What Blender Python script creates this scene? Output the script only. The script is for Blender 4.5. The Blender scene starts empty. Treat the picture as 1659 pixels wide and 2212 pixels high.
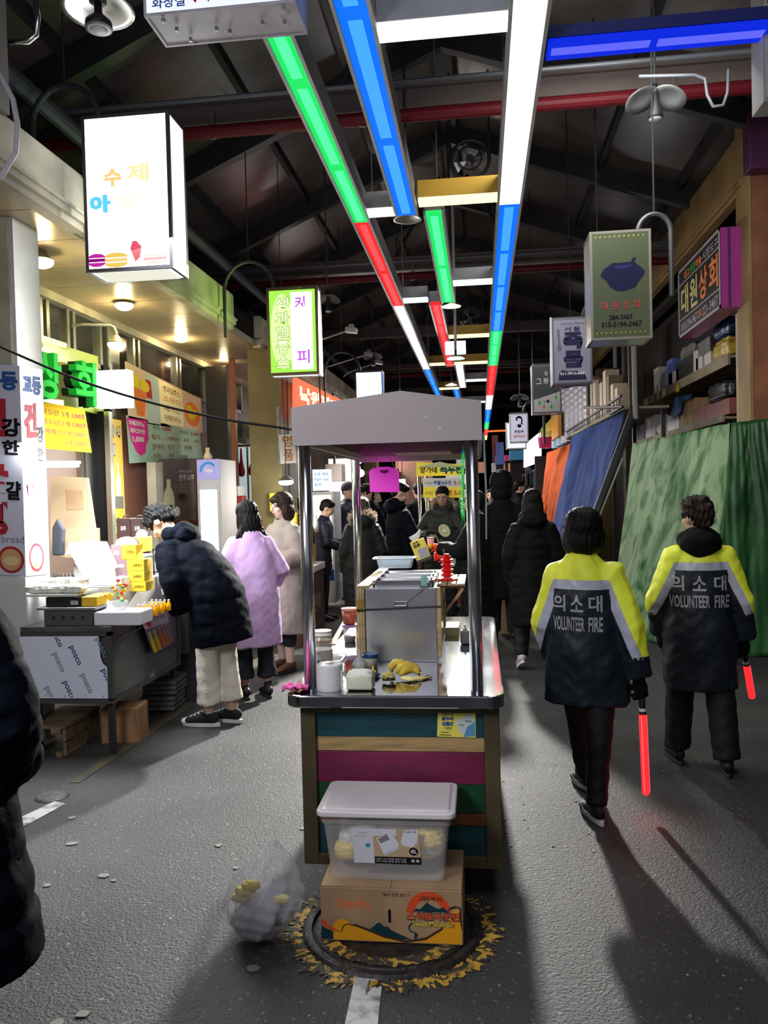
import bpy, bmesh, math, random
import numpy as np
from mathutils import Vector, Matrix
from mathutils.bvhtree import BVHTree
random.seed(7); np.random.seed(7)
S = bpy.context.scene
COL = S.collection
sin, cos, pi, rad = math.sin, math.cos, math.pi, math.radians
# ---------------- camera ----------------
FPX, EYE = 1750.0, 1.62                       # focal length in pixels of a 1659 x 2212 frame, eye height
_yaw, _pit, _rol = rad(6.8), rad(-1.44), rad(1.45)
_f = Vector((-sin(_yaw)*cos(_pit), cos(_yaw)*cos(_pit), sin(_pit)))
_R = Vector((cos(_yaw), sin(_yaw), 0)); _U = _R.cross(_f)
_X = _R*cos(_rol) - _U*sin(_rol); _Y = _R*sin(_rol) + _U*cos(_rol)
cd = bpy.data.cameras.new('camera'); cam = bpy.data.objects.new('camera', cd); COL.objects.link(cam)
cd.sensor_fit = 'HORIZONTAL'; cd.sensor_width = 36; cd.lens = 36*FPX/1659; cd.clip_start = .05; cd.clip_end = 300
cam.matrix_world = Matrix.Translation((0, 0, EYE)) @ Matrix((_X, _Y, -_f)).transposed().to_4x4()
S.camera = cam
def at(px, py, ax, v):
    """point of the world seen at a pixel, on the plane where coordinate ax equals v"""
    q = _X*((px-829.5)/FPX) + _Y*((1106-py)/FPX) + _f
    o = Vector((0, 0, EYE)); return o + q*((v-o[ax])/q[ax])
# ---------------- world, exposure, big lights ----------------
w = bpy.data.worlds.new('night'); S.world = w; w.use_nodes = True
w.node_tree.nodes['Background'].inputs[0].default_value = (.50, .50, .58, 1)
w.node_tree.nodes['Background'].inputs[1].default_value = .38
S.view_settings.view_transform = 'Standard'; S.view_settings.look = 'None'
S.view_settings.exposure = 0.0; S.view_settings.gamma = 1.0; S.view_settings.use_curve_mapping = False
S.cycles.max_bounces = 6; S.cycles.diffuse_bounces = 3; S.cycles.glossy_bounces = 3
S.cycles.transmission_bounces = 6; S.cycles.transparent_max_bounces = 10
S.cycles.caustics_reflective = False; S.cycles.caustics_refractive = False
S.cycles.sample_clamp_indirect = 4.0
def lamp(name, kind, loc, energy, col=(1, 1, 1), size=.3, to=None, size_y=None, spot=None, blend=.5):
    l = bpy.data.lights.new(name, kind); l.energy = energy; l.color = col
    if kind == 'AREA':
        l.size = size
        if size_y: l.shape = 'RECTANGLE'; l.size_y = size_y
    else: l.shadow_soft_size = size
    if kind == 'SPOT': l.spot_size = rad(spot or 90); l.spot_blend = blend
    o = bpy.data.objects.new(name, l); COL.objects.link(o); o.location = loc
    if to is not None: o.rotation_euler = (Vector(to)-Vector(loc)).to_track_quat('-Z', 'Y').to_euler()
    return o
# ---------------- materials ----------------
_M = {}
def mat(name, col=(.5, .5, .5), rough=.6, metal=0., emit=None, es=1., noise=0., nscale=8., bump=0., bscale=60., alpha=1.,
        spec=.5, stretch=(1, 1, 1), col2=None, trans=0., coat=0., distort=0., lo=.35, hi=.65, ior=1.45):
    if name in _M: return _M[name]
    m = bpy.data.materials.new(name); m.use_nodes = True; nt = m.node_tree; N = nt.nodes; L = nt.links
    b = N['Principled BSDF']; c = tuple(col)+(1,)
    b.inputs['Base Color'].default_value = c; b.inputs['Roughness'].default_value = rough
    b.inputs['Metallic'].default_value = metal; b.inputs['Specular IOR Level'].default_value = spec
    b.inputs['Alpha'].default_value = alpha; b.inputs['Transmission Weight'].default_value = trans
    b.inputs['Coat Weight'].default_value = coat; b.inputs['IOR'].default_value = ior
    if emit is not None:
        b.inputs['Emission Color'].default_value = tuple(emit)+(1,); b.inputs['Emission Strength'].default_value = es
    if noise or bump or col2 is not None:
        tc = N.new('ShaderNodeTexCoord'); mp = N.new('ShaderNodeMapping'); L.new(tc.outputs['Object'], mp.inputs[0])
        mp.inputs['Scale'].default_value = stretch
    if noise or col2 is not None:
        nz = N.new('ShaderNodeTexNoise'); nz.inputs['Scale'].default_value = nscale; nz.inputs['Detail'].default_value = 5
        nz.inputs['Distortion'].default_value = distort
        L.new(mp.outputs[0], nz.inputs[0]); r = N.new('ShaderNodeValToRGB'); L.new(nz.outputs[0], r.inputs[0])
        k = 1-noise
        r.color_ramp.elements[0].position = lo; r.color_ramp.elements[1].position = hi
        r.color_ramp.elements[0].color = tuple(x*k for x in col)+(1,)
        r.color_ramp.elements[1].color = (tuple(col2)+(1,)) if col2 is not None else tuple(min(1, x*(1+noise*.6)) for x in col)+(1,)
        L.new(r.outputs[0], b.inputs['Base Color'])
    if bump:
        n2 = N.new('ShaderNodeTexNoise'); n2.inputs['Scale'].default_value = bscale; n2.inputs['Detail'].default_value = 4
        L.new(mp.outputs[0], n2.inputs[0]); bp = N.new('ShaderNodeBump'); bp.inputs['Strength'].default_value = bump
        bp.inputs['Distance'].default_value = .02; L.new(n2.outputs[0], bp.inputs['Height']); L.new(bp.outputs[0], b.inputs['Normal'])
    _M[name] = m; return m
def glow(name, col, es=1.): return mat(name, (.02, .02, .02), .8, emit=col, es=es, spec=.05)
# ---------------- mesh builder ----------------
def frames(pts):
    """tangent frames along a polyline"""
    P = [Vector(p) for p in pts]; out = []; n = len(P)
    t0 = (P[1]-P[0]).normalized(); up = Vector((0, 0, 1)) if abs(t0.z) < .9 else Vector((0, 1, 0))
    x = t0.cross(up).normalized()
    for i in range(n):
        t = ((P[min(i+1, n-1)]-P[i]).normalized() + (P[i]-P[max(i-1, 0)]).normalized())
        t = t.normalized() if t.length > 1e-6 else t0
        x = (x - t*x.dot(t)).normalized(); out.append((x.copy(), x.cross(t).normalized(), t))
    return P, out
class B:
    def __init__(s): s.v = []; s.f = []; s.m = []; s.mi = 0
    def add(s, v, f):
        o = len(s.v); s.v += [tuple(x) for x in v]; s.f += [tuple(i+o for i in q) for q in f]; s.m += [s.mi]*len(f); return s
    def box(s, c, d, rz=0., M=None):
        hx, hy, hz = d[0]/2, d[1]/2, d[2]/2
        v = [Vector((x, y, z)) for x in (-hx, hx) for y in (-hy, hy) for z in (-hz, hz)]
        R = M if M is not None else Matrix.Rotation(rz, 3, 'Z')
        v = [R @ p + Vector(c) for p in v]
        return s.add(v, [(0, 1, 3, 2), (4, 6, 7, 5), (0, 4, 5, 1), (2, 3, 7, 6), (0, 2, 6, 4), (1, 5, 7, 3)])
    def bx(s, a, b):
        return s.box([(a[i]+b[i])/2 for i in range(3)], [abs(b[i]-a[i]) for i in range(3)])
    def tube(s, pts, r, n=10, cap=True, ry=None, closed=False):
        P, F = frames(pts); rr = r if isinstance(r, (list, tuple)) else [r]*len(P); r2 = ry if isinstance(ry, (list, tuple)) else ([ry]*len(P) if ry else rr)
        v = []
        for p, (x, y, t), a, b in zip(P, F, rr, r2):
            v += [p + x*(a*cos(2*pi*k/n)) + y*(b*sin(2*pi*k/n)) for k in range(n)]
        m = len(P); f = []
        for i in range(m if closed else m-1):
            j = (i+1) % m
            f += [(i*n+k, i*n+(k+1) % n, j*n+(k+1) % n, j*n+k) for k in range(n)]
        if cap and not closed: f += [tuple(range(n))[::-1], tuple((m-1)*n+k for k in range(n))]
        return s.add(v, f)
    def cyl(s, a, b, r, r2=None, n=16): return s.tube([a, b], [r, r if r2 is None else r2], n)
    def lathe(s, prof, c=(0, 0, 0), n=20, sx=1, sy=1, M=None):
        v = []
        for r, z in prof: v += [Vector((r*sx*cos(2*pi*k/n), r*sy*sin(2*pi*k/n), z)) for k in range(n)]
        if M is not None: v = [M @ p for p in v]
        v = [p+Vector(c) for p in v]; m = len(prof)
        f = [(i*n+k, i*n+(k+1) % n, (i+1)*n+(k+1) % n, (i+1)*n+k) for i in range(m-1) for k in range(n)]
        if prof[0][0] > 1e-4: f.append(tuple(range(n))[::-1])
        if prof[-1][0] > 1e-4: f.append(tuple((m-1)*n+k for k in range(n)))
        return s.add(v, f)
    def ell(s, c, r, n=14, M=None):
        h = n//2
        return s.lathe([(max(1e-5, sin(pi*i/h)), -cos(pi*i/h)) for i in range(h+1)], (0, 0, 0), n) if False else s._ell(c, r, n, h, M)
    def _ell(s, c, r, n, h, M):
        v = []; R = M if M is not None else Matrix.Identity(3); c = Vector(c)
        for i in range(h+1):
            a = pi*i/h
            for k in range(n): v.append(R @ Vector((r[0]*sin(a)*cos(2*pi*k/n), r[1]*sin(a)*sin(2*pi*k/n), -r[2]*cos(a))) + c)
        return s.add(v, [(i*n+k, i*n+(k+1) % n, (i+1)*n+(k+1) % n, (i+1)*n+k) for i in range(h) for k in range(n)])
    def poly(s, pts, ext=None):
        n = len(pts); P = [Vector(p) for p in pts]
        if ext is None: return s.add(P, [tuple(range(n))])
        e = Vector(ext); return s.add(P+[p+e for p in P], [tuple(range(n))[::-1], tuple(range(n, 2*n))]+[(i, (i+1) % n, n+(i+1) % n, n+i) for i in range(n)])
    def grid(s, fn, nu, nv, thick=None):
        v = [Vector(fn(i/nu, j/nv)) for j in range(nv+1) for i in range(nu+1)]
        f = [(j*(nu+1)+i, j*(nu+1)+i+1, (j+1)*(nu+1)+i+1, (j+1)*(nu+1)+i) for j in range(nv) for i in range(nu)]
        return s.add(v, f)
OFF = {}
def new_mesh(name, v, f, mats, smooth=False, mi=None):
    me = bpy.data.meshes.new(name); me.from_pydata([tuple(p) for p in v], [], f); me.validate()
    for m in (mats if isinstance(mats, (list, tuple)) else [mats]): me.materials.append(m)
    if smooth: me.polygons.foreach_set('use_smooth', [True]*len(me.polygons))
    if mi is not None and len(mi) == len(me.polygons): me.polygons.foreach_set('material_index', mi)
    me.update(); return me
def link(name, me, parent=None, label=None, cat=None, group=None, kind=None):
    o = bpy.data.objects.new(name, me); COL.objects.link(o)
    if parent is not None: o.parent = parent
    tag(o, label, cat, group, kind); return o
def tag(o, label=None, cat=None, group=None, kind=None):
    if label: o['label'] = label
    if cat: o['category'] = cat
    if group: o['group'] = group
    if kind: o['kind'] = kind
    return o
def obj(name, b, m, parent=None, label=None, cat=None, group=None, kind=None, bev=0., smooth=False, seg=2, solid=0., sub=0):
    """one mesh object; geometry is given in world space and stored relative to its thing's base"""
    V = np.array([tuple(p) for p in b.v], dtype=float)
    if parent is not None: off = OFF[parent.name]
    else: off = np.array([(V[:, 0].min()+V[:, 0].max())/2, (V[:, 1].min()+V[:, 1].max())/2, V[:, 2].min()])
    me = new_mesh(name, V-off, b.f, m, smooth, b.m)
    o = link(name, me, parent, label, cat, group, kind); OFF[o.name] = off
    if parent is None: o.location = off
    if solid: q = o.modifiers.new('solid', 'SOLIDIFY'); q.thickness = solid; q.offset = 0
    if bev: q = o.modifiers.new('bevel', 'BEVEL'); q.width = bev; q.segments = seg; q.limit_method = 'ANGLE'; q.harden_normals = False
    if sub: q = o.modifiers.new('sub', 'SUBSURF'); q.levels = sub; q.render_levels = sub
    return o
def thing(name, label, cat, loc=(0, 0, 0), group=None, rz=0., local=False):
    o = bpy.data.objects.new(name, None); COL.objects.link(o); o.location = loc; o.empty_display_size = .1
    tag(o, label, cat, group)
    if local: o.rotation_euler = (0, 0, rz); OFF[o.name] = np.zeros(3)
    else: OFF[o.name] = np.array(loc, dtype=float)
    return o
def copy_tree(o, loc=None, rz=None, label=None, parent=None):
    c = o.copy(); COL.objects.link(c); OFF[c.name] = OFF.get(o.name)
    if parent is not None: c.parent = parent
    if loc is not None: c.location = loc
    if rz is not None: c.rotation_euler = (0, 0, rz)
    if label: c['label'] = label
    for ch in list(o.children): copy_tree(ch, parent=c)
    return c
def setting(name, b, m, **k): return obj(name, b, m, kind='structure', **k)
# ---------------- flat print on a panel ----------------
_T = {}
def glyphs(s, bold=0., spacing=1.):
    k = (s, bold, spacing)
    if k in _T: return _T[k]
    c = bpy.data.curves.new('type', 'FONT'); c.body = s; c.offset = bold; c.resolution_u = 2; c.space_character = spacing; c.space_line = 1.1
    o = bpy.data.objects.new('type', c); me = o.to_mesh()
    v = np.array([p.co[:2] for p in me.vertices]) if len(me.vertices) else np.zeros((1, 2)); f = [tuple(p.vertices) for p in me.polygons]
    o.to_mesh_clear(); bpy.data.objects.remove(o); bpy.data.curves.remove(c); _T[k] = (v, f); return _T[k]
class Panel:
    """a flat quad in space: bl, br, tr, tl; draws print on it in u,v of 0..1"""
    def __init__(s, bl, br, tr, tl, parent):
        s.c = [Vector(p) for p in (bl, br, tr, tl)]; s.n = (s.c[1]-s.c[0]).cross(s.c[3]-s.c[0]).normalized(); s.p = parent
        s.W = (s.c[1]-s.c[0]).length; s.H = (s.c[3]-s.c[0]).length
    def P(s, u, v, n=0.):
        a = s.c[0].lerp(s.c[1], u); b = s.c[3].lerp(s.c[2], u); return a.lerp(b, v)+s.n*n*.4
    def sheet(s, name, m, t=.004, **k):
        b = B(); b.poly([s.P(0, 0), s.P(1, 0), s.P(1, 1), s.P(0, 1)], -s.n*t); return obj(name, b, m, s.p, **k)
    def shape(s, name, m, polys, n=.003, **k):
        b = B()
        for q in polys: b.poly([s.P(u, v, n) for u, v in q])
        return obj(name, b, m, s.p, **k)
    def rect(s, name, m, u0, v0, u1, v1, n=.003, **k): return s.shape(name, m, [[(u0, v0), (u1, v0), (u1, v1), (u0, v1)]], n, **k)
    def oval(s, u, v, ru, rv, N=20): return [(u+ru*cos(2*pi*k/N), v+rv*sin(2*pi*k/N)) for k in range(N)]
    def text(s, t, m, u0, v0, u1, v1, bold=0., n=.005, fit=True, name='lettering', lines=None, **k):
        """lines of writing fitted in the box"""
        b = B(); items = lines or [(t, u0, v0, u1, v1)]
        for (tx, a0, b0, a1, b1) in items:
            v, f = glyphs(tx, bold); lo, hi = v.min(0), v.max(0); d = np.maximum(hi-lo, 1e-6)
            if len(tx) == 1 and tx in 'ㅡ-|ㅣ': d = np.maximum(d, .6)
            q = (v-lo)/d
            b.add([s.P(a0+(a1-a0)*x, b0+(b1-b0)*y, n) for x, y in q], f)
        return obj(name, b, m, s.p, **k)
# ================= LIGHTS OF THE PLACE AND ADDED FILL =================
lamp('floodlight_beam', 'SPOT', (-.2, 11.0, 3.45), 4600, (1, .97, .92), .12, (-2.7, 3.2, 0), spot=58, blend=.75)
lamp('cart_front_fill', 'AREA', (-1.7, .7, 2.5), 52, (.98, .97, 1), .7, (-.35, 3.1, .5), size_y=.7)  # added fill that brightens the cart front and the boxes
lamp('stall_tube_light', 'AREA', (-2.55, 5.15, 2.0), 60, (.93, .97, 1), .9, (-2.75, 5.45, .8), size_y=.25)
lamp('stall_tube_light', 'AREA', (-2.9, 6.7, 2.3), 45, (.95, .97, 1), 1.0, (-2.8, 6.8, .8), size_y=.3)
lamp('big_sign_spill', 'AREA', (-1.88, 4.95, 3.3), 40, (.95, .98, 1), .5, (-1.0, 3.6, 0), size_y=.9)
lamp('far_shop_light', 'AREA', (-2.6, 13.0, 2.7), 130, (1, .95, .86), 1.6, (-1.0, 12.5, .8), size_y=1.)
lamp('far_shop_light', 'AREA', (-2.4, 18.0, 2.7), 150, (1, .96, .92), 2., (-1.2, 17, .8), size_y=1.)
lamp('far_aisle_light', 'AREA', (-.6, 13.0, 3.6), 60, (1, .96, .92), .8, (-.3, 12, 0), size_y=.8)
lamp('far_aisle_light', 'AREA', (-1.6, 22.0, 3.6), 90, (1, .96, .92), .6, (-.3, 22, 0), size_y=3.)
lamp('cart_rear_light', 'POINT', (-.36, 5.3, 2.2), 22, (1, .96, .88), .06)  # point light above and behind the cart, without a modelled bulb
lamp('front_aisle_light', 'AREA', (.2, 1.2, 4.3), 26, (.86, .9, 1), 1.6, (.9, 4.6, .6), size_y=1.6)
lamp('right_aisle_light', 'AREA', (.9, 5.4, 4.4), 60, (1, .97, .9), 1.0, (2.1, 8.2, 1.4), size_y=1.0)
# ================= MATERIALS =================
def asphalt():
    m = mat('asphalt', (.05, .05, .05), .62, noise=.4, nscale=1.2, bump=.5, bscale=95, spec=.45)
    nt = m.node_tree; N = nt.nodes; L = nt.links; b = N['Principled BSDF']
    tc = N.new('ShaderNodeTexCoord'); v = N.new('ShaderNodeTexVoronoi'); v.inputs['Scale'].default_value = 110
    L.new(tc.outputs['Object'], v.inputs[0]); r = N.new('ShaderNodeValToRGB'); L.new(v.outputs['Color'], r.inputs[0])
    r.color_ramp.elements[0].position = .86; r.color_ramp.elements[0].color = (0, 0, 0, 1); r.color_ramp.elements[1].position = .99; r.color_ramp.elements[1].color = (1, 1, 1, 1)
    mx = N.new('ShaderNodeMix'); mx.data_type = 'RGBA'; mx.inputs['B'].default_value = (.26, .25, .235, 1)
    src = b.inputs['Base Color'].links[0].from_socket; L.new(src, mx.inputs['A']); L.new(r.outputs[0], mx.inputs['Factor']); L.new(mx.outputs['Result'], b.inputs['Base Color'])
    return m
ASPH = asphalt()
STEEL = mat('steel', (.62, .63, .65), .22, 1., noise=.12, nscale=6, bump=.02, bscale=30)
CHROME = mat('chrome_tube', (.85, .86, .88), .2, 1.)
GALV = mat('galvanised', (.35, .36, .36), .45, .8, noise=.3, nscale=5)
DARK = mat('dark_steel', (.028, .03, .034), .45, noise=.3, nscale=3, spec=.5)
BLACK = mat('black', (.012, .012, .014), .5)
WHITE = mat('white_paint', (.8, .8, .8), .5)
GREYP = mat('grey_paint', (.32, .32, .34), .5, noise=.2, nscale=4)
CREAM = mat('cream_plaster', (.5, .46, .34), .75, noise=.35, nscale=2.5, bump=.08, bscale=20)
OLIVE = mat('olive_paint', (.16, .13, .045), .5, noise=.2, nscale=3)
SOFFIT = mat('soffit_sheet', (.42, .34, .2), .35, noise=.25, nscale=2.2, stretch=(1, .2, 1), spec=.6)
YELWALL = mat('yellow_fascia', (.33, .22, .09), .6, noise=.25, nscale=2.)
BROWN = mat('brown_sheet', (.30, .12, .065), .5, noise=.25, nscale=3)
PANEL = mat('roof_panel', (.11, .09, .085), .3, noise=.5, nscale=1.5, spec=.6)
GLASSD = mat('dark_glass', (.03, .035, .035), .08, spec=.8)
CARD = mat('cardboard', (.42, .27, .15), .8, noise=.18, nscale=6, bump=.05, bscale=30)
CARD2 = mat('pale_cardboard', (.5, .36, .22), .8, noise=.15, nscale=5)
WOOD = mat('pale_wood', (.62, .43, .22), .6, noise=.25, nscale=3, stretch=(1, 8, 8), distort=1.)
OLDWOOD = mat('old_wood', (.2, .14, .075), .75, noise=.4, nscale=4, stretch=(1, 6, 6), distort=1.)
PINKB = mat('tie_beam_paint', (.12, .095, .09), .5)
REDP = mat('red_pipe_paint', (.11, .008, .014), .5, spec=.2)
PLASTIC = mat('clear_plastic', (.9, .93, .95), .12, alpha=.38, spec=.7)
FROST = mat('frosted_plastic', (.85, .86, .87), .35, alpha=.6, spec=.6)
# ================= FLOOR =================
b = B(); b.box((0, 19, -.05), (9.0, 56, .1)); fl = setting('floor', b, ASPH)
PAINTW = mat('worn_white_line', (.5, .5, .48), .7, noise=.75, nscale=16, col2=(.55, .55, .53), lo=.3, hi=.5)
PAINTY = mat('worn_yellow_paint', (.05, .045, .035), .7, col2=(.60, .36, .05), nscale=17, distort=1.5, lo=.50, hi=.56, bump=.3, bscale=50)
CURBY = mat('dirty_yellow_line', (.06, .053, .04), .7, col2=(.13, .10, .05), nscale=5, lo=.35, hi=.7)
def decal(name, px, m, z=.004, **k):
    b = B(); P = [at(x, y, 2, z) for x, y in px]; b.poly(P, (0, 0, -.003)); o = obj(name, b, m, fl, **k); return o
decal('painted_line', [(742, 2225), (815, 2225), (827, 2108), (768, 2104)], PAINTW)
decal('painted_line', [(42, 1790), (45, 1765), (118, 1731), (142, 1736)], PAINTW)
decal('curb_line', [(150, 1690), (172, 1690), (400, 1535), (560, 1440), (640, 1392), (660, 1350), (640, 1350), (540, 1432), (385, 1523)], CURBY)
random.seed(3)
for i in range(16):
    gx = random.uniform(-2.2, -.7); gy = random.uniform(2.3, 3.9); b = B(); r_ = random.uniform(.012, .03)
    b.poly([(gx+r_*random.uniform(.7, 1.2)*cos(a*pi/4), gy+r_*random.uniform(.6, 1.)*sin(a*pi/4), .0045) for a in range(8)], (0, 0, -.003))
    obj('gum_stain', b, mat('gum', (.2, .2, .19), .7), fl)
b = B(); c = at(113, 1722, 2, 0); b.lathe([(.001, .012), (.075, .012), (.085, .006), (.09, 0)], c, 24); obj('small_drain_cover', b, mat('iron', (.09, .09, .09), .55, .4, noise=.4, nscale=30), label='small round iron drain cover set in the road left of the bright floor patch', cat='drain cover')
# litter
random.seed(11)
lit = []
for i in range(26):
    gx = random.uniform(-.0, 1.0); gy = random.uniform(2.4, 5.2) if i % 2 else random.uniform(3.6, 4.7); b = B(); r_ = random.uniform(.004, .009)
    b.poly([(gx+r_*cos(a*2.1), gy+r_*sin(a*2.1), .001) for a in range(3)], (0, 0, .003)); lit.append(obj('crumb', b, mat('crumb', (.45, .43, .4), .8), fl))
# main manhole
mc = at(848, 2003, 2, 0); mc.z = 0
t = thing('manhole_cover', 'round iron manhole cover with worn yellow paint under the cardboard box', 'manhole cover', mc)
IRON = mat('cast_iron', (.035, .033, .03), .5, .3, noise=.5, nscale=20, bump=.4, bscale=40)
b = B(); b.lathe([(.001, .014), (.285, .014), (.29, .008), (.295, .003)], mc, 48); obj('cover', b, IRON, t, smooth=False)
b = B(); b.lathe([(.297, .003), (.30, .016), (.325, .016), (.335, .001)], mc, 48); obj('frame_ring', b, IRON, t)
b = B()
def ringpoly(r0, r1, z, jit, seed, a0=0, a1=2*pi, N=72):
    random.seed(seed); ri = []; ro = []
    for k in range(N+1):
        a = a0+(a1-a0)*k/N; ri.append((mc.x+(r0+random.uniform(-jit, jit)*.5)*cos(a), mc.y+(r0+random.uniform(-jit, jit)*.5)*sin(a), z)); e = r1+random.uniform(-jit, jit); ro.append((mc.x+e*cos(a), mc.y+e*sin(a), z))
    n = len(ri); return ri+ro, [(k, k+1, n+k+1, n+k) for k in range(n-1)]
v, f = ringpoly(.335, .392, .004, .03, 5, 0, 2*pi, 260); b.add(v, f); obj('paint_apron', b, PAINTY, t)
b = B(); v, f = ringpoly(.225, .275, .0165, .008, 9, -pi*.85, -pi*.12, 50); b.add(v, f); obj('painted_rim', b, PAINTY, t)
# ================= LEFT SIDE SHELL =================
WX = -3.75
b = B(); b.bx((WX-.2, -1, 0), (WX, 45, 3.6)); wl = setting('wall_left', b, mat('left_wall', (.11, .10, .07), .6, noise=.3, nscale=2))
b = B(); b.bx((WX-.6, -1, 3.5), (WX-.4, 45, 5.4)); setting('wall_left_upper', b, DARK)
# fascia in two runs, soffit
YE = -2.62
def roofz(x): return min(6.2, 4.75+(x+4.1)*1.65/3.8 if x < -.3 else 5.1+(3.5-x)*1.3/3.8)-.06
def fascia(name, x, y0, y1, z0, z1, m, side, nseg):
    b = B(); b.bx((x, y0, z0+.10), (x-side*.08, y1, z1)); r = setting(name, b, m)
    L = (y1-y0)/nseg
    for i in range(nseg):
        b = B(); b.bx((x+side*.0, y0+i*L+.008, z0+.12), (x+side*.012, y0+(i+1)*L-.008, z1-.02)); obj('panel', b, m, r, bev=.004)
    for (dz0, dz1, px_) in ((0, .045, .0), (.045, .09, .03), (.09, .11, .045)):
        b = B(); b.bx((x-side*.1, y0, z0+dz0), (x+side*px_, y1, z0+dz1)); obj('moulding', b, m, r)
    return r
fascia('trim_1', YE, -1, 5.25, 3.42, 3.80, CREAM, 1, 2)
fascia('trim_2', YE, 5.42, 8.6, 3.42, 3.80, CREAM, 1, 2)
fascia('trim_3', YE, 9.7, 20.5, 3.42, 3.80, CREAM, 1, 4)
fascia('trim_4', YE, 21, 45, 3.42, 3.80, CREAM, 1, 4)
b = B(); b.bx((WX, -1, 3.44), (YE-.06, 45, 3.50)); sf = setting('ceiling_left', b, SOFFIT)
for k in range(18):      # soffit sheets with shallow seams
    b = B(); b.bx((WX+.02, 3+k*.6+.006, 3.432), (YE-.1, 3+(k+1)*.6-.006, 3.44)); obj('sheet', b, SOFFIT, sf)
b = B(); b.bx((WX+.0, 4.6, 3.36), (WX+.1, 40, 3.44)); obj('edge_moulding', b, CREAM, sf)
# pillars on the left
PIL = mat('white_pillar', (.62, .62, .6), .6, noise=.12, nscale=3)
b = B(); PX, PY = at(42, 900, 1, 4.9).x, 4.9; b.bx((PX-.4, PY, 0), (PX, PY+.3, 3.43)); p1 = setting('pillar_1', b, PIL)
b = B(); b.bx((PX-.405, PY-.015, 2.5), (PX-.03, PY, 3.43)); obj('upper_facing', b, CREAM, p1)  # cream facing, darker than the white pillar under it
b = B(); b.bx((-2.72, 4.2, 3.79), (-2.58, 4.34, 5.0)); obj('upper_post', b, mat('upper_post', (.2, .18, .17), .6), p1)
b = B(); b.bx((-2.85, 9.9, 0), (-2.45, 10.7, 3.45)); p2 = setting('pillar_2', b, OLIVE)
b = B(); b.bx((-2.452, 10.28, .05), (-2.44, 10.3, 3.4)); obj('seam', b, DARK, p2)
b = B(); b.bx((-3.0, 21, 0), (-2.68, 21.6, 3.45)); setting('pillar_3', b, OLIVE)
# window row above the shops
ALU = mat('aluminium', (.33, .33, .27), .3, .7, noise=.15, nscale=4)
wins = [(6.15, 6.62), (6.68, 7.08), (7.14, 7.72), (8.05, 8.5), (8.58, 9.75), (9.82, 10.9), (11.3, 12.5)]
for i, (y0, y1) in enumerate(wins):
    b = B()
    for a, c_ in (((y0, 2.9), (y0+.05, 3.42)), ((y1-.05, 2.9), (y1, 3.42)), ((y0, 3.37), (y1, 3.42)), ((y0, 2.9), (y1, 2.95))):
        b.bx((WX-.01, a[0], a[1]), (WX+.05, c_[0], c_[1]))
    o = setting('window_%d' % (i+1), b, ALU); b = B(); b.bx((WX, y0+.05, 2.95), (WX+.012, y1-.05, 3.37)); obj('pane', b, GLASSD, o)
b = B(); b.bx((WX, 7.78, 2.3), (WX+.09, 8.0, 3.42)); setting('trim_5', b, mat('bright_alu', (.6, .6, .5), .2, .9))
# ================= RIGHT SIDE SHELL =================
RX = 2.72
b = B(); b.bx((3.6, -1, 0), (3.8, 45, 5.2)); setting('wall_right', b, mat('right_wall', (.05, .035, .03), .7))
z0, z1 = at(1560, 450, 0, RX).z, at(1560, 338, 0, RX).z
fascia('trim_6', RX, 8.7, 16.2, z0-.05, z1, YELWALL, -1, 5)
fascia('trim_7', RX, 16.5, 45, z0-.15, z1-.1, YELWALL, -1, 6)
b = B(); b.bx((RX, 8.53, 0), (3.6, 8.89, z1+.1)); pr_ = setting('pillar_4', b, BROWN)
b = B(); b.bx((RX-.01, 8.52, 0), (RX+.02, 8.9, z1+.1)); obj('corner_strip', b, YELWALL, pr_)
for x in (2.98, 3.3): b = B(); b.bx((x, 8.515, .2), (x+.015, 8.532, z0)); obj('rib', b, mat('rib', (.22, .09, .05), .4), pr_)
PURP = mat('plum_sheet', (.10, .03, .09), .5)
b = B(); b.bx((RX-.05, 8.33, z0+.02), (3.6, 8.53, z0+.56)); obj('capital', b, PURP, pr_, bev=.01)
b = B(); b.bx((RX, 15.6, 0), (RX+.35, 15.9, 4.3)); setting('pillar_5', b, mat('dim_pillar', (.07, .05, .035), .6))
b = B(); b.bx((RX, 19, 0), (RX+.35, 19.4, 4.3)); setting('pillar_6', b, OLIVE)
# end of the hall
b = B(); b.bx((-4.5, 44.5, 0), (4.5, 44.7, 6.6)); setting('wall_back', b, mat('end_wall', (.03, .03, .035), .7))
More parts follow.
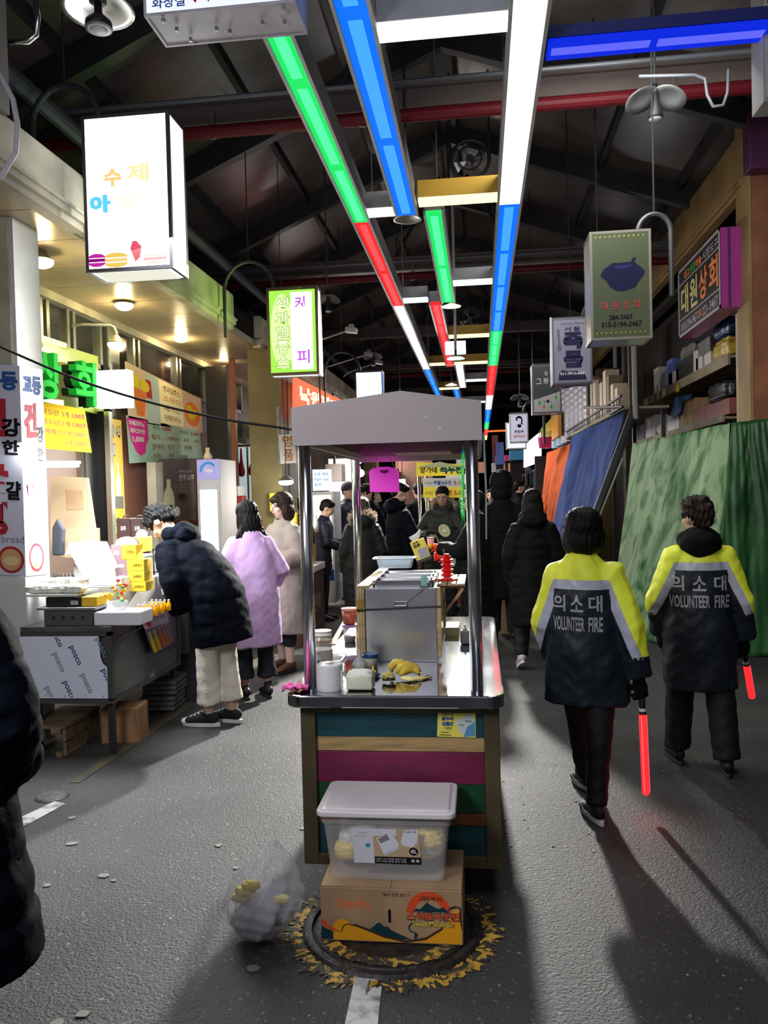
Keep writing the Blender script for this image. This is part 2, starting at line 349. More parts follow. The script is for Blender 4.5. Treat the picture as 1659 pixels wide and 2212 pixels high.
# ================= ROOF =================
EL, ER, RD = (-4.1, 4.75), (3.5, 5.1), (-.3, 6.4)
b = B(); b.bx((RD[0]-.1, -1, RD[1]-.15), (RD[0]+.1, 45, RD[1])); roof = setting('ceiling', b, DARK)
def slope(p, q, t, dz=0): return (p[0]+(q[0]-p[0])*t, p[1]+(q[1]-p[1])*t+dz)
ys = [1.5+2.3*i for i in range(19)]
for E_ in (EL, ER):
    for i, y in enumerate(ys):
        b = B(); a = slope(E_, RD, 0); c_ = slope(E_, RD, 1)
        b.poly([(a[0], y, a[1]), (c_[0], y, c_[1]), (c_[0], y, c_[1]-.26), (a[0], y, a[1]-.26)], (0, .12, 0)); obj('rafter', b, DARK, roof)
        if i == len(ys)-1: break
        for k in range(4):
            t0, t1 = k/4+.004, (k+1)/4-.004; a = slope(E_, RD, t0, .0); c_ = slope(E_, RD, t1, .0)
            b = B(); b.poly([(a[0], y+.12, a[1]), (c_[0], y+.12, c_[1]), (c_[0], y+2.3, c_[1]), (a[0], y+2.3, a[1])], (0, 0, .04)); obj('roof_panel', b, PANEL, roof)
    b = B(); b.poly([(E_[0]*1.04, -1, E_[1]+.05), (RD[0], -1, RD[1]+.09), (RD[0], 45, RD[1]+.09), (E_[0]*1.04, 45, E_[1]+.05)], (0, 0, .03)); obj('roof_backing', b, DARK, roof)  # backing added above the panels to keep background light out of their gaps
    for k in (.25, .5, .75):
        a = slope(E_, RD, k, -.05); b = B(); b.box((a[0], 22, a[1]), (.06, 46, .10)); obj('purlin', b, DARK, roof)
    b = B(); b.box((E_[0]+(.25 if E_ is EL else -.25), 22, E_[1]-.28), (.16, 46, .3)); obj('wall_plate', b, mat('wall_plate', (.06, .055, .05), .6), roof)
for i, y in enumerate((2.6, 7.0, 12.0, 17, 22, 27, 33)):
    b = B(); b.box((-.3, y, 4.93), (7.6, .2, .16)); b.box((-.3, y, 5.02), (7.6, .28, .03)); tb = setting('tie_beam', b, PINKB)
    if i in (1, 2, 4):
        b = B(); b.tube([(-3.9, y-.22, 4.72), (3.4, y-.22, 4.74)], .055, 12); obj('red_sprinkler_pipe', b, REDP, None, 'red sprinkler pipe under the %s roof tie beam' % ('nearest seen', 'second seen', 'far')[(1, 2, 4).index(i)], 'pipe')
        for x in (-2.2, -.9, .4, 1.6): b = B(); b.tube([(x+.06*cos(a_*pi/6), y-.22, 4.73+.066*sin(a_*pi/6)) for a_ in range(13)], .008, 6); b.cyl((x, y-.22, 4.79), (x, y-.22, 4.88), .008, n=6); obj('pipe_clamp', b, GALV, tb)
        b = B(); b.tube([(-3.9, y-.5, 4.86), (3.4, y-.5, 4.88)], .02, 8); obj('conduit', b, mat('pipe_grey', (.09, .10, .12), .4), tb)
    for s_ in (-1, 1): b = B(); b.tube([(-.3+s_*.9, y, 5.0), (-.3+s_*.2, y, 6.2)], .03, 6); obj('truss_web', b, DARK, tb)
b = B(); b.tube([(-2.95, 0, 4.35), (-2.95, 40, 4.35)], .055, 10); obj('gutter_pipe', b, mat('pipe_grey', (.09, .10, .12), .4), None, 'long dark pipe running under the roof above the left shops', 'pipe')
b = B(); b.tube([(-3.2, 0, 4.62), (-3.2, 40, 4.62)], .05, 10); obj('gutter_pipe', b, mat('pipe_grey', (.09, .10, .12), .4), None, 'upper of two long dark pipes above the left shops', 'pipe')
# ceiling fans / heaters seen between rafters
for (px, py, Y) in ((1015, 345, 8.5), (1015, 690, 13.5)):
    c = at(px, py, 1, Y); t = thing('ceiling_fan', 'dark caged extractor fan under the roof, %s one' % ('nearer' if Y < 10 else 'farther'), 'fan', c)
    b = B(); b.tube([(c.x+.2*cos(a*pi/10), c.y, c.z+.2*sin(a*pi/10)) for a in range(20)], .02, 8, closed=True); b.tube([(c.x+.12*cos(a*pi/10), c.y-.05, c.z+.12*sin(a*pi/10)) for a in range(20)], .01, 6, closed=True); obj('cage', b, DARK, t)
    for k in range(4):
        b = B(); a = k*pi/2+.4; b.poly([(c.x+.03*cos(a), c.y, c.z+.03*sin(a)), (c.x+.17*cos(a-.25), c.y-.02, c.z+.17*sin(a-.25)), (c.x+.17*cos(a+.35), c.y+.02, c.z+.17*sin(a+.35))], (0, .01, 0)); obj('blade', b, GALV, t)
    b = B(); b.cyl((c.x, c.y-.05, c.z), (c.x, c.y+.1, c.z), .04, n=12); obj('hub', b, DARK, t)
    b = B(); b.cyl((c.x-.2, c.y, c.z), (c.x-.2, c.y, c.z+.9), .012, n=6); b.cyl((c.x+.2, c.y, c.z), (c.x+.2, c.y, c.z+.9), .012, n=6); obj('hanger', b, DARK, t)
# ================= COLOURED LIGHT STRIPS =================
CLR = {'green': ((.01, .85, .14), (.10, 1.0, .42)), 'blue': ((.0, .17, 1.0), (.06, .42, 1.12)), 'red': ((1.0, .015, .02), (1.1, .09, .10)), 'white': ((1.5, 1.4, 1.15), (2.2, 2.2, 2.1)), 'yellow': ((1.2, .75, .15), (1.8, 1.5, .8)), 'deepblue': ((.0, .02, .75), (.12, .14, .95))}
HOUS = mat('strip_housing', (.36, .37, .40), .45, .3, noise=.15, nscale=5); HOUSY = mat('yellow_housing', (.5, .3, .03), .5)
def strip(label, x0, x1, segs, z=3.9):
    yA, yB = segs[0][0], segs[-1][1]
    t = thing('light_strip', label, 'light', ((x0+x1)/2, yA, z), 'coloured light strips over the aisle')
    b = B(); b.bx((x0, yA, z+.03), (x1, yB, z+.16)); obj('housing', b, HOUS, t)
    for s_, x in ((1, x0), (-1, x1)): b = B(); b.bx((x-s_*.005, yA, z-.012), (x+s_*.014, yB, z+.04)); obj('rail', b, HOUS, t)
    for (y0, y1, c_) in segs:
        b = B(); b.bx((x0+.014, y0+.003, z), (x1-.014, y1-.003, z+.03)); d = obj('diffuser', b, glow('glow_'+c_, CLR[c_][0], 1.), t)
        L_ = y1-y0; n = max(1, round(L_/1.3)); b = B()
        for k in range(n): b.bx((x0+.3*(x1-x0), y0+L_*k/n+.06, z-.004), (x1-.3*(x1-x0), y0+L_*(k+1)/n-.06, z+.01))
        obj('tube', b, glow('core_'+c_, CLR[c_][1], 1.), d)
        for k in range(n): b = B(); b.cyl(((x0+x1)/2, y0+L_*(k+.5)/n, z+.16), ((x0+x1)/2, y0+L_*(k+.5)/n, roofz((x0+x1)/2)), .006, n=6); obj('hanging_rod', b, GALV, t) if k == 0 else None
    return t
strip('leftmost long light strip, green near the camera then red and white', -1.02, -.87, [(3.3, 6.85, 'green'), (6.85, 10.0, 'red'), (10.0, 15.3, 'white'), (15.3, 20.0, 'blue'), (20, 24, 'green'), (24, 29, 'red')])
strip('blue light strip between the green and the white strips, nearest the camera', -.64, -.46, [(1.0, 6.75, 'blue')])
strip('short green light strip hanging behind the yellow cross light', -.41, -.25, [(6.75, 9.95, 'green')])
strip('short red light strip in the middle row beyond the short green one', -.57, -.42, [(10.0, 15.1, 'red')])
strip('short white light strip in the middle row beyond the short red one', -.41, -.25, [(15.1, 18.3, 'white')])
strip('small far blue light strip in the middle row', -.57, -.42, [(18.5, 24, 'blue')])
strip('rightmost long light strip, warm white near the camera then blue, green and red', .19, .38, [(.8, 6.65, 'white'), (6.65, 11.9, 'blue'), (11.9, 15.2, 'green'), (15.2, 20.0, 'red'), (20, 23.5, 'white'), (23.5, 28, 'blue'), (28, 31.1, 'green'), (31.1, 34.8, 'red'), (34.8, 38, 'yellow')])
def bar(label, x0, x1, y, c_, h=.17, w_=.13, z=3.9):
    t = thing('cross_light', label, 'light', ((x0+x1)/2, y, z), 'cross lights between the strips')
    b = B(); b.bx((x0, y, z+.035), (x1, y+w_, z+h)); obj('housing', b, HOUSY if c_ == 'yellow' else HOUS, t, bev=.004)
    b = B(); b.bx((x0+.003, y+.004, z), (x1-.003, y+w_-.004, z+.035)); obj('diffuser', b, glow('core_'+c_, CLR[c_][1], 1.), t)
bar('near white cross light between the blue and warm white strips', -.46, .19, 4.03, 'white')
bar('yellow cross light meeting the end of the near blue strip', -.44, .19, 6.45, 'yellow')
bar('short white cross light between the green and blue strips', -.87, -.64, 6.62, 'white')
bar('white cross light right of the short green strip', -.25, .19, 9.05, 'white')
bar('white cross light left of the short green strip end', -.87, -.57, 9.75, 'white')
bar('yellow cross light beside the hanging floodlight, nearer one', -.42, .19, 12.2, 'yellow')
bar('yellow cross light beyond the floodlight', -.87, .19, 14.8, 'yellow')
bar('far white cross light above the cart roof', -.25, .19, 17.2, 'white')
bar('far yellow cross light left of the far white strip', -.87, -.42, 18.4, 'yellow')
bar('farthest white cross light', -.42, .19, 21.5, 'white')
t = thing('cross_light', 'deep blue cross light reaching right towards the white sign edge', 'light', (.95, 4.33, 3.9))
b = B(); b.bx((.40, 4.30, 3.93), (1.50, 4.48, 3.99)); obj('housing', b, mat('blue_housing', (.02, .03, .2), .5), t)
b = B(); b.bx((.40, 4.31, 3.90), (1.50, 4.47, 3.93)); d = obj('diffuser', b, glow('glow_deepblue', CLR['deepblue'][0], 1.), t)
for a, c_ in ((.42, .92), (.96, 1.48)): b = B(); b.bx((a, 4.35, 3.893), (c_, 4.41, 3.9)); obj('tube', b, glow('core_deepblue', CLR['deepblue'][1], 1.), d)
# ================= SIGNS =================
FRM = mat('sign_frame', (.10, .10, .11), .4, .3); FRML = mat('sign_frame_light', (.45, .45, .46), .4, .3)
def col(name, c=None, r=.6): return mat('print_'+name, c or (.5, .5, .5), r, spec=.12)
RED, BLU, BLK, WHT = col('red', (.5, .02, .03)), col('blue', (.03, .10, .42)), col('black', (.01, .01, .012)), col('white', (.8, .8, .8))
ORG, YEL, GRN, PNK, MAG = col('orange', (.85, .2, .03)), col('yellow', (.85, .62, .02)), col('green', (.05, .5, .05)), col('pink', (.75, .2, .3)), col('magenta', (.75, .02, .3))
def lightbox(label, Y, px, depth, face, side=None, frame=FRM, fw=.018, name='hanging_sign', hoop=None, hang=None):
    """box sign; px = (left, top, right, bottom) seen at distance Y"""
    l, t_, r, b_ = px; my = (t_+b_)/2; mx = (l+r)/2
    x0, x1 = at(l, my, 1, Y).x, at(r, my, 1, Y).x; z1, z0 = at(mx, t_, 1, Y).z, at(mx, b_, 1, Y).z
    t = thing(name, label, 'sign', ((x0+x1)/2, Y+depth/2, z0))
    b = B(); b.bx((x0+.004, Y+.004, z0+.004), (x1-.004, Y+depth-.004, z1-.004)); obj('housing', b, side or FRM, t)
    b = B()
    for y in (Y, Y+depth-fw):
        b.bx((x0, y, z0), (x1, y+fw, z0+fw)); b.bx((x0, y, z1-fw), (x1, y+fw, z1)); b.bx((x0, y, z0+fw), (x0+fw, y+fw, z1-fw)); b.bx((x1-fw, y, z0+fw), (x1, y+fw, z1-fw))
    for x in (x0, x1-fw):
        for z in (z0, z1-fw): b.bx((x, Y+fw, z), (x+fw, Y+depth-fw, z+fw))
    obj('frame', b, frame, t)
    b = B(); b.bx((x0+fw, Y+.001, z0+fw), (x1-fw, Y+.004, z1-fw)); obj('face', b, face, t)
    if hoop:
        hx = hoop; b = B(); xa = x1-.06 if hx > x1 else x0+.06; xm = (xa+hx)/2; ry = abs(hx-xa)/2
        b.tube([(xm-(xm-xa)*cos(a*pi/14), Y+depth*.5, z1+.02+ry*1.1*sin(a*pi/14)) for a in range(15)]+[(hx, Y+depth*.5, z1-.45)], .02, 8); obj('hanger_pipe', b, mat('hanger_pipe', (.05, .055, .06), .4, .4), t)
        b = B(); b.cyl((xm, Y+depth*.5, z1+.02+ry*1.1), (xm, Y+depth*.5, roofz(xm)), .006, n=5); obj('hanger_wire', b, DARK, t)
        b = B(); b.bx((x0+.02, Y+depth*.5-.015, z1), (x1-.02, Y+depth*.5+.015, z1+.03)); obj('hanger_bar', b, DARK, t)
    if hang:
        for x in (x0+.08, x1-.08): b = B(); b.cyl((x, Y+depth/2, z1), (x, Y+depth/2, roofz(x)), .01, n=8); obj('hanger_rod', b, DARK, t)
    p = Panel((x0+fw, Y, z0+fw), (x1-fw, Y, z0+fw), (x1-fw, Y, z1-fw), (x0+fw, Y, z1-fw), t)
    return t, p
# restroom sign
t, p = lightbox('lit white restroom box sign with blue writing and red arrows, above the aisle', 3.3, (308, -120, 636, 20), .24, glow('lit_white', (.9, .95, 1.05), 1.), mat('sign_grey', (.42, .40, .44), .5, noise=.2, nscale=6), mat('sign_grey', (.42, .40, .44)), hang=True, fw=.012)
p.text('화장실', BLU, .04, .06, .27, .26, bold=.02)
p.shape('arrow', RED, [[(.30+k*.09, .22), (.36+k*.09, .22), (.345+k*.09, .09)] for k in range(7)])
x0_, x1_ = at(330, 50, 1, 3.4).x, at(620, 50, 1, 3.4).x
for fx, fy in ((.15, .4), (.42, .5), (.5, .62), (.75, .45), (.9, .5), (.2, .75), (.1, .1), (.93, .12)):
    q = p.P(fx, 0); b = B(); b.cyl((q.x, 3.3+.24*fy, q.z-.013), (q.x, 3.3+.24*fy, q.z-.03), .008, n=8); obj('bolt', b, GALV, t)
# big macaron sign
t, p = lightbox('big glaring white lightbox sign with coloured writing and macaron pictures, front left', 5.0, (180, 243, 369, 584), .28, glow('lit_white_hot', (3.0, 3.1, 3.2), 1.), glow('lit_side', (1.3, 1.4, 1.45), 1.), hoop=-2.9, fw=.022)
PO, PB = glow('lit_orange', (1.0, .68, .25), 1.), glow('lit_cyan', (.12, .68, .98), 1.)
p.text('수', PO, .22, .54, .44, .66, bold=.05); p.text('제', glow('lit_pale_yellow', (1., .93, .5), 1.), .50, .56, .78, .68, bold=.04)
p.text('아', PB, .03, .37, .30, .49, bold=.07); p.text('이', glow('lit_paler', (1., .98, .82), 1.), .38, .38, .60, .48, bold=.04)
def macaron(u, v, ru, rv, c1, c2):
    p.shape('macaron', c1, [[(u+ru*cos(a*pi/10), v+rv*.35+rv*.65*sin(a*pi/10)) for a in range(11)], [(u+ru*cos(a*pi/10), v-rv*.35-rv*.65*sin(a*pi/10)) for a in range(11)][::-1]])
    p.rect('filling', c2, u-ru*.96, v-rv*.25, u+ru*.96, v+rv*.25, .0035)
macaron(.10, .055, .11, .045, glow('lit_magenta', (.55, .02, .35), 1.), glow('lit_plum', (.25, .0, .2), 1.))
macaron(.34, .05, .15, .05, glow('lit_gold', (.9, .62, .12), 1.), PO)
p.shape('strawberry', glow('lit_pink_red', (.85, .1, .15), 1.), [[(.52, .12), (.58, .03), (.64, .06), (.66, .13), (.60, .17), (.55, .17)]])
macaron(.82, .045, .15, .035, glow('lit_blush', (1., .8, .75), 1.), glow('lit_rose', (.9, .45, .45), 1.))
b = B(); z_ = p.P(0, 0).z-.022
for k in range(6): b.bx((p.P(.06+k*.15, 0).x, 5.03, z_-.004), (p.P(.06+k*.15+.14, 0).x, 5.25, z_)); 
obj('underside_panel', b, glow('lit_under', (.85, .85, .7), 1.), t)
# green juice sign
GS = glow('lit_green', (.42, .95, .10), 1.)
t, p = lightbox('lime green and white lightbox sign for fruit juice, hanging above the left shops', 8.0, (577, 620, 688, 810), .18, GS, glow('lit_side2', (.9, .95, .95), 1.), mat('sign_bronze', (.12, .08, .04), .4, .4), hoop=-2.55, fw=.028)
p.shape('glow_field', glow('lit_lime', (.85, 1.1, .45), 1.), [p.oval(.28, .5, .26, .46)], .002)
p.rect('white_field', glow('lit_white_hot', (2.0, 2.1, 2.2), 1.), .47, .03, .93, .97, .0025)
GL, PU = glow('lit_leaf', (.22, .55, .0), 1.), glow('lit_purple', (.6, .1, .85), 1.)
LW = glow('lit_cream', (1.1, 1.15, .85), 1.)
for k, ch in enumerate('생과일쥬스'):
    v1 = .92-k*.175; p.text(ch, GL, .12, v1-.165, .44, v1, bold=.04, n=.004); p.text(ch, LW, .135, v1-.16, .425, v1-.008, bold=.005, n=.006)
p.text('커', PU, .56, .76, .78, .92, bold=.03, n=.004); p.text('피', PU, .58, .10, .86, .27, bold=.02, n=.004)
lamp('green_sign_spill', 'AREA', (-1.95, 8.1, 3.3), 14, (.55, 1, .1), .5, (-2.9, 7.2, 3.6), size_y=.8)
# white box above the cart roof
t, p = lightbox('blank glaring white box sign just above the left slope of the cart roof', 12.0, (768, 802, 827, 885), .22, glow('lit_white_hot', (2, 2, 2), 1.), glow('blue_edge', (.05, .25, .9), 1.), hoop=-2.3)
# red sign on far left behind the cart roof
t = thing('wall_sign', 'glowing red and orange shop sign seen between pillar and cart roof', 'sign', (-2.35, 12.5, 2.4))
q = [at(640, 905, 0, -2.3), at(745, 905, 0, -2.3), at(745, 868, 0, -2.3), at(640, 815, 0, -2.3)]
p = Panel(*q, t); p.sheet('face', glow('lit_redorange', (1.05, .22, .10), 1.), .05)
p.text('낙원찌개', LW, .05, .35, .8, .85, bold=.05, n=.01); p.rect('warm_band', glow('lit_apricot', (1.2, .75, .45), 1.), .3, .02, .99, .3, .006)
# right hanging signs
DG = mat('olive_sign_face', (.055, .068, .036), .35, noise=.1, nscale=3)
t, p = lightbox('unlit olive green hanging sign with a dark pepper picture and two telephone numbers', 6.0, (1275, 497, 1408, 733), .32, DG, mat('dull_white_side', (.42, .40, .40), .18, spec=.8), mat('sign_edge', (.16, .15, .12), .4), hoop=1.36+.06)
NV = col('navy', (.012, .012, .04), .4)
p.shape('pepper_picture', NV, [[(.14, .60), (.20, .66), (.27, .68), (.36, .715), (.48, .71), (.60, .715), (.74, .715), (.86, .66), (.93, .62), (.90, .58), (.82, .53), (.76, .475), (.66, .455), (.52, .44), (.40, .45), (.30, .49), (.24, .55), (.17, .575)]])
p.shape('pepper_stalk', NV, [[(.68, .70), (.74, .70), (.755, .735), (.79, .75), (.72, .755), (.695, .73)]], .004)
p.shape('pepper_shine', col('dull_blue', (.02, .02, .09)), [[(.38, .68), (.55, .685), (.7, .69), (.66, .665), (.5, .655), (.4, .655)]], .005)
for k, ch in enumerate('대원상회'): p.text(ch, col('brick', (.30, .05, .05)), .14+k*.19, .265, .26+k*.19, .345, bold=.015)
p.text('', BLK, 0, 0, 0, 0, bold=.025, lines=[('284-3467', .28, .165, .70, .215), ('010-5194-3467', .14, .095, .86, .15)])
YD = col('dim_yellow', (.32, .32, .03))
p.shape('diamond_border', YD, [p.oval(.06+k*.085, v, .014, .012, 4) for k in range(11) for v in (.042, .967)])
# 서울 죽물
SF = mat('lilac_face', (.22, .22, .30), .3, noise=.12, nscale=4)
t, p = lightbox('pale lilac unlit hanging sign with large dark letters, second on the right', 7.5, (1193, 686, 1279, 828), .25, SF, mat('lilac_side', (.25, .25, .3), .4), mat('sign_edge2', (.10, .10, .13), .4), hoop=1.25)
for k, ch in enumerate('죽물'): p.text(ch, col('ink', (.02, .02, .06)), .26, .52-k*.30, .80, .80-k*.30, bold=.06)
for k, ch in enumerate('서울'): p.text(ch, col('ink', (.02, .02, .06)), .28+k*.26, .81, .48+k*.26, .89, bold=.01)
p.text('Nambu Market', col('slate', (.12, .12, .2)), .2, .92, .9, .96)
p.shape('sketch_tool', col('slate', (.12, .12, .2)), [[(.08, .85), (.14, .86), (.16, .80), (.17, .62), (.22, .55), (.2, .5), (.1, .5), (.08, .56), (.12, .62)]])
p.shape('ink_mountain', col('ink', (.02, .02, .06)), [[(.1, .02), (.9, .02), (.85, .12), (.6, .17), (.4, .16), (.2, .19), (.12, .12)]], .002)
p.text('011-9910-8481', WHT, .16, .105, .86, .15, bold=.01, n=.006)
b = B(); x0_, z1_ = at(1188, 686, 1, 7.5).x, at(1188, 686, 1, 7.5).z; z0_ = at(1190, 832, 1, 7.5).z; b.bx((p.P(0, 0).x-.035, 7.49, z0_), (p.P(0, 0).x-.02, 7.51, z1_)); obj('edge_trim', b, mat('pale_edge', (.6, .6, .65), .3), t)
# 그릇마
t, p = lightbox('black and white hanging sign with leaf drawings, third on the right', 9.0, (1149, 788, 1213, 893), .22, mat('black_face', (.02, .025, .03), .4), mat('pale_edge', (.6, .6, .65), .3), mat('sign_edge2', (.10, .10, .13), .4), hoop=1.2)
p.shape('white_corner', mat('white_face', (.5, .5, .52), .5), [[(0, 0), (1, 0), (1, .44), (0, .27)]], .002)
for k, ch in enumerate('그릇마'): p.text(ch, WHT, .1+k*.27, .62, .31+k*.27, .74, bold=.01)
for k, ch in enumerate('동연'): p.text(ch, WHT, .42+k*.25, .80, .56+k*.25, .89)
for (u, v, m_) in ((.22, .19, GRN), (.38, .10, ORG), (.66, .09, GRN), (.85, .30, GRN)):
    p.shape('leaf', m_, [[(u-.06, v), (u-.02, v+.04), (u+.05, v+.035), (u+.06, v-.01), (u, v-.04)]]); p.shape('leaf_stem', BLK, [[(u, v), (u+.012, v), (u+.02, v+.16), (u+.008, v+.16)]], .004)
p.shape('fan_drawing', BLK, [p.oval(.54, .23, .06, .035, 10), [(.40, .215), (.49, .225), (.49, .235), (.40, .225)]])
# portrait sign and lit box behind
t, p = lightbox('small pale hanging sign with a black stencilled face and brush lettering', 12.0, (1101, 893, 1141, 956), .18, mat('portrait_face', (.55, .55, .68), .5, emit=(.36, .36, .46), es=.9), FRML, FRML, hoop=.95)
p.shape('stencil_hair', BLK, [[(.30, .80), (.34, .90), (.50, .96), (.68, .92), (.74, .80), (.72, .68), (.80, .60), (.62, .66), (.66, .78), (.60, .86), (.42, .86), (.38, .76)]]); p.shape('stencil_collar', BLK, [[(.36, .58), (.5, .66), (.56, .62), (.62, .66), (.66, .54), (.52, .50)]]); p.shape('stencil_eye', BLK, [[(.42, .77), (.50, .78), (.50, .765), (.42, .755)], [(.54, .70), (.60, .71), (.58, .69)]])
p.text('조점례', BLK, .2, .30, .78, .42, bold=.03); p.text('남문피순대', ORG, .12, .13, .86, .25, bold=.03)
t, p = lightbox('glaring white box sign just behind the portrait sign', 13.2, (1093, 912, 1137, 970), .2, glow('lit_white', (.9, .95, 1.05), 1.), FRM, FRML)
# big board on the right above the shelves
bl, br, tr, tl = at(1467, 738, 0, 2.5), at(1560, 655, 0, 2.5), at(1550, 482, 0, 2.5), at(1465, 600, 0, 2.5)
zb, zt = (bl.z+br.z)/2, (tl.z+tr.z)/2; ya_, yb_ = (br.y+tr.y)/2, (bl.y+tl.y)/2
t = thing('wall_sign', 'large dark shop board with orange and cream letters and magenta side, upper right', 'sign', (2.6, (ya_+yb_)/2, zb))
b = B(); b.bx((2.51, ya_, zb), (2.71, yb_, zt)); obj('housing', b, mat('magenta_side', (.42, .05, .34), .35), t)
b = B(); b.bx((2.58, ya_-.012, zb+.01), (2.6, ya_, zt-.01)); obj('side_seam', b, PURP, t)
p = Panel((2.505, yb_, zb), (2.505, ya_, zb), (2.505, ya_, zt), (2.505, yb_, zt), t)
p.sheet('face', mat('board_black', (.02, .018, .022), .4)); 
b = B(); b.poly([p.P(0, 0, .004), p.P(1, 0, .004), p.P(1, .04, .004), p.P(0, .04, .004)], p.n*.006); b.poly([p.P(0, .96, .004), p.P(1, .96, .004), p.P(1, 1, .004), p.P(0, 1, .004)], p.n*.006)
b.poly([p.P(0, 0, .004), p.P(.02, 0, .004), p.P(.02, 1, .004), p.P(0, 1, .004)], p.n*.006); b.poly([p.P(.98, 0, .004), p.P(1, 0, .004), p.P(1, 1, .004), p.P(.98, 1, .004)], p.n*.006)
for v in (.24, .76): b.poly([p.P(.02, v, .004), p.P(.98, v, .004), p.P(.98, v+.02, .004), p.P(.02, v+.02, .004)], p.n*.004)
obj('frame', b, mat('board_frame', (.5, .45, .5), .4), t)
CRM, TNG = col('cream', (.75, .68, .30), .5), col('tangerine', (1.0, .30, .10), .5)
for k, ch in enumerate('대원상회'): p.text(ch, CRM if k < 2 else TNG, .07+k*.23, .30, .26+k*.23, .72, bold=.025)
p.text('', mat('lav_letters', (.5, .45, .6), .5), 0, 0, 0, 0, bold=.02, lines=[('010-5194-3467', .06, .07, .48, .20), ('221-3467', .60, .07, .94, .20)])
p.text('고추', TNG, .49, .07, .58, .20, bold=.03)
p.text('', TNG, 0, 0, 0, 0, bold=.03, lines=[('대고', .16, .80, .30, .92), ('마늘', .46, .80, .60, .92)]); p.text('생강', GRN, .31, .80, .45, .92, bold=.03); p.text('시장도구', mat('lav_letters', (.5, .45, .6), .5), .62, .80, .96, .92, bold=.02)
# sign edge at the extreme right, top
t = thing('hanging_sign', 'pale sign cut by the right edge of the picture, above the magenta board', 'sign', (1.62, 4.4, 3.4))
b = B(); a = at(1650, 215, 1, 4.4); c = at(1646, 0, 1, 4.4); b.bx((a.x, 4.40, a.z-.01), (a.x+.5, 4.58, c.z+.1)); obj('housing', b, FRML, t)
b = B(); b.bx((a.x+.012, 4.395, a.z+.01), (a.x+.48, 4.40, c.z+.08)); obj('face', b, mat('dim_face', (.55, .5, .45), .5), t)
for z in (0, .14, .3, .42): b = B(); b.bx((a.x+.02, 4.39, a.z+.06+z), (a.x+.2, 4.395, a.z+.09+z)); obj('lettering', b, col('brick', (.30, .05, .05)), t)
b = B(); b.cyl((a.x+.3, 4.49, c.z+.1), (a.x+.3, 4.49, roofz(a.x+.3)), .012); obj('hanger_rod', b, DARK, t)
# ================= REFLECTOR LAMPS =================
REFL = mat('aluminium_reflector', (.62, .64, .60), .28, .85, noise=.15, nscale=3); BULB = mat('frosted_bulb', (.6, .62, .65), .4)
def reflector(label, c, R, lit=False, tilt=(.0, 0), bulb=True, hang=None):
    t = thing('reflector_lamp', label, 'lamp', c)
    Mx = Matrix.Rotation(tilt[0], 3, 'X') @ Matrix.Rotation(tilt[1], 3, 'Y')
    b = B(); b.lathe([(R*.22, .06*R/.18), (R*.5, .035*R/.18), (R*.85, .008), (R, 0), (R, -.004), (R*.84, .002), (R*.48, .028*R/.18), (R*.2, .05*R/.18)], c, 28, M=Mx); obj('reflector', b, REFL if not lit else mat('lit_reflector', (.8, .8, .8), .3, emit=(.9, .9, .85), es=.9), t, smooth=True)
    b = B(); b.lathe([(R*.16, .16*R/.18), (R*.24, .08*R/.18), (R*.24, .04)], c, 14, M=Mx); obj('cap', b, DARK, t, smooth=True)
    if bulb:
        b = B(); b.lathe([(R*.10, .05), (R*.12, -.02), (R*.36, -.32*R), (R*.38, -.5*R)], c, 18, M=Mx); bb = obj('lamp_body', b, BLACK, t, smooth=True)
        b = B(); b.lathe([(R*.38, -.5*R), (R*.37, -.53*R), (R*.26, -.55*R), (.001, -.55*R)], c, 18, M=Mx); obj('rim', b, GALV, bb, smooth=True)
        b = B(); b.lathe([(R*.26, -.545*R), (R*.2, -.60*R), (.001, -.62*R)], c, 16, M=Mx); obj('lens', b, BULB if not lit else glow('lit_white', (.9, .95, 1.05), 1.), bb, smooth=True)
    b = B(); b.cyl((c[0], c[1], c[2]+.05), (c[0], c[1], roofz(c[0])), .012, n=8); obj('stem', b, DARK, t)
    return t
reflector('large aluminium reflector lamp with a black bulb body, top left corner', at(212, 22, 1, 4.2), .19)
reflector('dark disc reflector lamp at the end of the near blue strip', at(880, 474, 1, 6.9), .12, bulb=False, hang=4.9)
reflector('lit disc reflector lamp under the end of the short green strip', at(975, 662, 1, 10.1), .12, lit=True, bulb=False, hang=4.9)
reflector('small lit disc lamp just above the cart roof', at(975, 832, 1, 16), .12, lit=True, bulb=False, hang=4.9)
def twin(label, c, R):
    t = thing('reflector_lamp', label, 'lamp', c)
    for s_ in (-1, 1):
        Mx = Matrix.Rotation(s_*.35, 3, 'Y') @ Matrix.Rotation(-.5, 3, 'X'); cc = Vector(c)+Vector((s_*R*.75, 0, 0))
        b = B(); b.lathe([(.01, .03), (R*.5, .02), (R, -.01), (R, -.016), (R*.5, .012), (.01, .02)], cc, 18, M=Mx, sy=.8); obj('reflector', b, mat('dull_reflector', (.22, .23, .24), .4, .6), t, smooth=True)
    b = B(); b.lathe([(R*.16, .1), (R*.18, .0), (R*.42, -.12), (R*.42, -.15)], c, 16); obj('lamp_body', b, BLACK, t, smooth=True)
    b = B(); b.lathe([(R*.38, -.151), (R*.25, -.16), (.001, -.165)], c, 14); obj('lens', b, BULB, t)
    b = B(); b.cyl((c[0], c[1], c[2]+.08), (c[0], c[1], roofz(c[0])), .01, n=8); obj('stem', b, DARK, t)
twin('twin disc lamp hanging below the red pipe on the right', at(1415, 212, 1, 6.2), .13)
twin('twin disc lamp beside the green juice sign', at(708, 645, 1, 9.5), .09)
twin('twin disc lamp above the blank white box sign', at(806, 768, 1, 12.5), .09)
twin('small twin disc lamp above the portrait sign', at(1123, 857, 1, 13), .09)
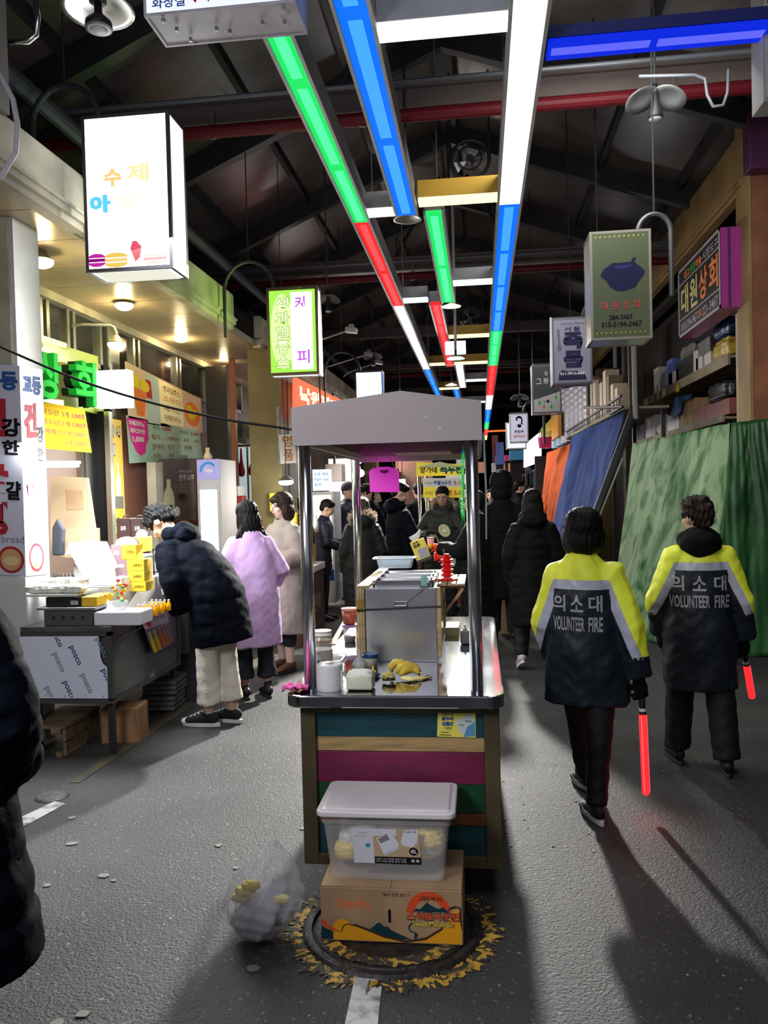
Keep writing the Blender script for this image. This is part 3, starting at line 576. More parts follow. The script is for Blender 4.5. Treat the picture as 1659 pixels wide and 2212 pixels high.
# floodlight on a pole
c = at(984, 752, 1, 11.4); t = thing('floodlight', 'glaring white floodlight pair hanging from a pole in the middle row', 'lamp', c)
b = B(); b.cyl((c.x, c.y+.06, c.z), (c.x, c.y+.06, roofz(c.x)), .02, n=10); obj('pole', b, mat('pale_pole', (.6, .6, .6), .5), t)  # pale grey pole carrying the lamp heads
for s_ in (-.08, .08): b = B(); b.box((c.x+s_, c.y, c.z), (.13, .05, .19)); f_ = obj('lamp_head', b, GALV, t); b = B(); b.box((c.x+s_, c.y-.028, c.z), (.12, .006, .18)); obj('lens', b, glow('flood_lens', (5, 5, 4.8), 1.), f_)
b = B(); b.lathe([(.1, .0), (.13, -.02), (.001, -.03)], (c.x, c.y, c.z-.13), 16); obj('lower_disc', b, glow('lit_white', (.9, .95, 1.05), 1.), t)
# small arm lamps from the left fascia
for i, (px, py, Y, dx) in enumerate(((750, 714, 9.8, .55), (790, 766, 12.5, .6), (812, 783, 14, .5))):
    c = at(px, py, 1, Y); t = thing('arm_lamp', ('unlit square floodlight on a long arm, nearest of three above the fascia', 'middle of three unlit arm floodlights above the fascia', 'farthest of three unlit arm floodlights above the fascia')[i], 'lamp', c, 'arm floodlights above the left fascia')
    b = B(); b.tube([(c.x-.02, Y, c.z-.01), (c.x-dx, Y, c.z-.16), (c.x-dx-.08, Y+.02, c.z-.22)], .012, 8); obj('arm', b, mat('arm_pipe', (.4, .4, .4), .4, .4), t)
    b = B(); b.box(c+Vector((.05, 0, 0)), (.14, .12, .06), M=Matrix.Rotation(.15, 3, 'Y')); h_ = obj('lamp_head', b, mat('lamp_grey', (.38, .38, .38), .5), t, bev=.006); b = B(); b.box(c+Vector((.05, 0, .05)), (.06, .06, .04)); obj('junction_box', b, mat('lamp_grey', (.38, .38, .38), .5), h_)
# warm gooseneck lamps under the soffit
WARM = glow('warm_bulb', (7, 5.4, 3.0), 1.)
for i, (px, py, Y) in enumerate(((90, 562, 5.6), (268, 657, 7.2), (391, 729, 9.0), (483, 768, 10.6), (252, 742, 7.2))):
    c = at(px, py, 1, Y); t = thing('gooseneck_lamp', ('warm lamp beside the white pillar top, nearest of the gooseneck row', 'second warm gooseneck lamp under the soffit', 'third warm gooseneck lamp under the soffit', 'fourth warm gooseneck lamp, farthest before the juice sign', 'small warm lamp above the blank white lightbox')[i], 'lamp', c, 'warm gooseneck lamps over the left shops')
    xw = WX+.06; b = B(); b.tube([(xw, Y-.1, c.z+.16), (xw+.1, Y-.1, c.z+.17), (c.x-.06, Y, c.z+.17), (c.x-.02, Y, c.z+.15), (c.x, Y, c.z+.1), (c.x, Y, c.z+.06)], .012, 8); obj('arm', b, mat('arm_cream', (.5, .46, .36), .4), t)
    b = B(); b.lathe([(.02, .075), (.035, .06), (.05, .03), (.085, .008), (.09, 0), (.084, .0), (.045, .026), (.02, .05)], c, 18); obj('shade', b, mat('shade_grey', (.3, .28, .2), .4, .3), t, smooth=True)
    b = B(); b.ell((c.x, c.y, c.z-.014), (.084, .084, .045), 14); obj('bulb', b, WARM, t, smooth=True)
    lamp('gooseneck_light', 'POINT', (c.x, c.y, c.z-.07), 16 if i < 4 else 3, (1, .78, .42), .05)
# cables
def cable(label, pts, r=.006, m=None):
    b = B(); P = [Vector(p) for p in pts]; out = []
    for i in range(len(P)-1):
        for k in range(5):
            t_ = k/5; a = P[max(0, i-1)]; b_ = P[i]; c_ = P[i+1]; d = P[min(len(P)-1, i+2)]
            out.append(.5*((2*b_)+(c_-a)*t_+(2*a-5*b_+4*c_-d)*t_**2+(3*b_-a-3*c_+d)*t_**3))
    out.append(P[-1]); b.tube(out, r, 6); return obj('cable', b, m or BLACK, None, label, 'cable')
cable('black cable drooping across the left side to the cart roof', [at(-60, 722, 1, 3.55), at(0, 749, 1, 3.52), at(160, 817, 1, 3.48), at(320, 868, 1, 3.44), at(480, 905, 1, 3.4), at(600, 923, 1, 3.36), at(640, 930, 1, 3.3)])
b = B(); P = [at(-30, 120, 1, 3.9), at(5, 170, 1, 3.9), at(28, 215, 1, 3.9), at(38, 270, 1, 3.9), at(34, 330, 1, 3.9), at(5, 378, 1, 3.9), at(-30, 400, 1, 3.9)]; b.tube(P, .014, 10); obj('conduit_pipe', b, mat('pale_conduit', (.5, .48, .55), .45), None, 'pale curved conduit hose at the left edge in front of the fascia', 'hose', smooth=True)
b = B(); P = [at(20, 90, 1, 3.9), at(60, 90, 1, 3.9), at(78, 75, 1, 3.9), at(82, 40, 1, 3.9), at(75, -10, 1, 3.9)]; b.tube(P, .014, 10); obj('hook_pipe', b, CHROME, None, 'dark shiny hooked pipe end in the top left corner', 'pipe', smooth=True)
b = B(); P = [at(1380, 165, 1, 6.0), at(1500, 162, 1, 6.0), at(1523, 170, 1, 6.0), at(1528, 205, 1, 6.0), at(1540, 230, 1, 6.0), at(1562, 228, 1, 6.0), at(1572, 200, 1, 6.), at(1574, 150, 1, 6)]; b.tube(P, .012, 8); obj('hook_pipe', b, mat('pipe_grey', (.09, .10, .12), .4), None, 'thin bent pipe under the roof near the right pillar', 'pipe', smooth=True)
# ================= FOOD CART =================
CX0, CX1, CY0, CY1, TZ = -.78, .075, 3.09, 5.05, .83
FR = mat('olive_frame', (.085, .065, .03), .5, noise=.25, nscale=6); TEAL = mat('teal_board', (.008, .06, .075), .5, noise=.3, nscale=5, stretch=(1, 6, 6), bump=.05, bscale=30)
TANB = mat('tan_board', (.42, .28, .12), .6, noise=.3, nscale=3, stretch=(1, 8, 8), distort=1.5); PLUM = mat('plum_board', (.17, .012, .055), .5, noise=.45, nscale=2.5, stretch=(1, 3, 3)); GRNB = mat('dark_green_board', (.006, .06, .02), .5, noise=.3, nscale=5); RUST = mat('rust_board', (.18, .06, .02), .55, noise=.3, nscale=5)
t = cart = thing('food_cart', 'food cart with steel top, coloured front boards and grey canopy in mid aisle', 'cart', ((CX0+CX1)/2, (CY0+CY1)/2, 0))
# steel top with rounded front corners
def rrect(x0, x1, y0, y1, r, n=6):
    P = []
    for cx, cy, a0 in ((x1-r, y0+r, -pi/2), (x1-r, y1-r, 0), (x0+r, y1-r, pi/2), (x0+r, y0+r, pi)):
        P += [(cx+r*cos(a0+k*pi/2/n), cy+r*sin(a0+k*pi/2/n)) for k in range(n+1)]
    return P
b = B(); b.poly([(x, y, TZ) for x, y in rrect(CX0, CX1, CY0, CY1, .06)], (0, 0, -.05)); obj('steel_top', b, mat('worn_steel', (.55, .57, .61), .07, 1., noise=.15, nscale=5, bump=.01, bscale=7), t, bev=.006)
bx0, bx1, by0, by1 = CX0+.045, CX1-.02, CY0+.07, CY1-.05
b = B(); b.bx((bx0+.03, by0+.03, .14), (bx1-.03, by1-.03, TZ-.05)); obj('cabinet_core', b, BLACK, t)
b = B()
for x in (bx0, bx1-.06): b.bx((x, by0, .13), (x+.06, by0+.05, TZ-.05))
b.bx((bx0+.06, by0, TZ-.085), (bx1-.06, by0+.05, TZ-.05)); b.bx((bx0+.06, by0, .13), (bx1-.06, by0+.05, .175)); obj('front_frame', b, FR, t, bev=.003)
b = B()
for y in (by0+.05, by1-.06): b.bx((bx1-.03, y, .13), (bx1, y+.06, TZ-.05)); b.bx((bx0, y, .13), (bx0+.03, y+.06, TZ-.05))
for x in (bx0, bx1-.03): b.bx((x, by0+.11, .13), (x+.03, by1-.06, .18)); b.bx((x, by0+.11, TZ-.09), (x+.03, by1-.06, TZ-.05))
obj('side_frame', b, FR, t)
zs = [(.585, .745, TEAL), (.528, .583, TANB), (.40, .526, PLUM), (.288, .398, GRNB), (.245, .286, RUST), (.175, .243, TEAL)]
# board edges from the photograph
def zf(y): return at(900, y, 1, by0+.02).z
edges = [1530, 1592, 1624, 1692, 1755, 1781, 1850]
zz = [zf(y) for y in edges]; zz[0] = TZ-.085; zz[-1] = .175
for k, m_ in enumerate((TEAL, TANB, PLUM, GRNB, RUST, TEAL)):
    b = B(); b.bx((bx0+.06, by0+.016+.003*(k % 2), zz[k+1]+.001), (bx1-.06, by0+.035, zz[k]-.001)); obj('front_board', b, m_, t, bev=.002)
for x, s_ in ((bx1-.012, 1), (bx0+.012, -1)):
    for k, m_ in enumerate((TEAL, TANB, PLUM, GRNB, RUST, TEAL)): b = B(); b.bx((x-.008, by0+.11, zz[k+1]+.001), (x+.008, by1-.06, zz[k]-.001)); obj('side_board', b, m_, t)
RUB = mat('wheel_rubber', (.05, .02, .02), .6)
for x in (bx0+.12, bx1-.12):
    for y in (by0+.18, by1-.2):
        b = B(); b.lathe([(.02, -.018), (.055, -.018), (.062, -.01), (.062, .01), (.055, .018), (.02, .018)], (x, y, .063), 20, M=Matrix.Rotation(pi/2, 3, 'Y')); w_ = obj('wheel', b, RUB, t, smooth=False)
        b = B(); b.bx((x-.028, y-.03, .06), (x-.022, y+.03, .135)); b.bx((x+.022, y-.03, .06), (x+.028, y+.03, .135)); b.cyl((x-.03, y, .063), (x+.03, y, .063), .01, n=8); obj('caster_fork', b, GALV, w_)
posts = [(-.702, 3.215), (-.03, 3.19), (-.745, 4.86), (-.05, 4.86)]
for x, y in posts: b = B(); b.cyl((x, y, TZ), (x, y, 1.86), .025, n=24); o_ = obj('post', b, CHROME, t, smooth=True); o_.data.polygons.foreach_set('use_smooth', [len(p_.vertices) == 4 for p_ in o_.data.polygons])
# canopy: front gable sheet, sloping sides
CAN = mat('canopy_sheet', (.36, .31, .32), .55, noise=.06, nscale=4); cy0, cy1 = 3.15, 4.95; x0_, x1_ = -.735, .012
g = [(x0_, 1.81), (x1_, 1.81), (x1_, 1.955), (-.30, 2.005), (x0_, 1.955)]
for y in (cy0, cy1): b = B(); b.poly([(x, y, z) for x, z in g], (0, .012, 0)); obj('canopy_gable', b, CAN, t)
b = B(); b.poly([(x0_, cy0, 1.955), (-.30, cy0, 2.005), (-.30, cy1, 2.005), (x0_, cy1, 1.955)], (0, 0, .006)); b.poly([(-.30, cy0, 2.005), (x1_, cy0, 1.955), (x1_, cy1, 1.955), (-.30, cy1, 2.005)], (0, 0, .006)); obj('canopy_roof', b, CAN, t)
for x in (x0_, x1_-.008): b = B(); b.bx((x, cy0+.013, 1.81), (x+.008, cy1, 1.955)); obj('canopy_side', b, CAN, t)
b = B(); ym = 4.86
b.bx((x0_+.01, ym-.015, 1.80), (x1_-.01, ym+.015, 1.835)); b.bx((x0_+.01, cy0+.02, 1.815), (x0_+.04, ym, 1.845)); b.bx((x1_-.04, cy0+.02, 1.815), (x1_-.01, ym, 1.845)); obj('canopy_frame', b, WHITE, t)
b = B(); b.bx((-.45, 4.2, 1.82), (-.15, 4.6, 1.83)); obj('ceiling_sheet', b, mat('pinkish_panel', (.6, .4, .5), .5), t)
for q in ((920, 901), (951, 926)): c = at(q[0], q[1], 1, cy0-.001); b = B(); b.ell(c, (.003, .002, .005), 8); obj('scratch', b, WHITE, t)
# front sticker
st = thing('sticker', 'yellow market voucher sticker on the teal front board of the cart', 'sticker', at(985, 1590, 1, by0+.012))
p = Panel(*[at(x, y, 1, by0+.013) for x, y in ((944, 1591), (1028, 1594), (1027, 1537), (946, 1535))], st)
p.sheet('sheet', mat('sticker_yellow', (.85, .78, .12), .5), .001); p.rect('border', mat('sticker_blue', (.02, .13, .35)), -.012, -.02, .0, 1., .0008)
p.text('', col('deepgreen', (.02, .16, .08)), 0, 0, 0, 0, bold=.02, n=.0015, lines=[('전통시장', .10, .82, .42, .93), ('가맹점', .17, .28, .37, .38)])
p.text('', col('navyblue', (.02, .08, .3)), 0, 0, 0, 0, bold=.06, n=.0015, lines=[('온누리', .11, .62, .42, .79), ('상품권', .11, .42, .42, .59)])
p.shape('voucher_picture', mat('voucher', (.6, .68, .7), .6), [[(.48, .62), (.88, .96), (.98, .60), (.70, .05), (.55, .3)]], .001); p.shape('voucher_front', mat('voucher2', (.10, .33, .55), .6), [[(.78, .42), (.98, .62), (.985, .06), (.68, .02)]], .0016)
p.text('', BLK, 0, 0, 0, 0, bold=.01, n=.002, lines=[('10000', .72, .58, .90, .66), ('5000', .55, .44, .70, .50), ('ㅡㅡㅡ', .1, .16, .3, .19), ('ㅡㅡㅡㅡ', .06, .06, .36, .09)])
# ---- steel box on the cart with timber cheeks
sx0, sx1, sy0, sy1 = -.50, -.205, 4.02, 4.62
a = at(787, 1270, 1, 3.72); c = at(942, 1270, 1, 3.72)
sx0, sx1 = a.x, c.x; sy0 = 3.72; zt = at(865, 1270, 1, sy0).z; sy1 = 4.55
st = thing('bain_marie', 'stainless steel food warmer box in a timber frame with lidded trays on the cart', 'food warmer', ((sx0+sx1)/2, (sy0+sy1)/2, TZ))
b = B(); b.bx((sx0, sy0, TZ), (sx1, sy1, zt)); obj('body', b, mat('brushed_steel', (.80, .81, .85), .26, 1., noise=.08, nscale=3, bump=.01, bscale=6), st, bev=.004)
b = B(); zc = at(865, 1306, 1, sy0).z; xc = at(866, 1306, 1, sy0).x; b.bx((xc-.033, sy0-.006, zc-.016), (xc+.033, sy0, zc+.016)); h_ = obj('handle_plate', b, STEEL, st, bev=.004)
b = B(); b.tube([(xc-.026, sy0-.005, zc+.008), (xc-.026, sy0-.018, zc-.004), (xc+.026, sy0-.018, zc-.004), (xc+.026, sy0-.005, zc+.008)], .004, 8); obj('bail', b, CHROME, h_)
b = B(); z_ = at(785, 1316, 1, sy0).z; b.tube([(sx0-.035, sy0-.012, z_-.004), (sx0+.02, sy0-.012, z_-.002), (sx1+.03, sy0-.012, z_+.012), (sx1+.035, sy0+.1, z_+.03)], .004, 6); b.ell((sx0-.03, sy0-.012, z_-.004), (.009, .007, .007), 10); obj('elastic_cord', b, BLACK, st)
b = B(); b.tube([(xc+.03, sy0-.008, zc+.012), (sx1-.06, sy0-.01, zt-.01), (sx1-.03, sy0+.05, zt+.01)], .0015, 5); obj('thin_wire', b, BLACK, st)
for k in range(3): b = B(); x = sx0-.036+k*.012; b.bx((x, sy0-.005, TZ), (x+.011, sy0+.03, zt-.002+.004*(k % 2))); obj('cheek_batten', b, WOOD, st, bev=.001)
b = B(); b.bx((sx0-.037, sy0+.03, TZ), (sx0-.004, sy1, zt)); obj('cheek_board', b, WOOD, st)
b = B(); b.bx((sx0-.039, sy0-.007, zt-.10), (sx0-.006, sy0+.0, zt-.05)); obj('packing_tape', b, mat('brown_tape', (.42, .25, .04), .25), st)
b = B(); b.bx((sx1+.002, sy0-.005, TZ+.02), (sx1+.02, sy0+.02, zt)); obj('cheek_batten', b, WOOD, st)
b = B(); b.bx((sx0-.036, sy0-.002, zt), (sx0+.02, sy1, zt+.012)); obj('timber_shelf', b, WOOD, st)
# trays
for k, y in enumerate((sy0+.05, sy0+.22, sy0+.39)):
    P0 = rrect(sx0+.03, sx1-.012, y, y+.15, .02); b = B(); n = len(P0)
    b.add([(x, yy, zt+.028) for x, yy in P0]+[((x-(sx0+sx1)/2)*.93+(sx0+sx1)/2, (yy-y-.075)*.82+y+.075, zt+.026) for x, yy in P0]+[((x-(sx0+sx1)/2)*.9+(sx0+sx1)/2, (yy-y-.075)*.75+y+.075, zt+.004) for x, yy in P0], [(i, (i+1) % n, n+(i+1) % n, n+i) for i in range(n)]+[(n+i, n+(i+1) % n, 2*n+(i+1) % n, 2*n+i) for i in range(n)]+[tuple(2*n+i for i in range(n))])
    b.add([(x, yy, zt+.028) for x, yy in P0]+[(x, yy, zt) for x, yy in P0], [(i, (i+1) % n, n+(i+1) % n, n+i) for i in range(n)])
    obj('tray', b, STEEL, st, solid=.002)
def lathething(name, label, cat, c, parts, n=24):
    t_ = thing(name, label, cat, c)
    for nm, prof, m_, sm in parts: b = B(); b.lathe([(r, z) for r, z in prof], c, n); obj(nm, b, m_, t_, smooth=sm)
    return t_
# turquoise scraper
sc_ = thing('dough_scraper', 'pale turquoise scraper handle leaning over the steel trays', 'utensil', (sx1-.055, sy0+.02, zt+.002))
b = B(); X, Y_, Z = sx1-.055, sy0+.0, zt+.004; b.poly([(X-.014, Y_, Z), (X+.014, Y_, Z), (X+.015, Y_, Z+.035)]+[(X+.015*cos(a*pi/8), Y_, Z+.04+.018*sin(a*pi/8)) for a in range(9)]+[(X-.015, Y_, Z+.035)], (0, .006, 0)); obj('handle', b, mat('turquoise', (.32, .62, .60), .35), sc_, bev=.002)
b = B(); b.ell((X, Y_-.001, Z+.044), (.005, .002, .005), 10); obj('hang_hole', b, WHITE, sc_); b = B(); b.bx((X-.02, Y_-.002, Z-.006), (X+.02, Y_+.02, Z+.006)); obj('blade_guard', b, mat('grey_rubber', (.16, .18, .2), .5), sc_)
# translucent box behind
def openbox(label, c, w_, d, h, m_, rim=.012, name='plastic_tub', taper=.88, rr=.02, cat='container'):
    t_ = thing(name, label, cat, c); P = rrect(-w_/2, w_/2, -d/2, d/2, rr); n = len(P); b = B()
    lev = [(taper, 0), (1, h), (1+2*rim/w_, h), (1+2*rim/w_, h-.006)]
    b.add([(c[0]+x*s_, c[1]+y*s_, c[2]+z) for s_, z in lev for x, y in P], [(l*n+i, l*n+(i+1) % n, (l+1)*n+(i+1) % n, (l+1)*n+i) for l in range(3) for i in range(n)]+[tuple(range(n))[::-1]]); obj('body', b, m_, t_, solid=.0015); return t_
c = at(858, 1243, 1, 4.5); openbox('clear rectangular tub standing on the timber behind the trays', (c.x, 4.42, zt+.03), .20, .12, .055, mat('clear_blueish', (.75, .85, .95), .15, alpha=.55, spec=.7), rim=.02)
# timber side shelf
zs_ = at(970, 1262, 1, 3.9).z; sh = thing('side_shelf', 'slatted pine shelf on a diagonal bracket beside the steel warmer', 'shelf', (sx1+.07, 4.0, zs_))
for k in range(3): b = B(); b.bx((sx1+.005+k*.043, 3.83, zs_), (sx1+.043+k*.043, 4.25, zs_+.01)); obj('slat', b, WOOD, sh, bev=.001)
for y in (3.87, 4.2): b = B(); b.bx((sx1+.005, y, zs_-.014), (sx1+.13, y+.015, zs_)); obj('bearer', b, WOOD, sh)
b = B(); b.bx((sx1+.022, 3.86, zs_-.20), (sx1+.034, 3.885, zs_)); b.poly([(sx1+.034, 3.862, zs_-.14), (sx1+.034, 3.862, zs_-.12), (sx1+.115, 3.862, zs_-.012), (sx1+.125, 3.862, zs_-.022)], (0, .015, 0)); obj('bracket', b, WOOD, sh)
# red stacked dispenser
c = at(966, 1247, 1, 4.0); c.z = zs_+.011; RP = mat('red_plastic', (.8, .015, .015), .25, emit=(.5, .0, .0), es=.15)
pr = [(.052, 0), (.054, .006), (.02, .010)]
t_ = thing('red_dispenser', 'tall red ribbed plastic dispenser standing on a round red base', 'dispenser', c)
b = B(); b.lathe([(.001, 0), (.054, 0), (.055, .007), (.045, .009), (.001, .009)], c, 28); obj('base', b, RP, t_); b = B(); b.lathe([(.001, .0095), (.043, .0095), (.001, .011)], c, 24); obj('white_disc', b, WHITE, t_)
for k in range(4): b = B(); z = .012+k*.024; b.lathe([(.018, z), (.026, z+.006), (.032, z+.013), (.032, z+.017), (.022, z+.019), (.018, z+.024)], c, 24); obj('ring', b, RP, t_, smooth=False)
b = B(); b.lathe([(.018, .108), (.022, .116), (.012, .12), (.012, .128), (.001, .129)], c, 20); obj('cap', b, RP, t_); b = B(); b.cyl((c.x-.012, c.y-.01, c.z+.10), (c.x-.013, c.y-.01, c.z+.15), .0025, n=6); obj('stick', b, WOOD, t_)
# ---- things on the steel top
c = at(711, 1492, 2, TZ); c.z = TZ+.001; t_ = thing('paper_roll', 'white toilet paper roll standing at the left front of the cart top', 'paper roll', c)
PAPER = mat('tissue', (.78, .78, .80), .9, bump=.15, bscale=70); R_ = .052
b = B(); b.lathe([(.020, .0), (R_, .0), (R_+.001, .01), (R_+.001, .10), (R_-.002, .104), (.021, .104), (.020, .10), (.020, 0)], (c.x, c.y+.02, c.z), 40); obj('roll', b, PAPER, t_, smooth=False)
b = B(); b.lathe([(.0195, .002), (.0195, .1035)], (c.x, c.y+.02, c.z), 24); obj('core', b, CARD, t_); b = B(); b.poly([(c.x+.05, c.y+.0, c.z+.0), (c.x+.056, c.y-.0, c.z), (c.x+.054, c.y, c.z+.08), (c.x+.05, c.y, c.z+.08)], (0, .001, 0)); obj('loose_sheet', b, PAPER, t_)
# tissue packet with funnel
def blob(fn, nu=24, nv=16, b=None):
    b = b or B(); v = [fn(2*pi*i/nu, pi*j/nv) for j in range(nv+1) for i in range(nu)]
    return b.add(v, [(j*nu+i, j*nu+(i+1) % nu, (j+1)*nu+(i+1) % nu, (j+1)*nu+i) for j in range(nv) for i in range(nu)])
def sgn(v, e): return abs(v)**e*(1 if v >= 0 else -1)
def softbox(c, hx, hy, hz, e=.35, am=0., fr=9., seed=0, b=None, nu=32, nv=20):
    def fn(a, q):
        x, y, z = sgn(sin(q), e)*sgn(cos(a), e), sgn(sin(q), e)*sgn(sin(a), e), -sgn(cos(q), e)
        k = 1+am*(sin(fr*x+seed)*sin(fr*1.3*y+2*seed)+.6*sin(fr*2.1*z+seed+3*x))
        return (c[0]+hx*x*k, c[1]+hy*y*k, c[2]+hz+hz*z*(k if z > 0 else 1))
    return blob(fn, nu, nv, b)
c = at(776, 1494, 2, TZ); b = softbox((c.x, c.y+.05, TZ+.001), .055, .048, .034, .3, .035, 11, 2); tp = thing('tissue_pack', 'crumpled pale cream tissue pack beside the white paper roll', 'tissue pack', (c.x, c.y+.05, TZ)); obj('wrapper', b, mat('tissue_wrap', (.72, .74, .58), .4, bump=.4, bscale=14), tp, smooth=True)
b = softbox((c.x, c.y+.05, TZ+.046), .046, .04, .014, .5, .12, 13, 5); obj('tissue', b, mat('tissue_top', (.85, .86, .80), .8), tp, smooth=True)
c = at(772, 1452, 2, TZ); t_ = thing('funnel', 'small clear plastic funnel upside down behind the tissue pack', 'funnel', (c.x, c.y+.06, TZ+.001)); b = B(); b.lathe([(.034, 0), (.030, .03), (.008, .055), (.005, .09), (.004, .09), (.006, .054), (.028, .029), (.032, 0)], (c.x, c.y+.06, TZ+.001), 24); obj('cone', b, PLASTIC, t_, smooth=True)
# 0.9L jar
c = at(697, 1430, 1, 3.36); c.z = TZ+.001; t_ = thing('storage_jar', 'clear 0.9L plastic jar with red print behind the left post', 'jar', c)
JP = mat('jar_plastic', (.8, .78, .74), .12, alpha=.5, spec=.8)
b = B(); b.lathe([(.001, 0), (.041, 0), (.043, .01), (.043, .17), (.038, .185), (.038, .19)], c, 32); obj('body', b, JP, t_, smooth=False); b = B(); b.lathe([(.041, .188), (.042, .19), (.042, .205), (.040, .208), (.001, .208)], c, 32); obj('lid', b, mat('jar_lid', (.7, .68, .62), .2, alpha=.7), t_)
b = B(); b.lathe([(.001, .16), (.037, .16), (.039, .168), (.001, .17)], c, 24); obj('powder', b, mat('yellow_powder', (.6, .42, .15), .8), t_)
b = B(); b.lathe([(.0436, .03), (.0436, .13)], c, 32); obj('label', b, mat('jar_label', (.72, .70, .68), .5), t_)
p = Panel((c.x-.015, c.y-.045, TZ+.03), (c.x+.043, c.y-.036, TZ+.03), (c.x+.043, c.y-.036, TZ+.13), (c.x-.015, c.y-.045, TZ+.13), t_)
p.text('', BLK, 0, 0, 0, 0, bold=.02, n=.001, lines=[('0.9L', .0, .38, .72, .62), ('GUVIA', .0, .86, .52, .93)]); p.text('', RED, 0, 0, 0, 0, bold=.05, n=.001, lines=[('용량표시', .0, .16, .7, .26), ('밀폐용기', .0, .04, .7, .14)])
# shallow tub with dark content
c = at(718, 1436, 2, TZ); t_ = openbox('shallow clear tub with dark crumbs near the left side of the cart top', (c.x+.02, 3.58, TZ+.001), .085, .16, .05, PLASTIC, rim=.008); b = softbox((c.x+.02, 3.58, TZ+.02), .034, .066, .012, .5, .15, 15, 3); obj('crumbs', b, mat('dark_crumbs', (.06, .06, .07), .8, bump=.8, bscale=60), t_, smooth=True)
b = B(); b.box((at(757, 1388, 2, TZ).x, 3.80, TZ+.008), (.08, .10, .012)); obj('white_tray', b, WHITE, None, 'small flat white tray lid beside the timber cheek', 'lid', bev=.003)
# blue lid pot
c = at(806, 1432, 2, TZ); c = Vector((c.x, 3.60, TZ+.001)); lathething('spice_pot', 'round clear pot with a dark blue lid in front of the steel warmer', 'container', c, [('pot', [(.001, 0), (.032, 0), (.036, .045), (.036, .05)], mat('pot_cream', (.75, .74, .62), .25, alpha=.8), True), ('lid', [(.039, .046), (.040, .049), (.040, .056), (.036, .062), (.001, .062)], mat('navy_lid', (.01, .05, .16), .3), False)])
# two stacked pots
c = Vector((at(758, 1385, 1, 4.25).x, 4.22, TZ+.001)); lathething('lidded_pot', 'purple lidded pot with dark sauce, lower of two stacked by the timber', 'container', c, [('pot', [(.001, 0), (.03, 0), (.037, .08)], PLASTIC, True), ('sauce', [(.001, .002), (.028, .002), (.031, .03), (.001, .03)], mat('dark_sauce', (.03, .02, .02), .3), True), ('lid', [(.039, .078), (.04, .09), (.001, .094)], mat('lilac_lid', (.45, .3, .65), .3), False)])
c2 = c+Vector((0, 0, .096)); lathething('lidded_pot', 'pink lidded pot of red sauce, upper of two stacked by the timber', 'container', c2, [('pot', [(.001, 0), (.033, 0), (.04, .07)], mat('red_contents', (.62, .14, .10), .35, noise=.5, nscale=40), True), ('lid', [(.042, .07), (.043, .082), (.001, .088)], mat('pink_lid', (.8, .38, .36), .3), False)])
# yellow handled utensil, blue utensil
b = B(); a = at(805, 1450, 2, TZ+.02); b.ell((a.x+.0, a.y, TZ+.018), (.017, .02, .006), 14); b.tube([(a.x, a.y+.01, TZ+.016), (a.x-.01, a.y+.09, TZ+.02)], .005, 8); obj('spoon', b, mat('yellow_plastic', (.9, .6, .01), .3), None, 'small yellow plastic spoon between the tissue pack and the bananas', 'spoon', smooth=True)
b = B(); a = at(806, 1464, 2, TZ+.01); b.tube([(a.x, a.y, TZ+.008), (a.x+.01, a.y+.05, TZ+.008), (a.x+.02, a.y+.08, TZ+.008)], [.005, .007, .003], 8); obj('peeler', b, BLACK, None, 'small black handled tool beside the bananas', 'utensil', smooth=True)
# bananas
BAN = mat('banana_skin', (.80, .55, .05), .45, noise=.25, nscale=9, stretch=(1, 1, 1)); BAN2 = mat('banana_inner', (.82, .70, .28), .55); TIP = mat('banana_tip', (.04, .02, .008), .7)
def banana(label, pts, r, m_=BAN, tip=True, group=None):
    t_ = thing('banana', label, 'banana', pts[0], group); b = B(); n = len(pts); rr = [r*.35]+[r*(.75+.3*sin(pi*i/(n-1))) for i in range(1, n-1)]+[r*.3]; b.tube(pts, rr, 10); obj('fruit', b, m_, t_, smooth=True)
    if tip: b = B(); e = Vector(pts[-1]); d = (e-Vector(pts[-2])).normalized(); b.tube([e-d*.002, e+d*.008], [r*.33, r*.2], 8); obj('tip', b, TIP, t_)
bz = TZ; 
def bp(px, py, h, Y=None): 
    q = at(px, py, 2, TZ+h); return (q.x, q.y, TZ+h)
banana('rear ripe banana of the bunch on the cart top', [bp(846, 1452, .02), bp(845, 1440, .045), bp(853, 1432, .055), bp(868, 1432, .058), bp(880, 1440, .045)], .017, group='bananas of the bunch')
banana('middle ripe banana of the bunch on the cart top', [bp(856, 1455, .02), bp(862, 1444, .04), bp(878, 1437, .05), bp(896, 1440, .045), bp(906, 1448, .03)], .017, group='bananas of the bunch')
banana('front ripe banana of the bunch on the cart top', [bp(862, 1458, .018), bp(875, 1449, .032), bp(888, 1444, .036), bp(901, 1448, .03), bp(905, 1456, .018)], .018, group='bananas of the bunch')
t_ = thing('banana_peel', 'emptied banana stalk with peels spread right on the cart top', 'banana peel', bp(845, 1462, 0))
random.seed(4); b = B()
for k in range(9): a = k*pi/8+.2; q = Vector(bp(842, 1462, .022)); e = q+Vector((cos(a)*.028-.004, -.012+.01*sin(a), sin(a)*.022)); b.tube([q, q.lerp(e, .6)+Vector((0, -.004, 0)), e], [.008, .009, .006], 7)
obj('stalk_stubs', b, mat('stub_yellow', (.62, .52, .12), .6, noise=.4, nscale=60), t_, smooth=True)
b = B(); q = Vector(bp(843, 1468, .012)); b.tube([q+Vector((-.03, 0, 0)), q+Vector((-.01, -.006, .004)), q+Vector((.01, -.006, .004)), q+Vector((.02, 0, 0))], [.006, .008, .008, .004], 8); obj('crown', b, TIP, t_, smooth=True)
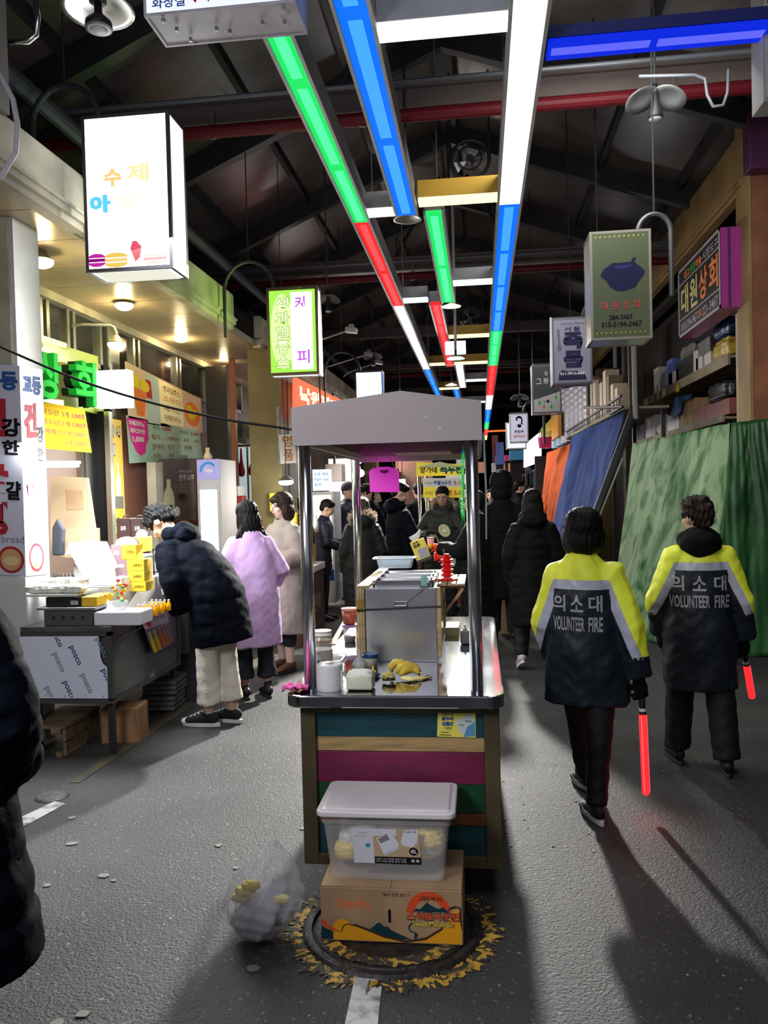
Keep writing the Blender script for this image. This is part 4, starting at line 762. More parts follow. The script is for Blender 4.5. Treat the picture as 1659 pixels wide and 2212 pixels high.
for pts in ([(868, 1462, .012), (890, 1463, .016), (912, 1462, .01), (926, 1458, .008)], [(868, 1464, .01), (893, 1467, .012), (916, 1465, .006), (933, 1462, .006)], [(866, 1466, .008), (884, 1469, .01), (905, 1468, .005), (920, 1466, .005)]):
    b = B(); P = [Vector(bp(*q)) for q in pts]; b.tube(P, [.006, .009, .008, .003], 8, ry=[.004]*4); obj('peel_strip', b, BAN2, t_, smooth=True)
b = B(); b.box(Vector(bp(844, 1461, .035))+Vector((0, -.012, 0)), (.008, .002, .006)); obj('white_tag', b, WHITE, t_)
# pink cloth
b = B()
def fn(u, v): q = Vector((-.80+.10*u, 3.13+.07*v, 0)); return (q.x, q.y, TZ+.004+.016*abs(sin(5*v+2*u))*(1-.3*u)+.01*sin(9*u+3*v)**2)
b.grid(fn, 14, 10); obj('cloth', b, mat('pink_cloth', (.8, .12, .42), .8), None, 'folded bright pink rubber glove cloth at the left corner of the cart top', 'cloth', smooth=True, solid=.006)
# carton, squeeze bottle, flyers
b = B(); c = at(982, 1362, 2, TZ); b.bx((c.x-.045, 4.35, TZ), (c.x+.03, 4.55, TZ+.05)); obj('small_carton', b, mat('cream_carton', (.72, .66, .4), .7), None, 'small cream carton on the cart top right of the steel warmer', 'box', bev=.002)
c = Vector((at(1005, 1340, 1, 4.2).x, 4.15, TZ+.001)); t_ = thing('squeeze_bottle', 'white square squeeze bottle beside the right post on the cart top', 'bottle', c); b = softbox((c.x, c.y, c.z), .026, .026, .036, .35); obj('body', b, mat('white_plastic', (.8, .8, .8), .35), t_, smooth=True); b = B(); b.lathe([(.014, .07), (.014, .078), (.004, .082), (.003, .10), (.001, .10)], c, 14); obj('nozzle', b, mat('white_plastic', (.8, .8, .8)), t_)
p0 = [(at(712, 1392, 2, TZ+.002)), (at(725, 1392, 2, TZ+.002)), (at(752, 1335, 2, TZ+.002)), (at(745, 1335, 2, TZ+.002))]
b = B(); b.poly(p0, (0, 0, .002)); t_ = obj('menu_sheet', b, mat('orange_stripe', (.9, .35, .12), .4, col2=(.95, .75, .45), nscale=14, stretch=(3, 1, 1), lo=.48, hi=.52), None, 'orange and cream patterned sheet at the far left side of the cart top', 'sheet')
# hanging pink board with strings
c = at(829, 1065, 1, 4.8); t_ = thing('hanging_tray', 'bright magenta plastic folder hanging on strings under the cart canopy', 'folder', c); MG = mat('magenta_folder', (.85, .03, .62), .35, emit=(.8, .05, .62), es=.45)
q = [at(x, y, 1, 4.78) for x, y in ((799, 1063), (862, 1063), (861, 1022), (856, 1012), (838, 1008), (815, 1009), (800, 1014), (797, 1020))]
b = B(); b.poly(q, (0, .02, 0)); obj('body', b, MG, t_, bev=.003); b = B(); b.poly([at(x, y, 1, 4.775) for x, y in ((820, 1016), (840, 1015), (838, 1021), (830, 1023), (822, 1021))], (0, .006, 0)); obj('clasp', b, mat('magenta_dark', (.6, .02, .45), .3), t_); b = B(); b.poly([at(x, y, 1, 4.776) for x, y in ((799, 1063), (862, 1063), (862, 1058), (799, 1058))], (0, .03, 0)); obj('lower_rim', b, MG, t_)
b = B(); b.cyl(at(803, 1014, 1, 4.79), at(818, 980, 1, 4.84), .002, n=5); b.cyl(at(853, 1012, 1, 4.79), at(838, 978, 1, 4.84), .002, n=5); obj('string', b, WHITE, t_)
# green and pink tassel on the right post
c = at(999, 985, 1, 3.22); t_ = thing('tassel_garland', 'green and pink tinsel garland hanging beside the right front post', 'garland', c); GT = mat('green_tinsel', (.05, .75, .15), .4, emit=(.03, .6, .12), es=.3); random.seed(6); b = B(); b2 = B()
for k in range(46):
    f_ = k/46; q = Vector(at(1001-3*sin(f_*3), 970+f_*140, 1, 3.22)); a = random.uniform(0, 2*pi); w_ = .006+.012*sin(pi*min(1, f_*1.1)); 
    b.tube([q, q+Vector((w_*cos(a), w_*sin(a), -.02)), q+Vector((w_*.8*cos(a), w_*.8*sin(a), -.05))], [.0012, .001, .0004], 4)
    if k % 3 == 0: q2 = Vector(at(1008, 975+f_*100, 1, 3.24)); b2.tube([q2, q2+Vector((.006*cos(a), .006*sin(a), -.03))], [.0016, .0005], 4)
obj('green_strands', b, GT, t_, kind='stuff'); obj('pink_strands', b2, mat('pink_tinsel', (.85, .2, .5), .5), t_, kind='stuff'); b = B(); b.cyl(at(1000, 975, 1, 3.22), at(1001, 962, 1, 3.2), .002, n=5); b.ell(at(999, 977, 1, 3.22), (.006, .006, .006), 8); obj('knot', b, mat('blue_bead', (.02, .2, .6), .3), t_)
b = B(); P = [at(x, y, 1, 3.3) for x, y in ((1042, 935), (1047, 935), (1052, 1060), (1052, 1165), (1049, 1165), (1048, 1060))]; b.poly(P, (0, .003, 0)); obj('ribbon', b, mat('white_ribbon', (.65, .65, .7), .4), None, 'long thin white ribbon hanging right of the cart post', 'ribbon')
# ================= BOXES IN FRONT OF THE CART =================
x0, x1, y0, y1 = -.600, -.094, 2.815, 3.135; H_ = .195; z0_ = .018
t = thing('cardboard_box', 'low cardboard banana box with orange mountain print standing on the manhole', 'box', ((x0+x1)/2, (y0+y1)/2, z0_))
b = B(); b.bx((x0, y0, z0_), (x1, y1, z0_+H_)); obj('carton', b, CARD, t, bev=.004)
b = B(); b.bx((x0+.002, y0+.002, z0_+H_), ((x0+x1)/2-.001, y1-.002, z0_+H_+.004)); obj('flap', b, CARD, t); b = B(); b.bx(((x0+x1)/2+.001, y0+.002, z0_+H_), (x1-.002, y1-.002, z0_+H_+.004)); obj('flap', b, CARD, t)
p = Panel((x0, y0, z0_), (x1, y0, z0_), (x1, y0, z0_+H_), (x0, y0, z0_+H_), t)
OR, TL, RD_ = col('box_orange', (.85, .38, .02)), col('box_teal', (.01, .05, .06)), col('box_red', (.75, .09, .03))
p.shape('orange_wave', OR, [[(.085, .03), (.085, .30), (.11, .38), (.15, .42), (.19, .38), (.21, .31), (.30, .24), (.42, .12), (.60, .03)], [(.60, .03), (.75, .10), (.86, .28), (.90, .45), (.93, .62), (.97, .66), (.985, .60), (.99, .2), (.99, .03)]], .001)
p.shape('teal_corner', TL, [[(.0, .03), (.0, .28), (.04, .22), (.085, .18), (.085, .03)]], .0015)
p.shape('mountain', TL, [[(.30, .24), (.34, .22), (.38, .31), (.405, .37), (.425, .36), (.45, .30), (.47, .31), (.50, .24), (.55, .18), (.64, .08), (.52, .07), (.42, .12)]], .0015)
p.shape('mountain', TL, [[(.655, .60), (.68, .66), (.70, .64), (.735, .72), (.755, .78), (.775, .73), (.80, .70), (.83, .66), (.87, .69), (.91, .60)]], .0015)
def arc(u, v, r0, r1, a0, a1, N=22, asp=p.W/p.H): return [(u+r1*cos(a0+(a1-a0)*k/N), v+r1*asp*sin(a0+(a1-a0)*k/N)) for k in range(N+1)]+[(u+r0*cos(a1-(a1-a0)*k/N), v+r0*asp*sin(a1-(a1-a0)*k/N)) for k in range(N+1)]
p.shape('red_arch', RD_, [arc(.765, .57, .10, .155, .0, pi)], .001)
p.shape('brown_line', col('box_brown', (.06, .035, .02)), [arc(.195, .20, .042, .05, pi*.25, pi*1.05), [(.225, .30), (.235, .335), (.33, .26), (.44, .15), (.60, .06), (.74, .13), (.86, .33), (.86, .28), (.74, .08), (.60, .02), (.44, .10), (.33, .21)], [(.90, .62), (.92, .66), (.96, .69), (.98, .68), (.98, .48), (.99, .30), (.995, .30), (.99, .70), (.95, .73), (.91, .69)]], .002)
p.shape('red_stripe', RD_, [[(0, .42), (.0, .32), (.06, .22), (.14, .16), (.14, .18), (.06, .28)]], .0022)
p.shape('six_loop', TL, [arc(.655, .30, .025, .036, pi*.4, pi*1.5), arc(.66, .16, .0, .025, -pi/2, pi/2)], .002)
for k, ch in enumerate('스위트마운틴'): p.text(ch, RD_, .615+k*.062, .455, .67+k*.062, .585 if k != 0 else .60, bold=.03, n=.004); p.text(ch, TL, .611+k*.062, .440, .674+k*.062, .60, bold=.05, n=.003)
p.text('Sweet Mountain', BLK, .64, .325, .94, .44, bold=.06, n=.0035); p.text('Sweet Mountain', col('box_yellow', (.9, .7, .1)), .645, .332, .935, .435, bold=.02, n=.0045)
p.text('고당도 바나나', col('box_brown', (.06, .035, .02)), .70, .80, .86, .89, bold=.02, n=.003)
p.text('Sumifru', col('box_orange2', (.8, .2, .08)), .125, .62, .355, .80, bold=.03, n=.002)
p.text('*BGF 삼호 387 11', BLK, .44, .86, .63, .93, n=.002); p.shape('hand_slot', BLK, [[(.482, .38), (.498, .38), (.5, .40), (.5, .60), (.498, .62), (.482, .62), (.48, .60), (.48, .40)]], .002)
# clear bin
x0b, x1b, y0b, y1b, zb, zt2 = -.578, -.148, 2.86, 3.12, z0_+H_+.006, .455
t = thing('storage_bin', 'frosted storage bin with white lid and paper label on the banana box', 'storage bin', ((x0b+x1b)/2, 2.99, zb))
P = rrect(-1, 1, -1, 1, .12); n = len(P); b = B(); cx, cy = (x0b+x1b)/2, (y0b+y1b)/2; wx, wy = (x1b-x0b)/2, (y1b-y0b)/2
lev = [(.93, .93, zb+.0), (.955, .955, zb+.012), (1.06, 1.08, zt2-.03), (1.085, 1.1, zt2-.028), (1.085, 1.1, zt2)]
b.add([(cx+x*wx*a, cy+y*wy*c_, z) for a, c_, z in lev for x, y in P], [(l*n+i, l*n+(i+1) % n, (l+1)*n+(i+1) % n, (l+1)*n+i) for l in range(4) for i in range(n)]+[tuple(range(n))[::-1]])
obj('tub', b, mat('frosted_bin', (.80, .80, .80), .4, alpha=.30, spec=.5), t, smooth=False)
LID = mat('bin_lid', (.74, .70, .72), .45); b = B(); q = rrect(cx-wx*1.17, cx+wx*1.17, cy-wy*1.22, cy+wy*1.22, .03); b.poly([(x, y, zt2) for x, y in q], (0, 0, .022)); ld = obj('lid', b, LID, t, bev=.006, seg=3)
b = B(); q2 = rrect(cx-wx*1.08, cx+wx*1.08, cy-wy*1.10, cy+wy*1.10, .02); m_ = len(q2); q3 = rrect(cx-wx*1.04, cx+wx*1.04, cy-wy*1.04, cy+wy*1.04, .02); b.add([(x, y, zt2+.0225) for x, y in q2]+[(x, y, zt2+.0275) for x, y in q3], [(i, (i+1) % m_, m_+(i+1) % m_, m_+i) for i in range(m_)]+[tuple(m_+i for i in range(m_))]); obj('raised_panel', b, LID, ld)
random.seed(8)
for k, (u, v, r_, m_) in enumerate([(.16, .3, .045, 0), (.2, .5, .05, 1), (.32, .25, .05, 1), (.45, .2, .05, 1), (.62, .3, .055, 0), (.8, .25, .055, 0), (.85, .6, .05, 0), (.7, .55, .05, 1), (.5, .6, .06, 1), (.3, .7, .05, 1), (.84, .4, .05, 1), (.12, .14, .035, 0)]):
    c = (x0b+(x1b-x0b)*u, y0b+.058+.02*(k % 3), zb+.01+(zt2-zb-.09)*v); b = softbox((c[0], c[1], c[2]), r_*1.15, r_*.8, r_*.75, .8, .13, 9, k*1.7)
    obj('bagged_fruit', b, mat('fruit_bag', (.95, .75, .20), .3, bump=.5, bscale=22) if m_ == 0 else mat('crumpled_bag', (.85, .85, .82), .25, bump=.7, bscale=18), t, smooth=True)
fy = y0b-.0015
def bz_(v): return zb+(zt2-zb)*v
LW_ = (x1b-x0b); tl_ = lambda u, v: (x0b+LW_*u, cy-wy*(.945+.13*v)-.004, bz_(v))
p = Panel(tl_(.225, .27), tl_(.79, .27), tl_(.775, .82), tl_(.215, .82), t)
p.sheet('paper_label', mat('label_tan', (.55, .40, .24), .6), .001); p.rect('white_block', mat('label_white', (.72, .72, .78), .6), 0, 0, .31, 1, .0006); p.rect('white_block', mat('label_white', (.72, .72, .78)), .31, .80, .66, 1, .0006); p.rect('black_band', BLK, .31, 0, 1, .2, .0008)
p.shape('bin_drawing', mat('label_bin', (.75, .76, .85), .6), [[(.36, .72), (.58, .90), (.70, .55), (.68, .50), (.45, .28)], [(.72, .62), (.78, .98), (1, 1), (.96, .62), (.88, .48), (.74, .54)]], .001); p.shape('bin_inside', mat('label_dark', (.25, .22, .25), .6), [[(.38, .70), (.52, .86), (.56, .70), (.42, .58)]], .0015); p.shape('bin_front', mat('label_bin2', (.62, .62, .72), .6), [[(.45, .28), (.68, .50), (.69, .42), (.47, .22)]], .0015)
p.shape('badge', BLK, [p.oval(.90, .37, .068, .115, 24)], .0015); p.text('45L', WHT, .855, .315, .945, .425, bold=.03, n=.002); p.shape('blue_dot', col('sky', (.05, .35, .5)), [p.oval(.225, .52, .038, .065)], .0015)
p.text('', WHT, 0, 0, 0, 0, n=.002, lines=[('다용도 수납 정리함 손잡이 뚜껑', .33, .11, .78, .16), ('크기 색상 용량 표시 재질', .33, .04, .78, .09)]); p.text('5,000 원', BLK, .78, .90, .96, .96, bold=.01, n=.002); p.shape('dots', mat('grey_dot', (.5, .5, .5)), [p.oval(.88, .10, .027, .045), p.oval(.95, .10, .027, .045)], .002)
p.text('', col('greytext', (.2, .2, .25)), 0, 0, 0, 0, n=.0015, lines=[('리빙박스', .10, .85, .24, .91), ('52×35×28', .03, .76, .20, .81)])
# ================= BIN BAG ON THE GROUND =================
c = Vector(at(575, 2000, 2, 0)); c = Vector((-.835, 2.84, 0)); t = thing('rubbish_bag', 'clear plastic rubbish bag holding banana peels on the asphalt left of the boxes', 'bag', c)
random.seed(2); ph = [random.uniform(0, 6.28) for _ in range(12)]
def bagf(R, H2, am):
    def fn(a, q):
        z = (1-cos(q))/2; r = R*(sin(q)**.75 if q < pi/2 else sin(q)**1.15)*(1-.55*max(0, z-.35)); lean = .45*R*z*z
        w_ = 1+am*(sin(3*a+ph[0]+2*z)*.6+sin(7*a+ph[1]-5*z)*.5+sin(13*a+ph[2]+9*z)*.35+sin(19*z*2+ph[3]+3*a)*.3-.9*abs(sin(2.5*a+4*z+ph[5]))+.5*abs(sin(5.5*a-7*z+ph[6])))
        tw = .3*z; return (c.x+lean+r*w_*cos(a+tw)*1.02, c.y+r*w_*.82*sin(a+tw), .004+H2*z**.92*(1+.4*am*sin(2*a+ph[4])))
    return fn
b = blob(bagf(.150, .35, .10), 72, 48); obj('outer_film', b, mat('bag_film', (.88, .9, .94), .12, alpha=.24, spec=1., bump=1., bscale=16), t, smooth=True)
b = blob(bagf(.118, .21, .13), 48, 32); obj('inner_bag', b, mat('inner_film', (.70, .71, .77), .22, alpha=.62, spec=.7, bump=1., bscale=10), t, smooth=True)
for (dx, dy, dz, m_, s_) in ((-.035, -.045, .18, 0, .030), (-.012, -.05, .205, 0, .028), (-.055, -.04, .155, 1, .028), (.09, -.03, .15, 1, .025), (0, 0, .02, 2, .07), (.04, -.02, .06, 2, .05)):
    b = softbox((c.x+dx, c.y+dy, dz), s_*1.2, s_*.7, s_*.6, .8, .08, 5, dz*50); obj('peel' if m_ < 2 else 'dark_waste', b, (BAN, BAN2, mat('waste_grey', (.10, .10, .13), .6))[m_], t, smooth=True)
# ================= PEOPLE =================
def remesh(b, vox, smooth=3):
    me = new_mesh('tmp', b.v, b.f, []); o = bpy.data.objects.new('tmp', me); COL.objects.link(o)
    r = o.modifiers.new('r', 'REMESH'); r.mode = 'VOXEL'; r.voxel_size = vox; r.adaptivity = 0
    if smooth: s_ = o.modifiers.new('s', 'SMOOTH'); s_.factor = .5; s_.iterations = smooth
    dg = bpy.context.evaluated_depsgraph_get(); m = bpy.data.meshes.new_from_object(o.evaluated_get(dg))
    V = np.empty(len(m.vertices)*3); m.vertices.foreach_get('co', V); V = V.reshape(-1, 3)
    F = np.array([list(p.vertices) if len(p.vertices) == 4 else list(p.vertices)+[p.vertices[2]] for p in m.polygons], dtype=int)
    bpy.data.objects.remove(o); bpy.data.meshes.remove(me); bpy.data.meshes.remove(m); return V, F
def normals(V, F):
    n = np.cross(V[F[:, 2]]-V[F[:, 0]], V[F[:, 3]]-V[F[:, 1]]); N = np.zeros_like(V)
    for k in range(4): np.add.at(N, F[:, k], n)
    return N/np.maximum(np.linalg.norm(N, axis=1), 1e-9)[:, None]
def nz3(V, f, seed=0.):
    x, y, z = (V*f).T; return (np.sin(x+1.7*np.sin(y*1.3+seed)+seed)+np.sin(1.9*y+1.3*np.sin(z*1.1+seed*2))+np.sin(2.3*z+1.9*np.sin(x*.9+seed*3)))/3
def pmesh(name, V, F, m, parent, **k):
    f = [tuple(q) if q[3] != q[2] else tuple(q[:3]) for q in F.tolist()]
    return link(name, new_mesh(name, V, f, m, True), parent, **k)
def clip(V, F, fld):
    """part of a quad mesh where the field is positive, cut exactly along zero"""
    V = list(map(tuple, V)); g = list(fld); cut = {}; out = []
    F = F.tolist(); keep = []
    for q in F:
        if q[3] == q[2]: q = q[:3]
        s_ = [g[i] >= 0 for i in q]
        if all(s_): out.append(tuple(q)); continue
        if not any(s_): continue
        poly = []
        for a, b_ in zip(q, q[1:]+q[:1]):
            if g[a] >= 0: poly.append(a)
            if (g[a] >= 0) != (g[b_] >= 0):
                k = (min(a, b_), max(a, b_))
                if k not in cut:
                    t = g[a]/(g[a]-g[b_]); V.append(tuple(V[a][i]+(V[b_][i]-V[a][i])*t for i in range(3))); g.append(0.); cut[k] = len(V)-1
                poly.append(cut[k])
        if len(poly) >= 3: out.append(tuple(poly))
    used = sorted({i for f in out for i in f}); mp = {i: k for k, i in enumerate(used)}
    return np.array([V[i] for i in used]), [tuple(mp[i] for i in f) for f in out]
SKIN = mat('skin', (.62, .38, .27), .5, noise=.06, nscale=20, spec=.4); SKIND = mat('skin_shade', (.42, .24, .16), .5)
HAIRB = mat('black_hair', (.0045, .004, .004), .48, bump=.35, bscale=45, stretch=(3, 3, .25), spec=.2); HAIRN = mat('brown_hair', (.022, .011, .008), .5, bump=.35, bscale=45, stretch=(3, 3, .25), spec=.3)
NAVY = mat('navy_puffer', (.0028, .0042, .009), .75, bump=.15, bscale=30, spec=.07); BLKC = mat('black_cloth', (.004, .0045, .005), .75, bump=.2, bscale=40, spec=.15); OLVC = mat('dark_olive_puffer', (.009, .011, .010), .6, bump=.2, bscale=30, spec=.2)
PANT = mat('black_trousers', (.006, .006, .008), .7, bump=.3, bscale=30)
def P3(x, y, z): return Vector((x, y, z))
def hand(b, w, d, side, n, curl=.5, s=1., spread=.12):
    """palm, four fingers of unequal length and a thumb; w wrist, d direction, n palm normal (curl side)"""
    d = Vector(d).normalized(); n = (Vector(n)-d*Vector(n).dot(d)).normalized(); x = d.cross(n).normalized()*side
    pc = w+d*.045*s; b.tube([w-d*.02*s, w+d*.015*s, w+d*.05*s, w+d*.085*s], [.024*s, .030*s, .038*s, .036*s], 12, ry=[.020*s, .016*s, .015*s, .012*s]) if False else None
    M3 = Matrix((x, n, d)).transposed(); b.ell(w+d*.045*s, (.038*s, .017*s, .052*s), 12, M3); b.ell(w+d*.004*s, (.024*s, .019*s, .03*s), 10, M3)
    for k, (u, L_) in enumerate(((-.029, .068), (-.010, .078), (.010, .073), (.028, .057))):
        p = w+d*.078*s+x*u*s; a = 0; pts = [p]; 
        for j, fr in enumerate((.42, .32, .26)):
            a += curl*(.75 if j == 0 else 1.)
            dd = (d*cos(a)+n*sin(a)+x*(u*spread*8*cos(a))).normalized(); pts.append(pts[-1]+dd*L_*fr*s)
        b.tube(pts, [.0095*s, .009*s, .0082*s, .0068*s], 8)
    p = w+d*.02*s-x*.028*s; b.tube([p, p+(d*.6-x*.6+n*.3)*.035*s, p+(d*.95-x*.35+n*(.3+curl*.6))*.062*s], [.013*s, .011*s, .008*s], 8)
def head_parts(b, Mh, s):
    """skull, jaw, nose, ears, brow, lips in head space: origin at skull centre, y forward"""
    def e(c, r, n=14): b.ell(Mh @ (Vector(c)*s), tuple(q*s for q in r), n, Mh.to_3x3())
    e((0, -.005, .02), (.074, .092, .095), 20); e((0, .028, -.045), (.055, .060, .062), 16); e((0, .055, -.085), (.028, .024, .022)); e((0, .045, -.055), (.045, .042, .045))
    for q in (-1, 1): e((q*.074, -.008, -.01), (.011, .019, .030), 10); e((q*.036, .062, -.028), (.024, .022, .022)); e((q*.030, .076, .028), (.028, .012, .009))
    b.tube([Mh @ (Vector((0, .086, .018))*s), Mh @ (Vector((0, .096, .0))*s), Mh @ (Vector((0, .108, -.020))*s), Mh @ (Vector((0, .094, -.030))*s)], [.008*s, .010*s, .013*s, .012*s], 8)
    e((0, .086, -.052), (.022, .010, .006)); e((0, .084, -.061), (.019, .010, .006))
def face_parts(body, Mh, s, glasses=False, lip=(.42, .12, .10), lid=True):
    EYEW = mat('eye_white', (.7, .68, .66), .3); IR = mat('iris', (.012, .008, .006), .2)
    for q in (-1, 1):
        b = B(); b.ell(Mh @ (Vector((q*.031, .078, .004))*s), (.013*s, .009*s, .0055*s), 12, Mh.to_3x3()); e = link('eye', new_mesh('eye', b.v, b.f, EYEW, True), body)
        b = B(); b.ell(Mh @ (Vector((q*.031, .0845, .004))*s), (.0062*s, .003*s, .0055*s), 10, Mh.to_3x3()); link('iris', new_mesh('iris', b.v, b.f, IR, True), body)
        b = B(); b.tube([Mh @ (Vector((q*.016, .0865, .022))*s), Mh @ (Vector((q*.032, .0875, .026))*s), Mh @ (Vector((q*.048, .077, .022))*s)], [.002*s, .0035*s, .0015*s], 6); link('eyebrow', new_mesh('eyebrow', b.v, b.f, HAIRB, True), body)
        b = B(); b.tube([Mh @ (Vector((q*.017, .0855, .007))*s), Mh @ (Vector((q*.031, .0885, .011))*s), Mh @ (Vector((q*.046, .079, .006))*s)], .0016*s, 6); link('eyelid', new_mesh('eyelid', b.v, b.f, HAIRB, True), body)
    b = B(); b.ell(Mh @ (Vector((0, .091, -.056))*s), (.020*s, .006*s, .007*s), 12, Mh.to_3x3()); link('lips', new_mesh('lips', b.v, b.f, mat('lips_%g' % lip[0], lip, .4), True), body)
def person(label, pos, rz, H=1.65, lean=0., turn=0., nod=0., female=False, coat=None, trousers=PANT, hair='short', hairm=None, arms=None, feet=None, hood=None, vox=.009, face=False,
           gloves=None, shoes=None, curl=.5, tr=(.085, .068, .06), trhem=.09, skin=None, group=None, shoulder=None, tuck=False, bend_knee=.02, handN=None):
    s = H/1.65; t = thing('person', label, 'person', pos, group, rz, local=True)
    sw = shoulder or (.150 if female else .172)
    piv = P3(0, 0, .88)
    def bend(p):
        a = lean*min(1., max(0., (p.z-.80)/.30)); c_, s_ = cos(a), sin(a); q = p-piv; return piv+P3(q.x, q.y*c_+q.z*s_, -q.y*s_+q.z*c_)
    J = {k: bend(P3(*v)) for k, v in dict(pel=(0, 0, .88), wai=(0, .005, 1.02), che=(0, .01, 1.20), nb=(0, -.012, 1.37), hd=(0, .012, 1.535)).items()}
    for q, n_ in ((-1, 'L'), (1, 'R')): J['s'+n_] = bend(P3(q*sw, -.008, 1.325)); J['h'+n_] = P3(q*.085, 0, .87)
    A = arms or {}
    for q, n_ in ((-1, 'L'), (1, 'R')):
        e, w_ = A.get(n_, ((q*(sw+.05), -.02, 1.05), (q*(sw+.05), .06, .81))); J['e'+n_] = P3(*e); J['w'+n_] = P3(*w_)
    ft = feet or [(-.09, .03, 4, 0), (.09, -.03, -4, 0)]
    for (fx, fy, yw, pt), n_ in zip(ft, 'LR'):
        Mf = Matrix.Rotation(rad(yw), 3, 'Z') @ Matrix.Rotation(-rad(pt), 3, 'X'); toe = P3(fx, fy, 0)+Matrix.Rotation(rad(yw), 3, 'Z') @ P3(0, .14, 0)
        J['a'+n_] = toe+Mf @ P3(0, -.14, .085); J['F'+n_] = (toe, Mf); hp = J['h'+n_]; J['k'+n_] = (hp+J['a'+n_])*.5+P3(0, bend_knee+.0006*pt, .02)
    S_ = lambda p: p*s
    Mh = Matrix.Translation(J['hd']*s) @ Matrix.Rotation(rad(turn), 4, 'Z') @ Matrix.Rotation(-lean*.55-rad(nod), 4, 'X')
    # body: one surface
    b = B(); head_parts(b, Mh, s)
    b.tube([S_(J['nb']-P3(0, 0, .03)), S_(J['nb'].lerp(J['hd'], .35)), S_(J['hd'])-Mh.to_3x3() @ P3(0, .01, .03)*s], [.062*s, .05*s, .052*s], 14)
    b.tube([S_(J['pel']-P3(0, 0, .08)), S_(J['pel']), S_(J['wai']), S_(J['che']), S_(J['nb']-P3(0, 0, .07))], [q*s for q in (.11, .155 if female else .15, .125, .15, .08)], 18, ry=[q*s for q in (.09, .11, .09, .105, .06)])
    for n_ in 'LR':
        b.tube([S_(J['nb'].lerp(J['s'+n_], .35)-P3(0, 0, .035)), S_(J['s'+n_].lerp(J['nb'], .15)-P3(0, 0, .065)), S_(J['s'+n_].lerp(J['e'+n_], .5)), S_(J['e'+n_]), S_(J['e'+n_].lerp(J['w'+n_], .4)), S_(J['w'+n_])], [q*s for q in (.050, .052, .045, .040, .038, .026)], 12)
        b.tube([S_(J['h'+n_]+P3(0, 0, .03)), S_(J['h'+n_].lerp(J['k'+n_], .4)), S_(J['k'+n_]), S_(J['k'+n_].lerp(J['a'+n_], .35)), S_(J['a'+n_])], [q*s for q in (.085, .075, .055, .052, .036)], 14)
        toe, Mf = J['F'+n_]; b.tube([S_(J['a'+n_]), S_(toe+Mf @ P3(0, -.10, .045)), S_(toe+Mf @ P3(0, -.02, .03))], [.036*s, .033*s, .026*s], 10)
        if not gloves and not tuck:
            dd = J['w'+n_]-J['e'+n_]; hand(b, S_(J['w'+n_]+dd.normalized()*.01), dd, 1 if n_ == 'R' else -1, (handN or {}).get(n_, (-1 if n_ == 'R' else 1, .3, 0)), curl, s)
    V, F = remesh(b, vox, 2); body = pmesh('body', V, F, skin or SKIN, t)
    if face: face_parts(body, Mh, s)
    if gloves:
        for n_ in 'LR':
            b = B(); dd = J['w'+n_]-J['e'+n_]; hand(b, S_(J['w'+n_]+dd.normalized()*.012), dd, 1 if n_ == 'R' else -1, (handN or {}).get(n_, (-1 if n_ == 'R' else 1, .3, 0)), curl, s*1.15)
            b.tube([S_(J['w'+n_]-dd.normalized()*.05), S_(J['w'+n_]+dd.normalized()*.02)], [.036*s, .034*s], 12); V, F = remesh(b, .006, 2); pmesh('glove', V, F, gloves, t)
    # hair
    hm = hairm or HAIRB; Hs = {
        'short': [((0, -.016, .040), (.083, .097, .090)), ((0, -.05, -.005), (.066, .055, .065)), ((0, .045, .082), (.058, .042, .030))],
        'messy': [((0, -.012, .042), (.090, .102, .094)), ((0, .05, .085), (.068, .045, .036)), ((-.05, -.02, .09), (.04, .05, .04)), ((.05, .02, .09), (.04, .05, .04)), ((0, -.06, .0), (.068, .055, .07))],
        'bob': [((0, -.018, .030), (.108, .116, .106)), ((-.068, -.012, -.045), (.052, .078, .085)), ((.068, -.012, -.045), (.052, .078, .085)), ((0, -.066, -.05), (.102, .060, .085)), ((0, .035, .07), (.075, .058, .045))],
        'bangs': [((0, -.018, .032), (.098, .106, .102)), ((-.074, -.012, -.060), (.034, .06, .098)), ((.074, -.012, -.060), (.034, .06, .098)), ((0, -.065, -.06), (.092, .05, .095)), ((0, .052, .062), (.068, .048, .040))],
        'long': [((0, -.016, .032), (.090, .102, .098)), ((-.062, -.022, -.06), (.038, .06, .12)), ((.062, -.022, -.06), (.038, .06, .12)), ((0, -.072, -.10), (.095, .05, .16)), ((0, .045, .075), (.06, .045, .035))],
        'cap': [((0, -.016, .042), (.086, .100, .084)), ((0, -.05, -.005), (.062, .055, .06))]}
    if hair:
        b = B()
        for c_, r_ in Hs[hair]: b.ell(Mh @ (Vector(c_)*s), tuple(q*s for q in r_), 16, Mh.to_3x3())
        if hair == 'long':
            random.seed(int(abs(pos[0]*100)))
            for k in range(13):
                u = (k-6)/6; p0 = Mh @ (Vector((u*.075, -.075+.02*abs(u), -.10))*s); L_ = random.uniform(.14, .22)*s
                b.tube([p0, p0+P3(u*.05, -.02, -L_*.5), p0+P3(u*.085, -.03+.02*random.random(), -L_)], [.026*s, .024*s, .007*s], 8)
        V, F = remesh(b, .007 if vox < .01 else .01, 3); N = normals(V, F); q = (np.array(Mh.inverted().to_3x3()) @ (V-np.array(Mh.translation)).T).T
        an = np.arctan2(q[:, 0], q[:, 1]); am = {'messy': .005, 'bob': .0013, 'bangs': .0013, 'short': .002, 'cap': .001}.get(hair, .003)
        V = V+N*((np.sin(an*23+3*np.sin(q[:, 2]*30))+.6*np.sin(an*51+q[:, 2]*40)) * am + (nz3(q, 55, 1)*.010 if hair == 'messy' else 0))[:, None]
        pmesh('hair', V, F, hm, t)
